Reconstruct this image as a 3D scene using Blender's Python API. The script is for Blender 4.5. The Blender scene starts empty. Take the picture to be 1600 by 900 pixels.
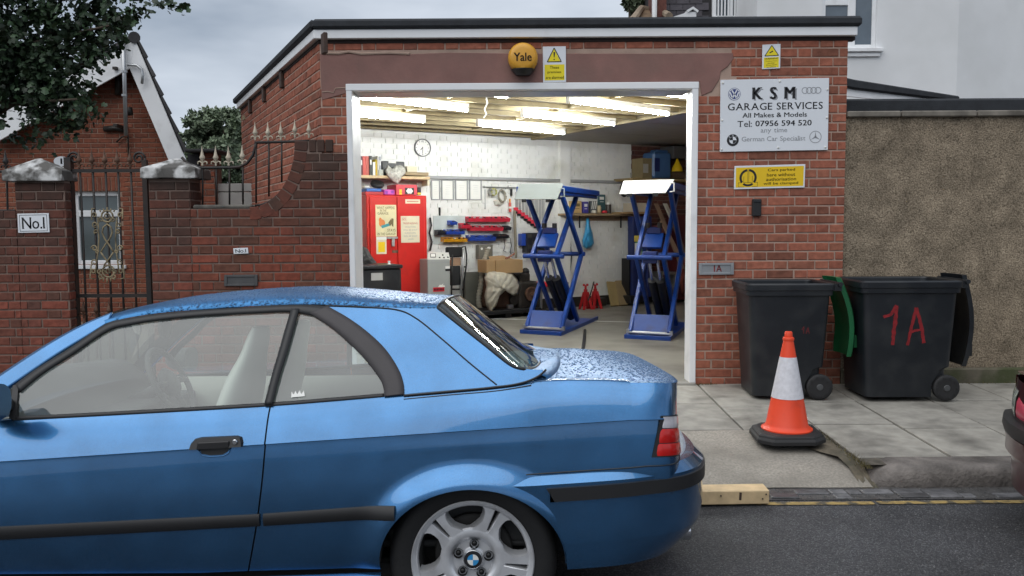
import bpy, bmesh, math, random
from mathutils import Vector, Matrix
from mathutils import noise as mnoise
R = math.radians
V = Vector
rng = random.Random(7)
SC = bpy.context.scene
COL = SC.collection

# ------------------------------------------------------------------ camera
F = 1300.0                       # focal length in photograph pixels (1600 wide)
CAM = V((0.0, 0.0, 1.52))
PITCH, ROLL = math.atan(98.0 / F), R(0.35)
FWD = V((0, math.cos(PITCH), -math.sin(PITCH)))
UP0 = V((0, math.sin(PITCH), math.cos(PITCH)))
RT0 = V((1, 0, 0))
RT = RT0 * math.cos(ROLL) - UP0 * math.sin(ROLL)
UP = RT.cross(FWD)
cam_d = bpy.data.cameras.new("camera")
cam_d.sensor_width = 36.0
cam_d.lens = 36.0 * F / 1600.0
cam_d.clip_start, cam_d.clip_end = 0.05, 2000.0
cam = bpy.data.objects.new("camera", cam_d)
COL.objects.link(cam)
M = Matrix((RT, UP, -FWD)).transposed().to_4x4()
M.translation = CAM
cam.matrix_world = M
SC.camera = cam

# ------------------------------------------------------------------ sky, sun, exposure
SUN_EL, SUN_AZ = R(58), R(218)          # azimuth from +y clockwise: behind the camera, a little to the left
world = bpy.data.worlds.new("World")
SC.world = world
world.use_nodes = True
wn, wl = world.node_tree.nodes, world.node_tree.links
wn.clear()
def wnode(t, **k):
    n = wn.new(t)
    for a, b in k.items(): setattr(n, a, b)
    return n
w_out = wnode('ShaderNodeOutputWorld'); w_bg = wnode('ShaderNodeBackground')
w_bg.inputs['Strength'].default_value = 0.10
sky = wnode('ShaderNodeTexSky', sky_type='NISHITA', sun_disc=False, sun_elevation=SUN_EL, sun_rotation=SUN_AZ)
tc = wnode('ShaderNodeTexCoord'); mp = wnode('ShaderNodeMapping')
mp.inputs['Scale'].default_value = (1.0, 1.0, 3.2)
n1 = wnode('ShaderNodeTexNoise'); n1.inputs['Scale'].default_value = 2.3; n1.inputs['Detail'].default_value = 5; n1.inputs['Roughness'].default_value = 0.5
cr = wnode('ShaderNodeValToRGB')
cr.color_ramp.elements[0].position = 0.36; cr.color_ramp.elements[0].color = (2.3, 2.75, 3.4, 1)
cr.color_ramp.elements[1].position = 0.64; cr.color_ramp.elements[1].color = (5.1, 5.55, 6.2, 1)
mx = wnode('ShaderNodeMix', data_type='RGBA'); mx.inputs[0].default_value = 0.93
wl.new(tc.outputs['Generated'], mp.inputs[0]); wl.new(mp.outputs[0], n1.inputs['Vector'])
wl.new(n1.outputs['Fac'], cr.inputs[0]); wl.new(sky.outputs[0], mx.inputs[6]); wl.new(cr.outputs[0], mx.inputs[7])
wl.new(mx.outputs[2], w_bg.inputs['Color']); wl.new(w_bg.outputs[0], w_out.inputs[0])
sun_d = bpy.data.lights.new("sun", 'SUN'); sun_d.energy = 1.5; sun_d.angle = R(80); sun_d.color = (1.0, 0.97, 0.93)
sun = bpy.data.objects.new("sun", sun_d); COL.objects.link(sun)
sdir = V((math.sin(SUN_AZ) * math.cos(SUN_EL), math.cos(SUN_AZ) * math.cos(SUN_EL), math.sin(SUN_EL)))
sun.rotation_euler = sdir.to_track_quat('Z', 'Y').to_euler()
sun.location = (0, -5, 20)
SC.view_settings.view_transform = 'Standard'; SC.view_settings.look = 'None'
SC.view_settings.exposure = 0.45; SC.view_settings.gamma = 1.0
SC.render.engine = 'CYCLES'
SC.cycles.max_bounces = 8; SC.cycles.caustics_reflective = False; SC.cycles.caustics_refractive = False
SC.cycles.sample_clamp_indirect = 6.0
SC.cycles.use_denoising = True

# ------------------------------------------------------------------ surveying helpers: photograph pixel -> point of the place
def ray(px, py): return FWD + RT * ((px - 800) / F) + UP * ((450 - py) / F)
def P(px, py, y):                       # point at depth y
    r = ray(px, py); return CAM + r * (y / r.y)
def PZ(px, py, z):                      # point at height z
    r = ray(px, py); return CAM + r * ((z - CAM.z) / r.z)
def PP(px, py, p0, n):                  # point on a plane
    r = ray(px, py); return CAM + r * ((p0 - CAM).dot(n) / r.dot(n))
def proj(p):
    d = p - CAM; w = d.dot(FWD)
    if w <= 0.01: return (-9999, -9999)
    return (800 + F * d.dot(RT) / w, 450 - F * d.dot(UP) / w)
FY = 6.88                               # the street front stands at this depth
def Pf(px, py, off=0.0): return P(px, py, FY - off)

# ------------------------------------------------------------------ mesh builder
class MB:
    def __init__(s): s.v, s.f, s.m, s.cur = [], [], [], 0
    def add(s, vs, fs):
        b = len(s.v); s.v += [V(p) for p in vs]
        for f in fs: s.f.append(tuple(i + b for i in f)); s.m.append(s.cur)
        return s
    def obox(s, o, a, b, c):            # corner + three edge vectors
        o, a, b, c = V(o), V(a), V(b), V(c)
        vs = [o, o+a, o+a+b, o+b, o+c, o+a+c, o+a+b+c, o+b+c]
        fs = [(0,3,2,1), (4,5,6,7), (0,1,5,4), (1,2,6,5), (2,3,7,6), (3,0,4,7)]
        if a.cross(b).dot(c) < 0: fs = [tuple(reversed(f)) for f in fs]
        return s.add(vs, fs)
    def bx(s, x0, x1, y0, y1, z0, z1): return s.obox((x0,y0,z0), (x1-x0,0,0), (0,y1-y0,0), (0,0,z1-z0))
    def tube(s, pts, r, n=8, caps=True):
        pts = [V(p) for p in pts]; rs = r if isinstance(r, (list, tuple)) else [r]*len(pts)
        up, vs = None, []
        for i, p in enumerate(pts):
            t = (pts[min(i+1, len(pts)-1)] - pts[max(i-1, 0)])
            if t.length < 1e-9: t = V((0,0,1))
            t.normalize()
            if up is None: up = t.orthogonal().normalized()
            up = (up - t * up.dot(t))
            up = up.normalized() if up.length > 1e-6 else t.orthogonal().normalized()
            w = t.cross(up)
            for k in range(n):
                a = 2*math.pi*k/n
                vs.append(p + (up*math.cos(a) + w*math.sin(a)) * rs[i])
        fs = []
        for i in range(len(pts)-1):
            for k in range(n):
                fs.append((i*n+k, i*n+(k+1)%n, (i+1)*n+(k+1)%n, (i+1)*n+k))
        if caps: fs += [tuple(reversed(range(n))), tuple(range((len(pts)-1)*n, len(pts)*n))]
        return s.add(vs, fs)
    def prism(s, pts, ext):             # planar outline pushed along ext
        pts = [V(p) for p in pts]; ext = V(ext); n = len(pts)
        nrm = V((0,0,0))
        for i in range(n): nrm += pts[i].cross(pts[(i+1) % n])
        fs = [tuple(reversed(range(n))), tuple(range(n, 2*n))] + [(i, (i+1)%n, n+(i+1)%n, n+i) for i in range(n)]
        if nrm.dot(ext) < 0: fs = [tuple(reversed(f)) for f in fs]
        return s.add(pts + [p + ext for p in pts], fs)
    def poly(s, pts): return s.add(pts, [tuple(range(len(pts)))])
    def lathe(s, prof, c, axis=(0,0,1), n=20, caps=True):
        ax = V(axis).normalized(); a = ax.orthogonal().normalized(); b = ax.cross(a); c = V(c); vs = []
        for r, h in prof:
            for k in range(n):
                t = 2*math.pi*k/n; vs.append(c + ax*h + (a*math.cos(t) + b*math.sin(t))*r)
        fs = []
        for i in range(len(prof)-1):
            for k in range(n): fs.append((i*n+k, i*n+(k+1)%n, (i+1)*n+(k+1)%n, (i+1)*n+k))
        if caps: fs += [tuple(reversed(range(n))), tuple(range((len(prof)-1)*n, len(prof)*n))]
        return s.add(vs, fs)
    def grid(s, rows, flip=False):
        m, n = len(rows), len(rows[0]); vs = [p for r in rows for p in r]
        fs = [(i*n+j, i*n+j+1, (i+1)*n+j+1, (i+1)*n+j) for i in range(m-1) for j in range(n-1)]
        if flip: fs = [tuple(reversed(f)) for f in fs]
        return s.add(vs, fs)

def obj(name, mb, mats, parent=None, smooth=False, bevel=0.0, segs=1, solid=0.0, auto=None):
    me = bpy.data.meshes.new(name)
    o0 = V(parent.location) if parent and not parent.get('_sub') else V((0,0,0))
    if parent and parent.get('_sub'): o0 = V(parent['_org'])
    me.from_pydata([tuple(p - o0) for p in mb.v], [], mb.f)
    mats = mats if isinstance(mats, (list, tuple)) else [mats]
    for m in mats: me.materials.append(m)
    me.polygons.foreach_set('material_index', mb.m)
    if smooth: me.polygons.foreach_set('use_smooth', [True]*len(mb.f))
    me.update()
    o = bpy.data.objects.new(name, me); COL.objects.link(o)
    if parent: o.parent = parent
    if auto:
        try: me.set_sharp_from_angle(angle=R(auto))
        except Exception: pass
    if solid:
        md = o.modifiers.new('thick', 'SOLIDIFY'); md.thickness = solid; md.offset = -1
    if bevel:
        md = o.modifiers.new('edges', 'BEVEL'); md.width = bevel; md.segments = segs; md.limit_method = 'ANGLE'; md.angle_limit = R(40)
        if segs > 1: md.harden_normals = False
    o['_sub'] = 1; o['_org'] = tuple(o0)
    return o
ALL_ROOTS = []
def tag(o, label=None, cat=None, group=None, kind=None):
    if label: o['label'] = label
    if cat: o['category'] = cat
    if group: o['group'] = group
    if kind: o['kind'] = kind
    return o
def thing(name, label, cat, loc=(0,0,0), group=None, kind=None):
    o = bpy.data.objects.new(name, None); COL.objects.link(o)
    o.location = V(loc); o.empty_display_size = 0.1
    return tag(o, label, cat, group, kind)
def copy_tree(root, d, label=None):     # a thing and its parts, shifted by d
    c = root.copy(); COL.objects.link(c); c.location = V(root.location) + V(d)
    if label: c['label'] = label
    def rec(o, n):
        for ch in list(o.children):
            k = ch.copy(); COL.objects.link(k); k.parent = n; rec(ch, k)
    rec(root, c); return c

# ------------------------------------------------------------------ materials
MATS = {}
def mat(name, col, rough=0.6, metal=0.0, var=0.12, vs=6.0, bump=0.0, bs=60.0, coat=0.0, rnd=0.0, spec=0.5, detail=4.0, dirt=None, ds=3.0, dthr=0.55, dw=0.12, emit=None, estr=0.0, trans=0.0, alpha=1.0, sheen=0.0, bd=0.004):
    m = bpy.data.materials.new(name); MATS[name] = m; m.use_nodes = True
    nt = m.node_tree; N, L = nt.nodes, nt.links; b = N['Principled BSDF']
    b.inputs['Roughness'].default_value = rough; b.inputs['Metallic'].default_value = metal
    b.inputs['Specular IOR Level'].default_value = spec
    b.inputs['Coat Weight'].default_value = coat; b.inputs['Coat Roughness'].default_value = 0.04
    b.inputs['Transmission Weight'].default_value = trans; b.inputs['Alpha'].default_value = alpha
    if emit: b.inputs['Emission Color'].default_value = (*emit, 1); b.inputs['Emission Strength'].default_value = estr
    geo = N.new('ShaderNodeNewGeometry')
    n = N.new('ShaderNodeTexNoise'); n.inputs['Scale'].default_value = vs; n.inputs['Detail'].default_value = detail
    L.new(geo.outputs['Position'], n.inputs['Vector'])
    mr = N.new('ShaderNodeMapRange'); mr.inputs[1].default_value = 0.25; mr.inputs[2].default_value = 0.75
    mr.inputs[3].default_value = 1 - var; mr.inputs[4].default_value = 1 + var
    L.new(n.outputs['Fac'], mr.inputs[0]); fac = mr.outputs[0]
    if rnd:
        oi = N.new('ShaderNodeObjectInfo'); ad = N.new('ShaderNodeMath'); ad.operation = 'ADD'
        L.new(oi.outputs['Random'], ad.inputs[0]); L.new(geo.outputs['Random Per Island'], ad.inputs[1])
        fr = N.new('ShaderNodeMath'); fr.operation = 'FRACT'; L.new(ad.outputs[0], fr.inputs[0])
        r2 = N.new('ShaderNodeMapRange'); r2.inputs[3].default_value = 1 - rnd; r2.inputs[4].default_value = 1 + rnd
        L.new(fr.outputs[0], r2.inputs[0])
        mu = N.new('ShaderNodeMath'); mu.operation = 'MULTIPLY'; L.new(fac, mu.inputs[0]); L.new(r2.outputs[0], mu.inputs[1]); fac = mu.outputs[0]
    sc = N.new('ShaderNodeVectorMath'); sc.operation = 'SCALE'; sc.inputs[0].default_value = col; L.new(fac, sc.inputs['Scale'])
    out = sc.outputs[0]
    if dirt:
        n3 = N.new('ShaderNodeTexNoise'); n3.inputs['Scale'].default_value = ds; n3.inputs['Detail'].default_value = 6
        L.new(geo.outputs['Position'], n3.inputs['Vector'])
        r3 = N.new('ShaderNodeMapRange'); r3.inputs[1].default_value = dthr - dw; r3.inputs[2].default_value = dthr + dw
        L.new(n3.outputs['Fac'], r3.inputs[0])
        mxx = N.new('ShaderNodeMix'); mxx.data_type = 'RGBA'; L.new(r3.outputs[0], mxx.inputs[0]); L.new(out, mxx.inputs[6])
        mxx.inputs[7].default_value = (*dirt, 1); out = mxx.outputs[2]
    L.new(out, b.inputs['Base Color'])
    if bump:
        n2 = N.new('ShaderNodeTexNoise'); n2.inputs['Scale'].default_value = bs; n2.inputs['Detail'].default_value = 5
        L.new(geo.outputs['Position'], n2.inputs['Vector'])
        bp = N.new('ShaderNodeBump'); bp.inputs['Strength'].default_value = bump; bp.inputs['Distance'].default_value = bd
        L.new(n2.outputs['Fac'], bp.inputs['Height']); L.new(bp.outputs[0], b.inputs['Normal'])
    m['_out'] = 0
    return m
def ramp_brick(name, cols, rough=0.85, upper_dark=None, s_z=None, lighter=0.0):
    """brick: one of several fired colours for each brick, mottled, with a fine relief"""
    m = bpy.data.materials.new(name); MATS[name] = m; m.use_nodes = True
    N, L = m.node_tree.nodes, m.node_tree.links; b = N['Principled BSDF']; b.inputs['Roughness'].default_value = rough
    b.inputs['Specular IOR Level'].default_value = 0.3
    oi = N.new('ShaderNodeObjectInfo'); geo = N.new('ShaderNodeNewGeometry')
    ad = N.new('ShaderNodeMath'); ad.operation = 'ADD'; L.new(oi.outputs['Random'], ad.inputs[0]); L.new(geo.outputs['Random Per Island'], ad.inputs[1])
    fr = N.new('ShaderNodeMath'); fr.operation = 'FRACT'; L.new(ad.outputs[0], fr.inputs[0])
    rp = N.new('ShaderNodeValToRGB'); rp.color_ramp.interpolation = 'LINEAR'
    els = rp.color_ramp.elements
    while len(els) < len(cols): els.new(0.5)
    for i, c in enumerate(cols): els[i].position = i / (len(cols) - 1); els[i].color = (*c, 1)
    L.new(fr.outputs[0], rp.inputs[0])
    n = N.new('ShaderNodeTexNoise'); n.inputs['Scale'].default_value = 22; n.inputs['Detail'].default_value = 6; L.new(geo.outputs['Position'], n.inputs['Vector'])
    mr = N.new('ShaderNodeMapRange'); mr.inputs[1].default_value = 0.3; mr.inputs[2].default_value = 0.7; mr.inputs[3].default_value = 0.78; mr.inputs[4].default_value = 1.2
    L.new(n.outputs['Fac'], mr.inputs[0])
    sc = N.new('ShaderNodeVectorMath'); sc.operation = 'SCALE'; L.new(rp.outputs[0], sc.inputs[0]); L.new(mr.outputs[0], sc.inputs['Scale'])
    out = sc.outputs[0]
    if upper_dark:
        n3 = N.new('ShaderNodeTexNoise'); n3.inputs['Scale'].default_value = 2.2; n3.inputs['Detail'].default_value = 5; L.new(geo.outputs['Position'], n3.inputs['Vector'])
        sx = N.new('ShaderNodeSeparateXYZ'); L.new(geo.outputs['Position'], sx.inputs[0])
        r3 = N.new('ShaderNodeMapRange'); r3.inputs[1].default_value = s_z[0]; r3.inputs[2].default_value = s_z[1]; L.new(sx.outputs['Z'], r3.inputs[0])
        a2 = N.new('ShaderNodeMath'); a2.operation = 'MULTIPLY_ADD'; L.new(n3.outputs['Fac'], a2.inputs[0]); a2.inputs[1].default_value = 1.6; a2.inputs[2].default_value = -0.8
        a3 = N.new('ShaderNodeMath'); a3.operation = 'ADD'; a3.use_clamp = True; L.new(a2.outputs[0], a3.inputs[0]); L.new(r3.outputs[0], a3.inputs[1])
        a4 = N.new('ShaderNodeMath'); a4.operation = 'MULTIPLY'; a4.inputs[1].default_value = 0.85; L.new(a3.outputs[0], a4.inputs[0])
        mxx = N.new('ShaderNodeMix'); mxx.data_type = 'RGBA'; L.new(a4.outputs[0], mxx.inputs[0]); L.new(out, mxx.inputs[6]); mxx.inputs[7].default_value = (*upper_dark, 1); out = mxx.outputs[2]
    L.new(out, b.inputs['Base Color'])
    n2 = N.new('ShaderNodeTexNoise'); n2.inputs['Scale'].default_value = 90; n2.inputs['Detail'].default_value = 5; L.new(geo.outputs['Position'], n2.inputs['Vector'])
    bp = N.new('ShaderNodeBump'); bp.inputs['Strength'].default_value = 0.5; bp.inputs['Distance'].default_value = 0.004
    L.new(n2.outputs['Fac'], bp.inputs['Height']); L.new(bp.outputs[0], b.inputs['Normal'])
    return m

m_mortar = mat('mortar', (0.42, 0.30, 0.24), 0.95, var=0.18, vs=9, bump=0.5, bs=120)
m_mortar_dark = mat('mortar_dark', (0.19, 0.135, 0.11), 0.95, var=0.3, vs=6, bump=0.5, bs=120)
m_brick = ramp_brick('garage_brick', [(0.187,0.075,0.049), (0.345,0.119,0.074), (0.291,0.099,0.063), (0.379,0.132,0.083), (0.315,0.121,0.076), (0.236,0.088,0.060)])
m_brick_g = ramp_brick('garden_brick', [(0.109,0.049,0.033), (0.228,0.061,0.037), (0.164,0.059,0.037), (0.264,0.069,0.043), (0.119,0.054,0.037), (0.192,0.071,0.046)], upper_dark=(0.05,0.036,0.03), s_z=(1.25, 2.15))  # sooty towards the top
m_brick_p = ramp_brick('dark_pier_brick', [(0.121,0.054,0.039), (0.203,0.062,0.041), (0.149,0.058,0.041), (0.243,0.070,0.046), (0.115,0.053,0.041)], upper_dark=(0.038,0.030,0.025), s_z=(0.9, 2.0))  # darker brick tones, darkening further with height
m_brick_h = ramp_brick('house_brick', [(0.178,0.062,0.038), (0.258,0.084,0.049), (0.223,0.072,0.043), (0.285,0.097,0.055), (0.196,0.070,0.046)])
m_brick_bare = ramp_brick('bare_brick', [(0.12,0.05,0.04), (0.17,0.065,0.05), (0.09,0.045,0.04)])
m_white_trim = mat('white_trim', (0.86, 0.87, 0.88), 0.35, var=0.04, vs=3, dirt=(0.68,0.68,0.68), ds=4, dthr=0.68)
m_white_paint = mat('white_painted_brick', (0.82, 0.825, 0.80), 0.6, var=0.05, vs=3, bump=0.4, bs=60, dirt=(0.62,0.62,0.55), ds=2.2, dthr=0.66)
m_felt = mat('roof_felt', (0.022, 0.025, 0.03), 0.8, var=0.3, vs=12, bump=0.6, bs=150)
m_render_lintel = mat('painted_lintel', (0.25, 0.128, 0.108), 0.75, var=0.16, vs=5, bump=0.5, bs=40, dirt=(0.21,0.12,0.10), ds=3.0, dthr=0.6)
m_black = mat('black_metal', (0.012, 0.012, 0.012), 0.45, var=0.3)
m_iron = mat('wrought_iron', (0.012, 0.010, 0.009), 0.55, var=0.3, vs=20, dirt=(0.04,0.018,0.01), ds=9, dthr=0.64)
m_gold = mat('faded_gold_paint', (0.30, 0.24, 0.14), 0.6, var=0.25, vs=25, dirt=(0.10,0.08,0.05), ds=14, dthr=0.58)
m_finial = mat('cream_finial_paint', (0.50, 0.44, 0.34), 0.6, var=0.2, vs=30)
m_concrete = mat('concrete', (0.26, 0.25, 0.225), 0.9, var=0.18, vs=5, bump=0.4, bs=90)
m_darkwood = mat('dark_wood', (0.06, 0.035, 0.025), 0.7, var=0.3, vs=18)
m_wood = mat('pine_wood', (0.66, 0.49, 0.28), 0.6, var=0.2, vs=14, bump=0.3, bs=40)
m_joist = mat('joist_timber', (0.30, 0.245, 0.135), 0.75, var=0.2, vs=7)
m_deck = mat('ceiling_board', (0.085, 0.07, 0.042), 0.8, var=0.15)
m_ceil_panel = mat('ceiling_panel', (0.33, 0.31, 0.26), 0.7, var=0.08)
m_tube = mat('fluorescent_tube', (1, 1, 1), 0.4, var=0.0, emit=(0.97, 1.0, 0.985), estr=88.0)
m_batten = mat('white_enamel', (0.85, 0.85, 0.80), 0.35, var=0.02)
m_grey = mat('grey_trunking', (0.33, 0.34, 0.34), 0.5, var=0.05)
m_floor = mat('garage_concrete', (0.25, 0.24, 0.205), 0.55, var=0.16, vs=2.2, bump=0.15, bs=60, dirt=(0.13,0.12,0.10), ds=1.6, dthr=0.6)
def simple(name, col, rough=0.5, **k): return mat(name, col, rough, **k)
m_red = mat('red_enamel', (0.55, 0.016, 0.012), 0.33, var=0.10, vs=3, dirt=(0.30,0.02,0.015), ds=3, dthr=0.68)
m_lift = mat('blue_lift_paint', (0.004, 0.048, 0.27), 0.38, var=0.15, vs=6, dirt=(0.02,0.03,0.12), ds=6, dthr=0.66)
m_navy = mat('navy_paint', (0.012, 0.025, 0.13), 0.45, var=0.2)
m_bin = mat('black_bin_plastic', (0.0095, 0.012, 0.016), 0.42, var=0.2, vs=5, bump=0.2, bs=200, dirt=(0.03,0.032,0.033), ds=5, dthr=0.66, dw=0.2)
m_green = mat('green_bin_plastic', (0.008, 0.115, 0.040), 0.45, var=0.12)
m_rubber = mat('black_rubber', (0.016, 0.016, 0.017), 0.65, var=0.2, bump=0.2, bs=120)
m_trim = mat('black_plastic_trim', (0.014, 0.014, 0.015), 0.5, var=0.1)
m_yellow = mat('sign_yellow', (0.85, 0.56, 0.01), 0.4, var=0.03)
m_lemon = mat('sign_lemon', (0.85, 0.70, 0.01), 0.4, var=0.03)
m_signwhite = mat('sign_white', (0.76, 0.79, 0.83), 0.35, var=0.02)
m_ink = mat('black_print', (0.01, 0.01, 0.012), 0.5, var=0.0)
m_inkgrey = mat('grey_print', (0.30, 0.31, 0.33), 0.5, var=0.0)
m_inkblue = mat('blue_print', (0.03, 0.05, 0.20), 0.5, var=0.0)
m_spray = mat('red_spray_paint', (0.22, 0.008, 0.012), 0.6, var=0.3, vs=40)
m_chrome = mat('chrome', (0.75, 0.76, 0.78), 0.15, metal=1.0, var=0.03)
m_steel = mat('galvanised_steel', (0.45, 0.46, 0.47), 0.4, metal=0.8, var=0.1)
m_card = mat('cardboard', (0.42, 0.27, 0.13), 0.8, var=0.12, vs=4)
m_paper = mat('white_paper', (0.78, 0.78, 0.74), 0.6, var=0.03)
m_cream = mat('cream_paint', (0.72, 0.65, 0.48), 0.6, var=0.05)
m_greymach = mat('grey_machine_enamel', (0.33, 0.35, 0.34), 0.45, var=0.05)
m_palegrey = mat('pale_grey_plate', (0.33, 0.37, 0.36), 0.4, var=0.06)
m_whiteplate = mat('white_plate', (0.80, 0.81, 0.79), 0.35, var=0.04)
m_darkiron = mat('oily_iron', (0.035, 0.030, 0.026), 0.5, metal=0.3, var=0.5, vs=12)
m_rust = mat('rusty_iron', (0.10, 0.05, 0.03), 0.7, var=0.5, vs=14)
# ------------------------------------------------------------------ bricks: laid one by one
def brick_meshes(m, tagname):
    out = []
    rb = random.Random(3)
    for k in range(5):
        j = lambda s: rb.uniform(-s, s)
        cx, cz, d = 0.022, 0.085, 0.12
        vs = []
        for (x, z) in ((-.5,-.5), (.5,-.5), (.5,.5), (-.5,.5)): vs.append((x, 1, z))
        for (x, z) in ((-.5,-.5), (.5,-.5), (.5,.5), (-.5,.5)): vs.append((x + j(.008), d, z + j(.03)))
        for (x, z) in ((-.5+cx,-.5+cz), (.5-cx,-.5+cz), (.5-cx,.5-cz), (-.5+cx,.5-cz)): vs.append((x + j(.006), j(.04), z + j(.02)))
        fs = [(0,1,5,4), (1,2,6,5), (2,3,7,6), (3,0,4,7), (4,5,9,8), (5,6,10,9), (6,7,11,10), (7,4,8,11), (8,9,10,11)]
        me = bpy.data.meshes.new('brick'); me.from_pydata(vs, [], fs); me.materials.append(m); me.update(); out.append(me)
    return out
def lay(length, z0, z1, bond='flemish', holes=(), keep=None, course=0.075, phase=0.0, seed=1):
    """list of (u0, u1, za, zb) of every brick of a wall"""
    rb = random.Random(seed); out = []; n = int(round((z1 - z0) / course))
    for c in range(n):
        za = z0 + c*course + 0.005; zb = za + course - 0.010
        if bond == 'flemish': seq = [0.215, 0.1025]; off = (0.16375 if c % 2 else 0) + phase
        else: seq = [0.215]; off = (0.1125 if c % 2 else 0) + phase
        u = -off; i = 0; per = []
        while u < length:
            w = seq[i % len(seq)]; i += 1
            per.append((u, u + w)); u += w + 0.010
        for a, b in per:
            a, b = max(a + rb.uniform(-.003, .003), 0.0), min(b + rb.uniform(-.003, .003), length)
            ivs = [(a, b)] if b - a > 0.025 else []
            for (h0, h1, q0, q1) in holes:
                if min(zb, q1) - max(za, q0) > 0.35 * (zb - za):
                    nx = []
                    for (p, q) in ivs:
                        if q <= h0 or p >= h1: nx.append((p, q)); continue
                        if p < h0: nx.append((p, h0))
                        if q > h1: nx.append((h1, q))
                    ivs = nx
            for (p, q) in ivs:
                if q - p < 0.03: continue
                if keep and not keep((p+q)/2, (za+zb)/2, p, q, za, zb): continue
                out.append((p, q, za, zb))
    return out
def car_hides(x, y): return (y > 455 and 150 < x < 700) or (y > 560 and x < 1062) or (x < 150 and y > 590 - x*0.6) or x < -20 or x > 1620 or y < -20 or y > 900 or y > 640
class Bricks:
    """collects the bricks of one thing; the 300 that show largest become parts, the rest one joined part"""
    def __init__(s, parent, m, name='brick'): s.parent, s.m, s.all, s.name = parent, m, [], name
    def wall(s, p0, u, bricks, proud=0.006, hid=None):
        p0, u = V(p0), V(u).normalized(); n = V((u.y, -u.x, 0)); ang = math.atan2(u.y, u.x)
        for (a, b, za, zb) in bricks:
            c = p0 + u*((a+b)/2) + n*proud; c.z = (za+zb)/2
            x, y = proj(c); h = car_hides(x, y) or (hid(x, y) if hid else False)
            area = (b-a)*(zb-za)/max((c-CAM).length, .1)**2 * abs((c-CAM).normalized().dot(n))
            s.all.append((0 if h else area, c, ang, b-a, zb-za))
    def build(s, limit=300):
        ms = brick_meshes(s.m, s.name); s.all.sort(key=lambda t: -t[0]); rb = random.Random(11); sm = MB()
        for i, (ar, c, ang, w, h) in enumerate(s.all):
            if i < limit and ar > 0:
                o = bpy.data.objects.new(s.name, rb.choice(ms)); COL.objects.link(o); o.parent = s.parent
                o.location = c - s.parent.location; o.rotation_euler = (rb.uniform(-.006,.006), 0, ang + rb.uniform(-.01,.01)); o.scale = (w, 0.05, h)
            else:
                u = V((math.cos(ang), math.sin(ang), 0)); nb = V((-u.y, u.x, 0)); me = rb.choice(ms)
                vs = [c + u*(v.co.x*w) + nb*(v.co.y*0.05) + V((0,0,v.co.z*h)) for v in me.vertices]
                sm.add(vs, [tuple(p.vertices) for p in me.polygons])
        if sm.v:
            o = obj(s.name + 'work', sm, s.m, s.parent); o['kind'] = 'stuff'

# ------------------------------------------------------------------ ground, road, pavement
Y_KERB, Z_KERB, Z_BASE, Z_FLOOR = 4.67, 0.12, 0.185, 0.20
def zp(y): return Z_KERB + (min(y, FY) - Y_KERB) / (FY - Y_KERB) * (Z_BASE - Z_KERB)
m_road = bpy.data.materials.new('asphalt'); m_road.use_nodes = True
_N, _L = m_road.node_tree.nodes, m_road.node_tree.links; _b = _N['Principled BSDF']; _b.inputs['Roughness'].default_value = .62; _b.inputs['Specular IOR Level'].default_value = .4
_g = _N.new('ShaderNodeNewGeometry'); _v = _N.new('ShaderNodeTexVoronoi'); _v.inputs['Scale'].default_value = 170; _L.new(_g.outputs['Position'], _v.inputs['Vector'])
_w = _N.new('ShaderNodeTexWhiteNoise'); _L.new(_v.outputs['Position'], _w.inputs['Vector'])
_r = _N.new('ShaderNodeValToRGB'); _r.color_ramp.elements[0].color = (.018,.019,.022,1); _r.color_ramp.elements[1].color = (.115,.115,.122,1); _q = _r.color_ramp.elements.new(.72); _q.color = (.05,.051,.056,1); _L.new(_w.outputs['Value'], _r.inputs[0])
_n = _N.new('ShaderNodeTexNoise'); _n.inputs['Scale'].default_value = 1.6; _n.inputs['Detail'].default_value = 5; _L.new(_g.outputs['Position'], _n.inputs['Vector'])
_m = _N.new('ShaderNodeMapRange'); _m.inputs[1].default_value = .3; _m.inputs[2].default_value = .7; _m.inputs[3].default_value = .75; _m.inputs[4].default_value = 1.55; _L.new(_n.outputs['Fac'], _m.inputs[0])
_s = _N.new('ShaderNodeVectorMath'); _s.operation = 'SCALE'; _L.new(_r.outputs[0], _s.inputs[0]); _L.new(_m.outputs[0], _s.inputs['Scale']); _L.new(_s.outputs[0], _b.inputs['Base Color'])
_p = _N.new('ShaderNodeBump'); _p.inputs['Strength'].default_value = .8; _p.inputs['Distance'].default_value = .006; _p.invert = True; _L.new(_v.outputs['Distance'], _p.inputs['Height']); _L.new(_p.outputs[0], _b.inputs['Normal'])
m_soil = mat('garden_soil', (0.06, 0.055, 0.04), 0.95, var=0.3)
g = MB(); g.bx(-400, 400, -300, 600, -0.6, -0.05); tag(obj('ground', g, m_soil), kind='structure')
g = MB(); nx, ny = 60, 24
g.grid([[V((-30 + 60*i/nx, -14 + 18.64*j/ny, 0.0)) for i in range(nx+1)] for j in range(ny+1)]); tag(obj('road', g, m_road), kind='structure')
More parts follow.
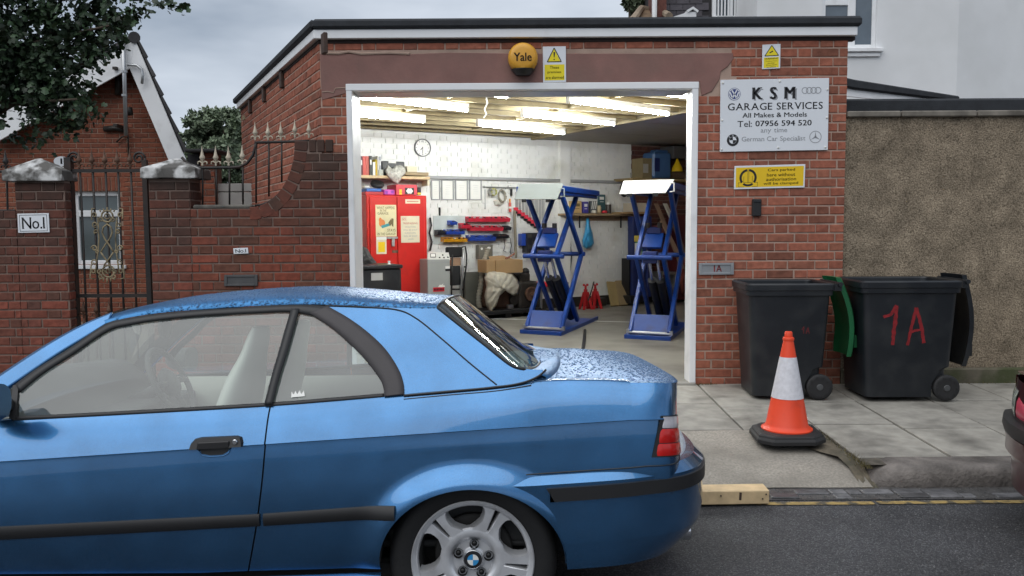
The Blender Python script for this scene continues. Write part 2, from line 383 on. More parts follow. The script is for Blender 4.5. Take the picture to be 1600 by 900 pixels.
# chippings in the road surface near the camera: fine relief made of real stones
m_slab = mat('paving_stone', (0.32, 0.305, 0.27), 0.7, var=0.24, vs=9, bump=0.5, bs=120, rnd=0.14, dirt=(0.115,0.108,0.095), ds=3.2, dthr=0.60, dw=0.13)
m_joint = mat('paving_joint', (0.085, 0.075, 0.06), 0.95, var=0.4, vs=20)
pv = MB()
pv.obox((-14, FY+0.3, -0.03), (24, 0, 0), (0, Y_KERB+0.12-FY-0.3, 0), (0,0,0.03))
pv.grid([[V((x, y, zp(y) - 0.012)) for x in (-14, -4, -1, 0.9, 2.05, 2.6, 3.2, 12)] for y in (5.47, 5.9, 6.4, FY + 0.05)])
pv.grid([[V((x, y, zp(y) - 0.012)) for x in (2.06, 2.6, 3.2, 12)] for y in (Y_KERB + 0.1, 5.0, 5.47)])
pave = obj('pavement', pv, m_joint); tag(pave, kind='structure')
def slab(x0, x1, y0, y1, sx=0.0, dz=0.0):
    g = MB(); q = 0.0075
    zt = lambda y: zp(y) + dz
    x0 += q; x1 -= q; y0 += q; y1 -= q
    sk = lambda y: (FY - y) / 2.0 * sx
    vs = [(x0+sk(y0), y0, zt(y0)-.05), (x1+sk(y0), y0, zt(y0)-.05), (x1+sk(y1), y1, zt(y1)-.05), (x0+sk(y1), y1, zt(y1)-.05),
          (x0+sk(y0), y0, zt(y0)-.004), (x1+sk(y0), y0, zt(y0)-.004), (x1+sk(y1), y1, zt(y1)-.004), (x0+sk(y1), y1, zt(y1)-.004)]
    c = 0.006
    vs += [(x0+c+sk(y0), y0+c, zt(y0)), (x1-c+sk(y0), y0+c, zt(y0)), (x1-c+sk(y1), y1-c, zt(y1)), (x0+c+sk(y1), y1-c, zt(y1))]
    g.add(vs, [(0,1,5,4), (1,2,6,5), (2,3,7,6), (3,0,4,7), (4,5,9,8), (5,6,10,9), (6,7,11,10), (7,4,8,11), (8,9,10,11)])
    obj('paving_slab', g, m_slab, pave)
rs = random.Random(5)
for (x0, x1, ys) in ((0.30, 0.92, (5.48, 6.2, FY)), (0.92, 1.545, (5.48, 6.2, FY)), (1.545, 2.06, (5.485, 6.10, FY)), (2.06, 2.62, (4.885, 5.62, 6.24, FY)),
                     (2.62, 3.2, (4.885, 5.5, 6.2, FY)), (3.2, 3.8, (4.885, 5.65, 6.28, FY)), (3.8, 4.45, (4.885, 5.5, 6.15, FY)), (4.45, 5.1, (4.885, 5.6, 6.25, FY)), (5.1, 5.75, (4.885, 5.5, 6.2, FY))):
    for a, b in zip(ys[:-1], ys[1:]): slab(x0, x1, a, b, dz=rs.uniform(-.003, .004))
# sloping concrete apron of the dropped kerb
m_apron = mat('apron_concrete', (0.31, 0.285, 0.245), 0.9, var=0.3, vs=70, bump=0.6, bs=110, detail=3, dirt=(0.19,0.175,0.15), ds=2, dthr=0.55)
ap = MB(); rows = []
for j in range(13):
    y = 4.665 + (5.475 - 4.665)*j/12; t = j/12
    z = 0.012 + (zp(5.475) - 0.012) * (t**0.8)
    xe = 2.06 if y < 4.93 else 2.06 - (y-4.93)*0.62
    rows.append([V((-9 + (xe+9)*(i/40)**0.5, y, z + 0.004*mnoise.noise(V((i*.4, j*.5, 0))))) for i in range(41)])
ap.grid(rows); tag(obj('apron', ap, m_apron), kind='structure')
m_dirt = mat('damp_dirt', (0.15, 0.125, 0.09), 0.95, var=0.3, vs=25, bump=0.8, bs=70, dirt=(0.07,0.065,0.045), ds=7, dthr=0.55)
dm = MB(); rows = []
for j in range(9):
    y = 4.655 + 0.84*j/8
    xa = (2.06 if y < 4.93 else 2.06 - (y-4.93)*0.62) - 0.06; xb = 2.09 if y < 4.95 else 2.058
    rows.append([V((xa + (xb-xa)*i/6, y, (zp(y) - 0.018)*(1 if y > 4.95 else max(.12, (y-4.64)/.31)) - .006 + 0.008*mnoise.noise(V((i*.9, j*.9, 3))))) for i in range(7)])
dm.grid(rows); tag(obj('ground_dirt', dm, m_dirt), kind='structure')
# kerb of worn granite
m_kerb = mat('worn_kerb_stone', (0.19, 0.17, 0.155), 0.75, var=0.28, vs=8, bump=0.8, bs=45, dirt=(0.075,0.066,0.06), ds=6, dthr=0.50, dw=0.14, bd=0.012)
kerb = MB(); kerb.bx(2.3, 9, Y_KERB+.05, Y_KERB+.17, -0.02, 0.05); kerb_o = obj('kerb', kerb, m_kerb); tag(kerb_o, kind='structure')
def kerbstone(x0, x1, round_end=False):
    g = MB(); rows = []; n = 26
    for i in range(n+1):
        x = x0 + (x1-x0)*i/n; f = 1.0
        if round_end: f = min(1.0, ((x-x0)/0.16))**0.6 if x > x0 else 0.0
        e = 0.07*(1-f)
        prof = [(Y_KERB+e, -0.01), (Y_KERB+e-0.004, 0.06*f+.0), (Y_KERB+e+.012, 0.098*f+.005), (Y_KERB+e+.04, 0.117*f+.006), (Y_KERB+.11, 0.122*f+.005), (Y_KERB+.208, 0.122*f+.005), (Y_KERB+.21, -0.01)]
        rows.append([V((x, y + .003*mnoise.noise(V((x*9, k, 0))), z + .003*mnoise.noise(V((x*7, k*2, 5))))) for k, (y, z) in enumerate(prof)])
    g.grid(rows, flip=True); g.poly(list(reversed(rows[-1]))); g.poly(rows[0])
    obj('kerb_stone', g, m_kerb, kerb_o, smooth=True, auto=50)
kerbstone(2.055, 3.55, True); kerbstone(3.56, 4.46); kerbstone(4.47, 5.37); kerbstone(5.38, 6.28)
# gutter setts and channel
m_sett = mat('gutter_sett', (0.11, 0.11, 0.115), 0.4, var=0.5, vs=18, bump=0.6, bs=60, rnd=0.45)
m_gut = mat('gutter_silt', (0.075, 0.072, 0.07), 0.5, var=0.5, vs=14, bump=0.5, bs=90)
gt = MB(); gt.grid([[V((x, y, 0.004 + (0.004 if y > 4.6 else 0))) for x in (-9, 0, 2, 9)] for y in (4.475, 4.58, 4.675)]); gut = obj('gutter', gt, m_gut); tag(gut, kind='structure')
x = 1.05
while x < 3.3:
    w = rs.uniform(0.08, 0.2)
    for (ya, yb) in ((4.49, 4.555), (4.562, 4.63)):
        if rs.random() < 0.45:
            g = MB(); g.bx(x+.006, x+w-.006, ya, yb, -0.01, 0.010 + rs.uniform(0, .006)); obj('gutter_sett', g, m_sett, gut, bevel=0.004)
    x += w
m_line = mat('worn_yellow_paint', (0.34, 0.24, 0.085), 0.75, var=0.3, vs=30, dirt=(0.08,0.07,0.05), ds=14, dthr=0.54, dw=0.06)
yl = MB()
def ystrip(x0, x1, y):
    n = 40; a, b = [], []
    for i in range(n+1):
        x = x0 + (x1-x0)*i/n; w = 0.004*mnoise.noise(V((x*14, y, 0)))
        a.append(V((x, y + w, 0.0045))); b.append(V((x, y + 0.048 + w*.7, 0.0045)))
    yl.grid([a, b])
ystrip(-8, 1.96, 4.395); ystrip(1.98, 9, 4.40)
tag(obj('road_marking', yl, m_line), kind='structure')

# ------------------------------------------------------------------ the garage
gA = V((Pf(499, 60).x, FY, 0)); gR = V((Pf(1325, 60).x, FY, 0))
du = V((-0.437, 0.899, 0)).normalized()                 # left flank, running back from the street corner
e = V((0.866, 0.5, 0)).normalized(); nb = V((0.5, -0.866, 0)).normalized()   # back wall, and its face towards the street
bw0 = V((-2.115, 11.6, 0))
gB = gA + du*4.36; gC = bw0 + e*7.25
Z_EAVE = Pf(900, 60).z; Z_FELT0, Z_FELT1 = Pf(900, 46).z, Pf(900, 30.5).z
door_l, door_r, door_t = Pf(541, 131).x, Pf(1091, 128).x, Pf(800, 131).z
garage = thing('garage', 'flat roofed red brick garage with open white framed door and lit workshop', 'garage', (0, FY, 0))
WT = 0.215
core = MB()
core.bx(gA.x, door_l, FY, FY+WT, 0, Z_EAVE); core.bx(door_r, gR.x, FY, FY+WT, 0, Z_EAVE); core.bx(door_l, door_r, FY, FY+WT, door_t, Z_EAVE)
fl = V((du.y, -du.x, 0))                                # inwards from the left flank
core.obox(gA + du*0.02 + V((0,0,0)), du*4.34, fl*WT, (0,0,Z_EAVE))
core.obox(gC, V((gR.x - gC.x, FY + 0.1 - gC.y, 0)), (-.2,0,0), (0,0,Z_EAVE))
obj('wall', core, m_mortar, garage)
EB = e
bk = Bricks(garage, m_brick)
zb0 = Z_BASE - 0.02; top_n = Z_EAVE - 0.005
lint = (Pf(500, 83).x, Pf(1143, 83).x, Pf(800, 131).z, Pf(800, 82).z)
ksafe = None
bk.wall((gA.x, FY, 0), (1,0,0), lay(gR.x - gA.x, zb0, Z_EAVE + .03, 'flemish', holes=[(door_l - gA.x - .0, door_r - gA.x, -1, door_t), (lint[0] - gA.x, lint[1] - gA.x, door_t - .02, lint[3]), (door_r-gA.x-.01, door_r-gA.x+.26, door_t-.07, door_t+.05)], seed=2, phase=.05), hid=lambda x, y: (1130 < x < 1290 and 128 < y < 233) or (x < 541 and y > 245) or (1150 < x < 1255 and 262 < y < 292) or (1175 < x < 1600 and y > 450))
fb = gA + du*4.36
bk.wall((fb.x, fb.y, 0), -du, lay(4.36, zb0 + 0.9, Z_EAVE + .02, 'flemish', seed=4), hid=lambda x, y: y > 330 or x < 385)
bk.build(300)
# mortar-smeared painted concrete band over the door
lp = [Pf(500, 84), Pf(640, 85), Pf(700, 82.5), Pf(810, 84), Pf(1010, 84), Pf(1145, 83), Pf(1146, 92), Pf(1137, 104), Pf(1126, 112), Pf(1124, 124), Pf(1112, 143), Pf(1096, 150), Pf(1093, 128), Pf(541, 131.5), Pf(541, 146), Pf(503, 157)]
g = MB(); g.prism([p + V((0,-.009,0)) for p in lp], (0, .05, 0)); obj('lintel', g, m_render_lintel, garage, bevel=.004)
m_crack = mat('crack_filler', (0.40,0.29,0.23), 0.9, var=.2)
g = MB(); cpts = [Pf(505, 83.5), Pf(530, 84), Pf(545, 81), Pf(565, 84.5), Pf(610, 83), Pf(640, 84.5)]
g.tube([p + V((0,-.009,0)) for p in cpts], .011, 6)
g.tube([Pf(503, 144, .010), Pf(512, 143, .010), Pf(521, 145, .010), Pf(524, 138, .010), Pf(540, 137, .010)], .004, 5); obj('mortar_patch', g, m_crack, garage)
# painted shade strip under the eaves, fascia boards, felt edge
over = 0.055
def sideband(z0, z1, o0, o1, name, m, ext=0.0, bev=0.004):
    g = MB()
    fr0 = V((gA.x, FY, 0)); 
    nrm = -fl                                            # outwards from the flank
    # corner mitre
    def cor(o): 
        # intersection of y = FY - o with flank shifted by o outwards
        p = gA + nrm*o; k = (FY - o - p.y) / du.y; return p + du*k
    a0, a1 = cor(o0), cor(o1); b1 = gA + nrm*o1 + du*(4.36+ext); b0 = gA + nrm*o0 + du*(4.36+ext)
    r1 = V((gR.x + over + ext*.25, FY - o1, 0)); r0 = V((gR.x + over + ext*.25, FY - o0, 0))
    up = V((0,0,z1-z0))
    for q in ((a1, r1, r0, a0), (b1, a1, a0, b0)): g.prism([p + V((0,0,z0)) for p in q], up)
    return obj(name, g, m, garage, bevel=bev)
m_gap = mat('eaves_shadow_tone', (0.03, 0.02, 0.018), 0.9)  # near-black strip painted as the shade below the fascia
sideband(Z_EAVE - 0.032, Z_EAVE, -0.05, 0.012, 'eaves_shadow_strip', m_gap)
sideband(Z_EAVE, Z_FELT0, -0.05, over, 'fascia', m_white_trim)
sideband(Z_FELT0, Z_FELT1, -0.05, over + 0.03, 'felt_edge', m_felt, ext=0.12, bev=0.02)
g = MB(); zt = Z_FELT1 - 0.05
roofo = [V((gA.x-.02, FY, zt)), V((gR.x, FY, zt)), V((gC.x-.05, gC.y-.1, zt)), V((gB.x + e.x*.1, gB.y + .2, zt)), V((gB.x-.02, gB.y, zt))]
g.prism(roofo, (0,0,.03)); obj('roof', g, m_felt, garage)
for (px, py) in ((511, 66), (443, 106), (415, 133), (393, 152)):
    # black strap brackets under the flank fascia
    n = -fl; a = PP(px, py, gA, n); s = (V((a.x, a.y, 0)) - gA).dot(du); c = gA + du*s
    g = MB(); g.obox(V((c.x, c.y, Z_EAVE-.16)) + n*.004 - du*.045, du*.09, n*.035, (0,0,.16)); obj('bracket', g, m_darkwood, garage, bevel=.006)
# door frame: white steel, deep reveals
for (x0, x1, dd) in ((door_l, door_l+.047, .34), (door_r-.052, door_r, .19)):
    g = MB(); g.bx(x0, x1, FY-.018, FY+dd, Z_BASE-.05, door_t); obj('door_frame', g, m_white_trim, garage, bevel=.004)
m_shut = mat('soffit_shade_grey', (0.42, 0.44, 0.46), 0.35, metal=.3, var=.12)  # shade of the white door head's soffit put into this grey
g = MB(); g.bx(door_l-.002, door_r+.002, FY-.021, FY+.06, door_t-.050, door_t+.005); obj('door_frame', g, m_white_trim, garage, bevel=.004)
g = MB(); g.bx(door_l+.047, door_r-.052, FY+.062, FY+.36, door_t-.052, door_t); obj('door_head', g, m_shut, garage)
# floor, back wall bricks, ceiling
g = MB(); g.prism([V((gA.x, FY-.0, .02)), V((gR.x, FY, .02)), V((gC.x, gC.y, .02)), V((gB.x, gB.y, .02))], (0,0,Z_FLOOR-.02)); obj('garage_floor', g, m_floor, garage)
g = MB(); g.bx(door_l, door_r, FY-.06, FY+.05, .02, Z_FLOOR+.004); obj('threshold', g, m_concrete, garage, bevel=.01)
g = MB(); a, b_ = PZ(790, 499, Z_FLOOR+.004), PZ(1003, 504, Z_FLOOR+.004); d_ = (b_-a).normalized(); w_ = V((-d_.y, d_.x, 0))*.07
g.poly([a - d_*1.5 , b_, b_+w_, a - d_*1.5 + w_]); obj('floor_line', g, m_paper, garage)
def BP(px, py, off=0.0): return PP(px, py, bw0 + nb*off, nb)        # a pixel on the back wall (or off in front of it)
def BT(px, py, off=0.0):
    p = BP(px, py, off); return (V((p.x, p.y, 0)) - bw0).dot(e), p.z
def W(t, z, off=0.0): return V((bw0.x, bw0.y, 0)) + e*t + nb*off + V((0,0,z))
t_end, t_pil = BT(986, 250)[0], BT(872, 250)[0]
tB = (gB + fl*WT - bw0).dot(e)
bw = MB(); bw.obox(W(tB - .02, 0, -.22), e*(t_end - tB + .02), nb*.22, (0,0,Z_EAVE)); obj('back_wall', bw, m_white_paint, garage)
rail_z = BT(780, 280)[1]
wb = MB(); rb2 = random.Random(8)
for (u0, u1, za, zb) in lay(t_end - tB, Z_FLOOR, 2.86, 'flemish', seed=9):
    wb.obox(W(tB+u0+.003, za+.002, 0.0), e*(u1-u0-.006), nb*(.015 + rb2.uniform(-.003,.003)), (0,0,zb-za-.004))
o = obj('painted_brickwork', wb, m_white_paint, garage); o['kind'] = 'stuff'
g = MB(); g.obox(W(t_end, 0, -.22), e*(7.25-t_end), nb*.22, (0,0,Z_EAVE)); obj('back_wall', g, m_mortar_dark, garage)
g = MB()
for (u0, u1, za, zb) in lay(7.2 - t_end - .01, Z_FLOOR, 2.86, 'flemish', seed=10): g.obox(W(t_end+.01+u0, za, 0), e*(u1-u0), nb*.009, (0,0,zb-za))
o = obj('bare_brickwork', g, m_brick_bare, garage); o['kind'] = 'stuff'
g = MB(); g.obox(W(t_pil, Z_FLOOR, .0), e*.20, nb*.06, (0,0,2.86-Z_FLOOR)); obj('pilaster', g, m_white_paint, garage, bevel=.006)
g = MB(); g.obox(W(tB+.8, rail_z-.022, .008), e*(t_end-tB-.3), nb*.05, (0,0,.045)); obj('cable_trunking', g, m_grey, garage, bevel=.004)
g = MB(); g.obox(W(tB, Z_FLOOR, .009), e*(7.2-tB), nb*.012, (0,0,.16)); obj('skirting_band', g, mat('black_skirting_paint', (0.03,0.026,0.022), .6), garage)
# ceiling: joists run along the back wall's direction
deck = MB(); zd = 3.04
deck.prism([V((gA.x+.1, FY+.2, zd)), V((gR.x-.05, FY+.2, zd)), V((gC.x-.1, gC.y, zd)), V((gB.x+.1, gB.y+.05, zd))], (0,0,.02)); obj('ceiling', deck, m_deck, garage)
pan0 = PZ(875, 214, 2.845); pan1 = PZ(1079, 168, 2.845)
tx = lambda p: (V((p.x, p.y, 0)) - bw0).dot(e)
tl = (tx(pan0)+tx(pan1))/2
for k in range(14):
    off = 0.16 + k*0.40
    ta = (gB + fl*.2 - bw0).dot(e) + off*0.0 
    # clip against the flank and the front wall
    p = W(0, 0, off); 
    k1 = ((gA + fl*WT) - p); den = e.x*du.y - e.y*du.x
    t0 = (k1.x*du.y - k1.y*du.x)/den
    t1 = tl
    tf = (FY + WT - p.y)/e.y
    t0 = max(t0, tf)
    if t1 - t0 < .2: continue
    g = MB(); g.obox(W(t0, 2.85, off), e*(t1-t0), nb*.05, (0,0,zd-2.85)); obj('joist', g, m_joist, garage)
    # noggings between the joists
g = MB()
for tt, ln in ((tl-1.35, 4.6), (tl-2.9, 3.4), (tl-4.4, 2.0)):
    g.obox(W(tt, 2.862, .2), e*.03, nb*ln, (0,0,.05))
obj('ceiling_batten', g, m_joist, garage)
g = MB()
for k in range(5):
    o_a, o_b = .02 + k*1.22, .02 + k*1.22 + 1.21; tr_ = lambda o: (lambda p: ((gR.x - .02 - p.x)*(gC.y-FY) - (FY - p.y)*(gC.x-gR.x)) / (e.x*(gC.y-FY) - e.y*(gC.x-gR.x)))(W(0,0,o)) - .22
    if tr_(o_b) > tl + .1: g.prism([W(tl+.01, 2.845, o_a), W(tr_(o_a), 2.845, o_a), W(tr_(o_b), 2.845, o_b), W(tl+.01, 2.845, o_b)], (0,0,.02))
obj('ceiling_panel', g, m_ceil_panel, garage)
g = MB(); g.obox(W(tl-.03, 2.83, 0.02), e*.05, nb*5.6, (0,0,.16)); obj('ceiling_beam', g, m_joist, garage)
# partition end by the right part of the workshop
# ------------------------------------------------------------------ fluorescent lights
def tube_light(a, b, z, label, ends=True):
    pa, pb = PZ(*a, z), PZ(*b, z); d = (pb-pa).normalized()
    t = thing('fluorescent_light', label, 'ceiling light', pa, 'bare fluorescent tubes under the garage ceiling')
    g = MB(); s = V((-d.y, d.x, 0)); g.obox(pa - d*.03 - s*.02 + V((0,0,.022)), d*((pb-pa).length+.06), s*.04, (0,0,.05)); obj('light_housing', g, m_batten, t, bevel=.004)
    g = MB(); g.tube([pa, pb], .0165, 10); obj('tube', g, m_tube, t, smooth=True)
    g = MB(); g.obox(pa - d*.03 - s*.02 - V((0,0,.02)), d*.03, s*.04, (0,0,.05)); obj('end_cap', g, m_batten, t); g = MB(); g.obox(pb - s*.02 - V((0,0,.02)), d*.03, s*.04, (0,0,.05)); obj('end_cap', g, m_batten, t)
tube_light((552, 151), (728, 172), 2.775, 'lit fluorescent tube nearest the left door jamb, in the second row back')
tube_light((540, 178), (661, 189), 2.775, 'lit fluorescent tube at left in the row above the wall clock')
tube_light((818, 180), (958, 194), 2.775, 'lit fluorescent tube in the middle row, over the left blue lift')
tube_light((748, 195), (880, 208), 2.775, 'lit fluorescent tube farthest back, ending at the wall pilaster')
tube_light((890, 158), (1043, 178), 2.775, 'lit fluorescent tube between the two blue lifts, touching the dark ceiling panel')
tube_light((690, 142), (792, 151), 2.775, 'lit fluorescent tube mostly hidden above the middle of the door head')
tube_light((985, 141), (1090, 153), 2.775, 'lit fluorescent tube in the top right corner of the doorway')
# ------------------------------------------------------------------ garden wall of No.1, piers, gate, railings
GY = FY - 0.014
def Pg(px, py, off=0.0): return P(px, py, GY - off)
gw0, gw1 = Pg(298, 330).x, door_l - 0.004
z_low, z_high = Pg(350, 324).z, Pg(480, 219).z
xr0, xr1 = Pg(393, 320).x, Pg(461, 230).x
def wall_top(x):
    if x <= xr0: return z_low
    if x >= xr1: return z_high
    t = (x - xr0) / (xr1 - xr0); return z_low + (z_high - z_low) * (1 - math.sqrt(max(0, 1 - t**1.9)))
gwall = thing('garden_wall', 'old dark red brick garden wall swept up in a curve to the garage', 'wall', (gw0, GY, 0))
z_sm = Pg(520, 243).z; xs_ = Pg(503, 240).x
g = MB(); outl = [V((gw0, GY, 0))]
n = 24
outl2 = [V((gw1, GY, 0)), V((gw1, GY, z_sm)), V((xs_, GY, z_sm + .05)), V((xs_ - .005, GY, z_high))] + [V((xr1 - (xr1-xr0)*i/n, GY, wall_top(xr1 - (xr1-xr0)*i/n) - .0)) for i in range(n+1)] + [V((gw0, GY, z_low))]
pts = outl + outl2
# triangulate as strips instead of one concave outline
xsamp = [gw0 + (xr0-gw0)*i/3 for i in range(3)] + [xr0 + (xr1-xr0)*i/n for i in range(n+1)] + [xs_]
up_ = [V((x, GY, wall_top(x) - .01)) for x in xsamp]; lo_ = [V((x, GY, 0)) for x in xsamp]; back = lambda L: [p + V((0, .23, 0)) for p in L]
g.grid([lo_, up_]); g.grid([up_, back(up_)]); g.grid([back(up_), back(lo_)]); g.add([lo_[0], up_[0], back(up_)[0], back(lo_)[0]], [(0,3,2,1)])
g.bx(xs_, gw1, GY, GY + .0139, 0, z_sm)
obj('wall', g, m_mortar_dark, gwall)
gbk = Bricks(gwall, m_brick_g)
def kp(u, z, p, q, za, zb):
    x0, x1 = gw0 + p, gw0 + q
    if x1 > xs_ + .03 and zb > z_sm + .02: return False
    t = min(wall_top(x0), wall_top(x1)) if True else 0
    edge = 0.0 if x1 < xr0 else 0.075
    if x0 >= xr1 - .01: edge = 0.07
    return zb < wall_top(min(max(x0, gw0), gw1)) - edge + .012
def sweep_x(z):
    lo, hi = xr0, xr1
    if z <= z_low: return gw0
    for _ in range(30):
        m_ = (lo+hi)/2
        if wall_top(m_) < z: lo = m_
        else: hi = m_
    return hi
cut_ = []
for (a, b, za, zb) in lay(gw1-gw0, .02, z_high + .05, 'flemish', seed=21):
    if zb > z_high - .06 or (zb > z_sm + .02 and gw0 + b > xs_ + .03): continue
    if zb > z_low - .012: a = max(a, sweep_x(zb) + .075 - gw0)
    if b - a > .03: cut_.append((a, b, za, zb))
gbk.wall((gw0, GY, 0), (1,0,0), cut_, proud=.007)
# brick-on-edge coping along the sweep
nb_ = 13; arc = []
for i in range(201):
    x = xr0 - .02 + (xr1 - xr0 + .02)*i/200; arc.append(V((x, 0, wall_top(x))))
L_ = [0]
for a, b in zip(arc[:-1], arc[1:]): L_.append(L_[-1] + (b-a).length)
step = L_[-1] / nb_
def at_len(s):
    for i in range(len(L_)-1):
        if L_[i+1] >= s: f = (s-L_[i])/(L_[i+1]-L_[i]+1e-9); return arc[i].lerp(arc[i+1], f), (arc[i+1]-arc[i]).normalized()
    return arc[-1], (arc[-1]-arc[-2]).normalized()
def coping_brick(c, t, w, h, depth=.25):
    nn = V((t.z, 0, -t.x))
    if nn.z > 0: nn = -nn
    g = MB(); g.obox(V((c.x, GY-.0085, c.z)) - t*(w/2), t*w, nn*h, (0, depth, 0)); obj('brick', g, m_brick_g, gwall, bevel=.006)
nb_ = 9; step = L_[-1]/nb_
for i in range(nb_):
    top, bot = [], []
    for k in range(4):
        c, t = at_len(min(L_[-1], i*step + .005 + (step-.010)*k/3)); nn = V((t.z, 0, -t.x)); nn = -nn if nn.z > 0 else nn
        top.append(V((c.x, GY-.008, c.z))); bot.append(V((c.x, GY-.008, c.z)) + nn*(.106 - (.004 if k in (0, 3) else 0)))
    g = MB(); g.prism(top + bot[::-1], (0, .24, 0)); obj('brick', g, m_brick_g, gwall, bevel=.004)
x = xr1 + .112
for w in (.066, .066, .07):
    coping_brick(V((x + w/2, 0, z_high+.004)), V((1,0,0)), w-.008, .100); x += w
gbk.build(288)
m_cop = mat('weathered_coping', (0.16,0.15,0.13), .95, var=.35, vs=14, bump=.7, bs=60, dirt=(.06,.055,.05), ds=6, dthr=.5)
g = MB(); g.bx(gw0+.02, xr0-.0, GY-.006, GY+.26, z_low-.012, z_low+.022); obj('coping', g, m_cop, gwall, bevel=.01)

m_cap = mat('whitewashed_cap', (0.60,0.60,0.59), .9, var=.25, vs=8, bump=.6, bs=60, dirt=(.10,.095,.088), ds=7, dthr=.46, dw=.07)
def pier(x0, x1, zc, cap_px, cap_h, name, label, seed, dp=.25):
    t = thing('gate_pier', label, 'gate pier', ((x0+x1)/2, GY, 0), 'brick piers of the garden gate')
    g = MB(); g.bx(x0, x1, GY, GY+dp, 0, zc); obj('wall', g, m_mortar_dark, t)
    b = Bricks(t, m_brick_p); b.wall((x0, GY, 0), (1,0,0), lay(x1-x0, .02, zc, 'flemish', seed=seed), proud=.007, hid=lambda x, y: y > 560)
    b.wall((x1, GY, 0), (0,1,0), lay(dp, .02, zc, 'flemish', seed=seed+1), proud=.005); b.build(120)
    c0, c1 = cap_px; cy = GY + dp/2; cx = (c0+c1)/2; hw = (c1-c0)/2
    g = MB(); m = 12; rows = []
    for (s, z) in ((.97, 0), (1, .006), (1, .078), (.97, .088), (.5, .088+cap_h*.5), (.10, .088+cap_h*.95), (0.02, .088+cap_h)):
        ring = []
        for k in range(4*m):
            q = k // m; f = (k % m)/m; cs = [(-1,-1), (1,-1), (1,1), (-1,1)]; a, b2 = cs[q], cs[(q+1)%4]
            px, py = a[0]+(b2[0]-a[0])*f, a[1]+(b2[1]-a[1])*f
            nz = .005*mnoise.noise(V((px*2.5+seed, py*2.5, z*12)))
            ring.append(V((cx + px*hw*s + nz, cy + py*(dp/2+.055)*s + nz, zc + z + .8*nz)))
        rows.append(ring + [ring[0]])
    g.grid(rows); obj('pier_cap', g, m_cap, t, smooth=True, auto=28)
    return t
zc = Pg(60, 283).z
pier(Pg(24, 300).x, Pg(101, 300).x, zc, (Pg(9, 280).x, Pg(102, 280).x), .10, 'gate_pier', 'brick gate pier with white cap carrying the large No.1 plaque', 31, .13)
pier(Pg(233, 300).x, gw0 - .003, Pg(260, 279).z, (Pg(224, 275).x, Pg(309, 275).x), .085, 'gate_pier', 'brick gate pier with flaking white cap joined to the garden wall', 35)
lw = thing('garden_wall', 'low brick wall with railing running out of view beside the larger plaque', 'wall', (Pg(-150,400).x, GY, 0))
g = MB(); xl0, xl1 = Pg(-150, 400).x, Pg(24, 300).x - .003; zl = Pg(12, 331).z
g.bx(xl0, xl1, GY, GY+.22, 0, zl); obj('wall', g, m_mortar_dark, lw)
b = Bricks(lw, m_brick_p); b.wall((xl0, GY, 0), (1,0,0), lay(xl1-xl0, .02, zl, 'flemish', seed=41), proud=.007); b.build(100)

# finial with a spear point and two curled leaves
def finial_mb(g, c, s=1.0, d=V((0,0,1))):
    c = V(c); w = .022*s
    prof = [(.006*s, 0), (.0105*s, .012*s), (.006*s, .03*s), (.008*s, .045*s), (.021*s, .062*s), (.0245*s, .074*s), (.014*s, .095*s), (.005*s, .14*s), (.0008, .17*s)]
    g.lathe(prof, c, n=8)
    for sg in (-1, 1):
        g.tube([c + V((0,0,.022*s)), c + V((sg*.02*s, 0, .042*s)), c + V((sg*.036*s, 0, .036*s)), c + V((sg*.040*s, 0, .022*s)), c + V((sg*.031*s, 0, .018*s))], [.006*s, .007*s, .006*s, .005*s, .003*s], 6)
def scroll(g, c, r, turns, r_w, start, sgn=1, plane_y=None, grow=.18):
    pts = []
    n = int(14*turns)
    for i in range(n+1):
        a = start + sgn*2*math.pi*turns*i/n; rr = r*(1 - (1-grow)*i/n)
        pts.append(V((c.x + rr*math.cos(a), c.y, c.z + rr*math.sin(a))))
    g.tube(pts, r_w, 6)
# railing on the wall
RY = GY + .10
rail = thing('railing', 'black wrought iron railing with cream spear finials set on the curved garden wall', 'railing', (Pg(300,300).x, RY, z_low))
def Pr(px, py): return P(px, py, RY)
g = MB(); g.tube([Pr(284, 246), Pr(292, 254), Pr(303, 261), Pr(318, 262.5), Pr(340, 262), Pr(360, 262), Pr(374, 261), Pr(386, 255), Pr(395, 243), Pr(399, 230), Pr(400, 224)], .0125, 8)
g.tube([Pr(398, 223), Pr(462, 221), Pr(490, 220)], .011, 8); g.tube([Pr(303, 321), Pr(350, 322.5), Pr(393, 321)], .009, 6)
ap_ = [V((xr0 + (xr1-xr0)*i/12, RY, wall_top(xr0 + (xr1-xr0)*i/12) + .016)) for i in range(12)]; g.tube(ap_, .010, 6)
obj('rail', g, m_iron, rail, smooth=True)
for (x0, y0, x1, y1) in ((316.5, 262, 318, 322), (338, 262, 341, 322), (358.5, 262, 361.5, 322), (379.5, 260, 383, 322), (400, 222, 403, 318), (420, 222, 424, 307), (440, 222, 444, 285)):
    g = MB(); g.tube([Pr(x0, y0), Pr(x0+.2, y1)], .0085, 6); obj('bar', g, m_iron, rail, smooth=True)
g = MB(); g.tube([Pr(301, 258), Pr(301, 326)], .012, 6); obj('bar', g, m_iron, rail, smooth=True)
for (px, py) in ((316.5, 260), (337.5, 260), (357.5, 260), (379, 258), (399, 220), (419, 220), (439, 220), (461, 216), (483, 216)):
    g = MB(); finial_mb(g, Pr(px, py), 1.0 if py > 240 else .92); obj('finial', g, m_finial, rail, smooth=True)
lr = thing('railing', 'short iron railing at the edge of view left of the first pier', 'railing', (xl0, RY, zl))
g = MB(); g.tube([Pr(-150, 268), Pr(24, 268)], .011, 6); g.tube([Pr(-150, 329), Pr(24, 329)], .010, 6); obj('rail', g, m_iron, lr)
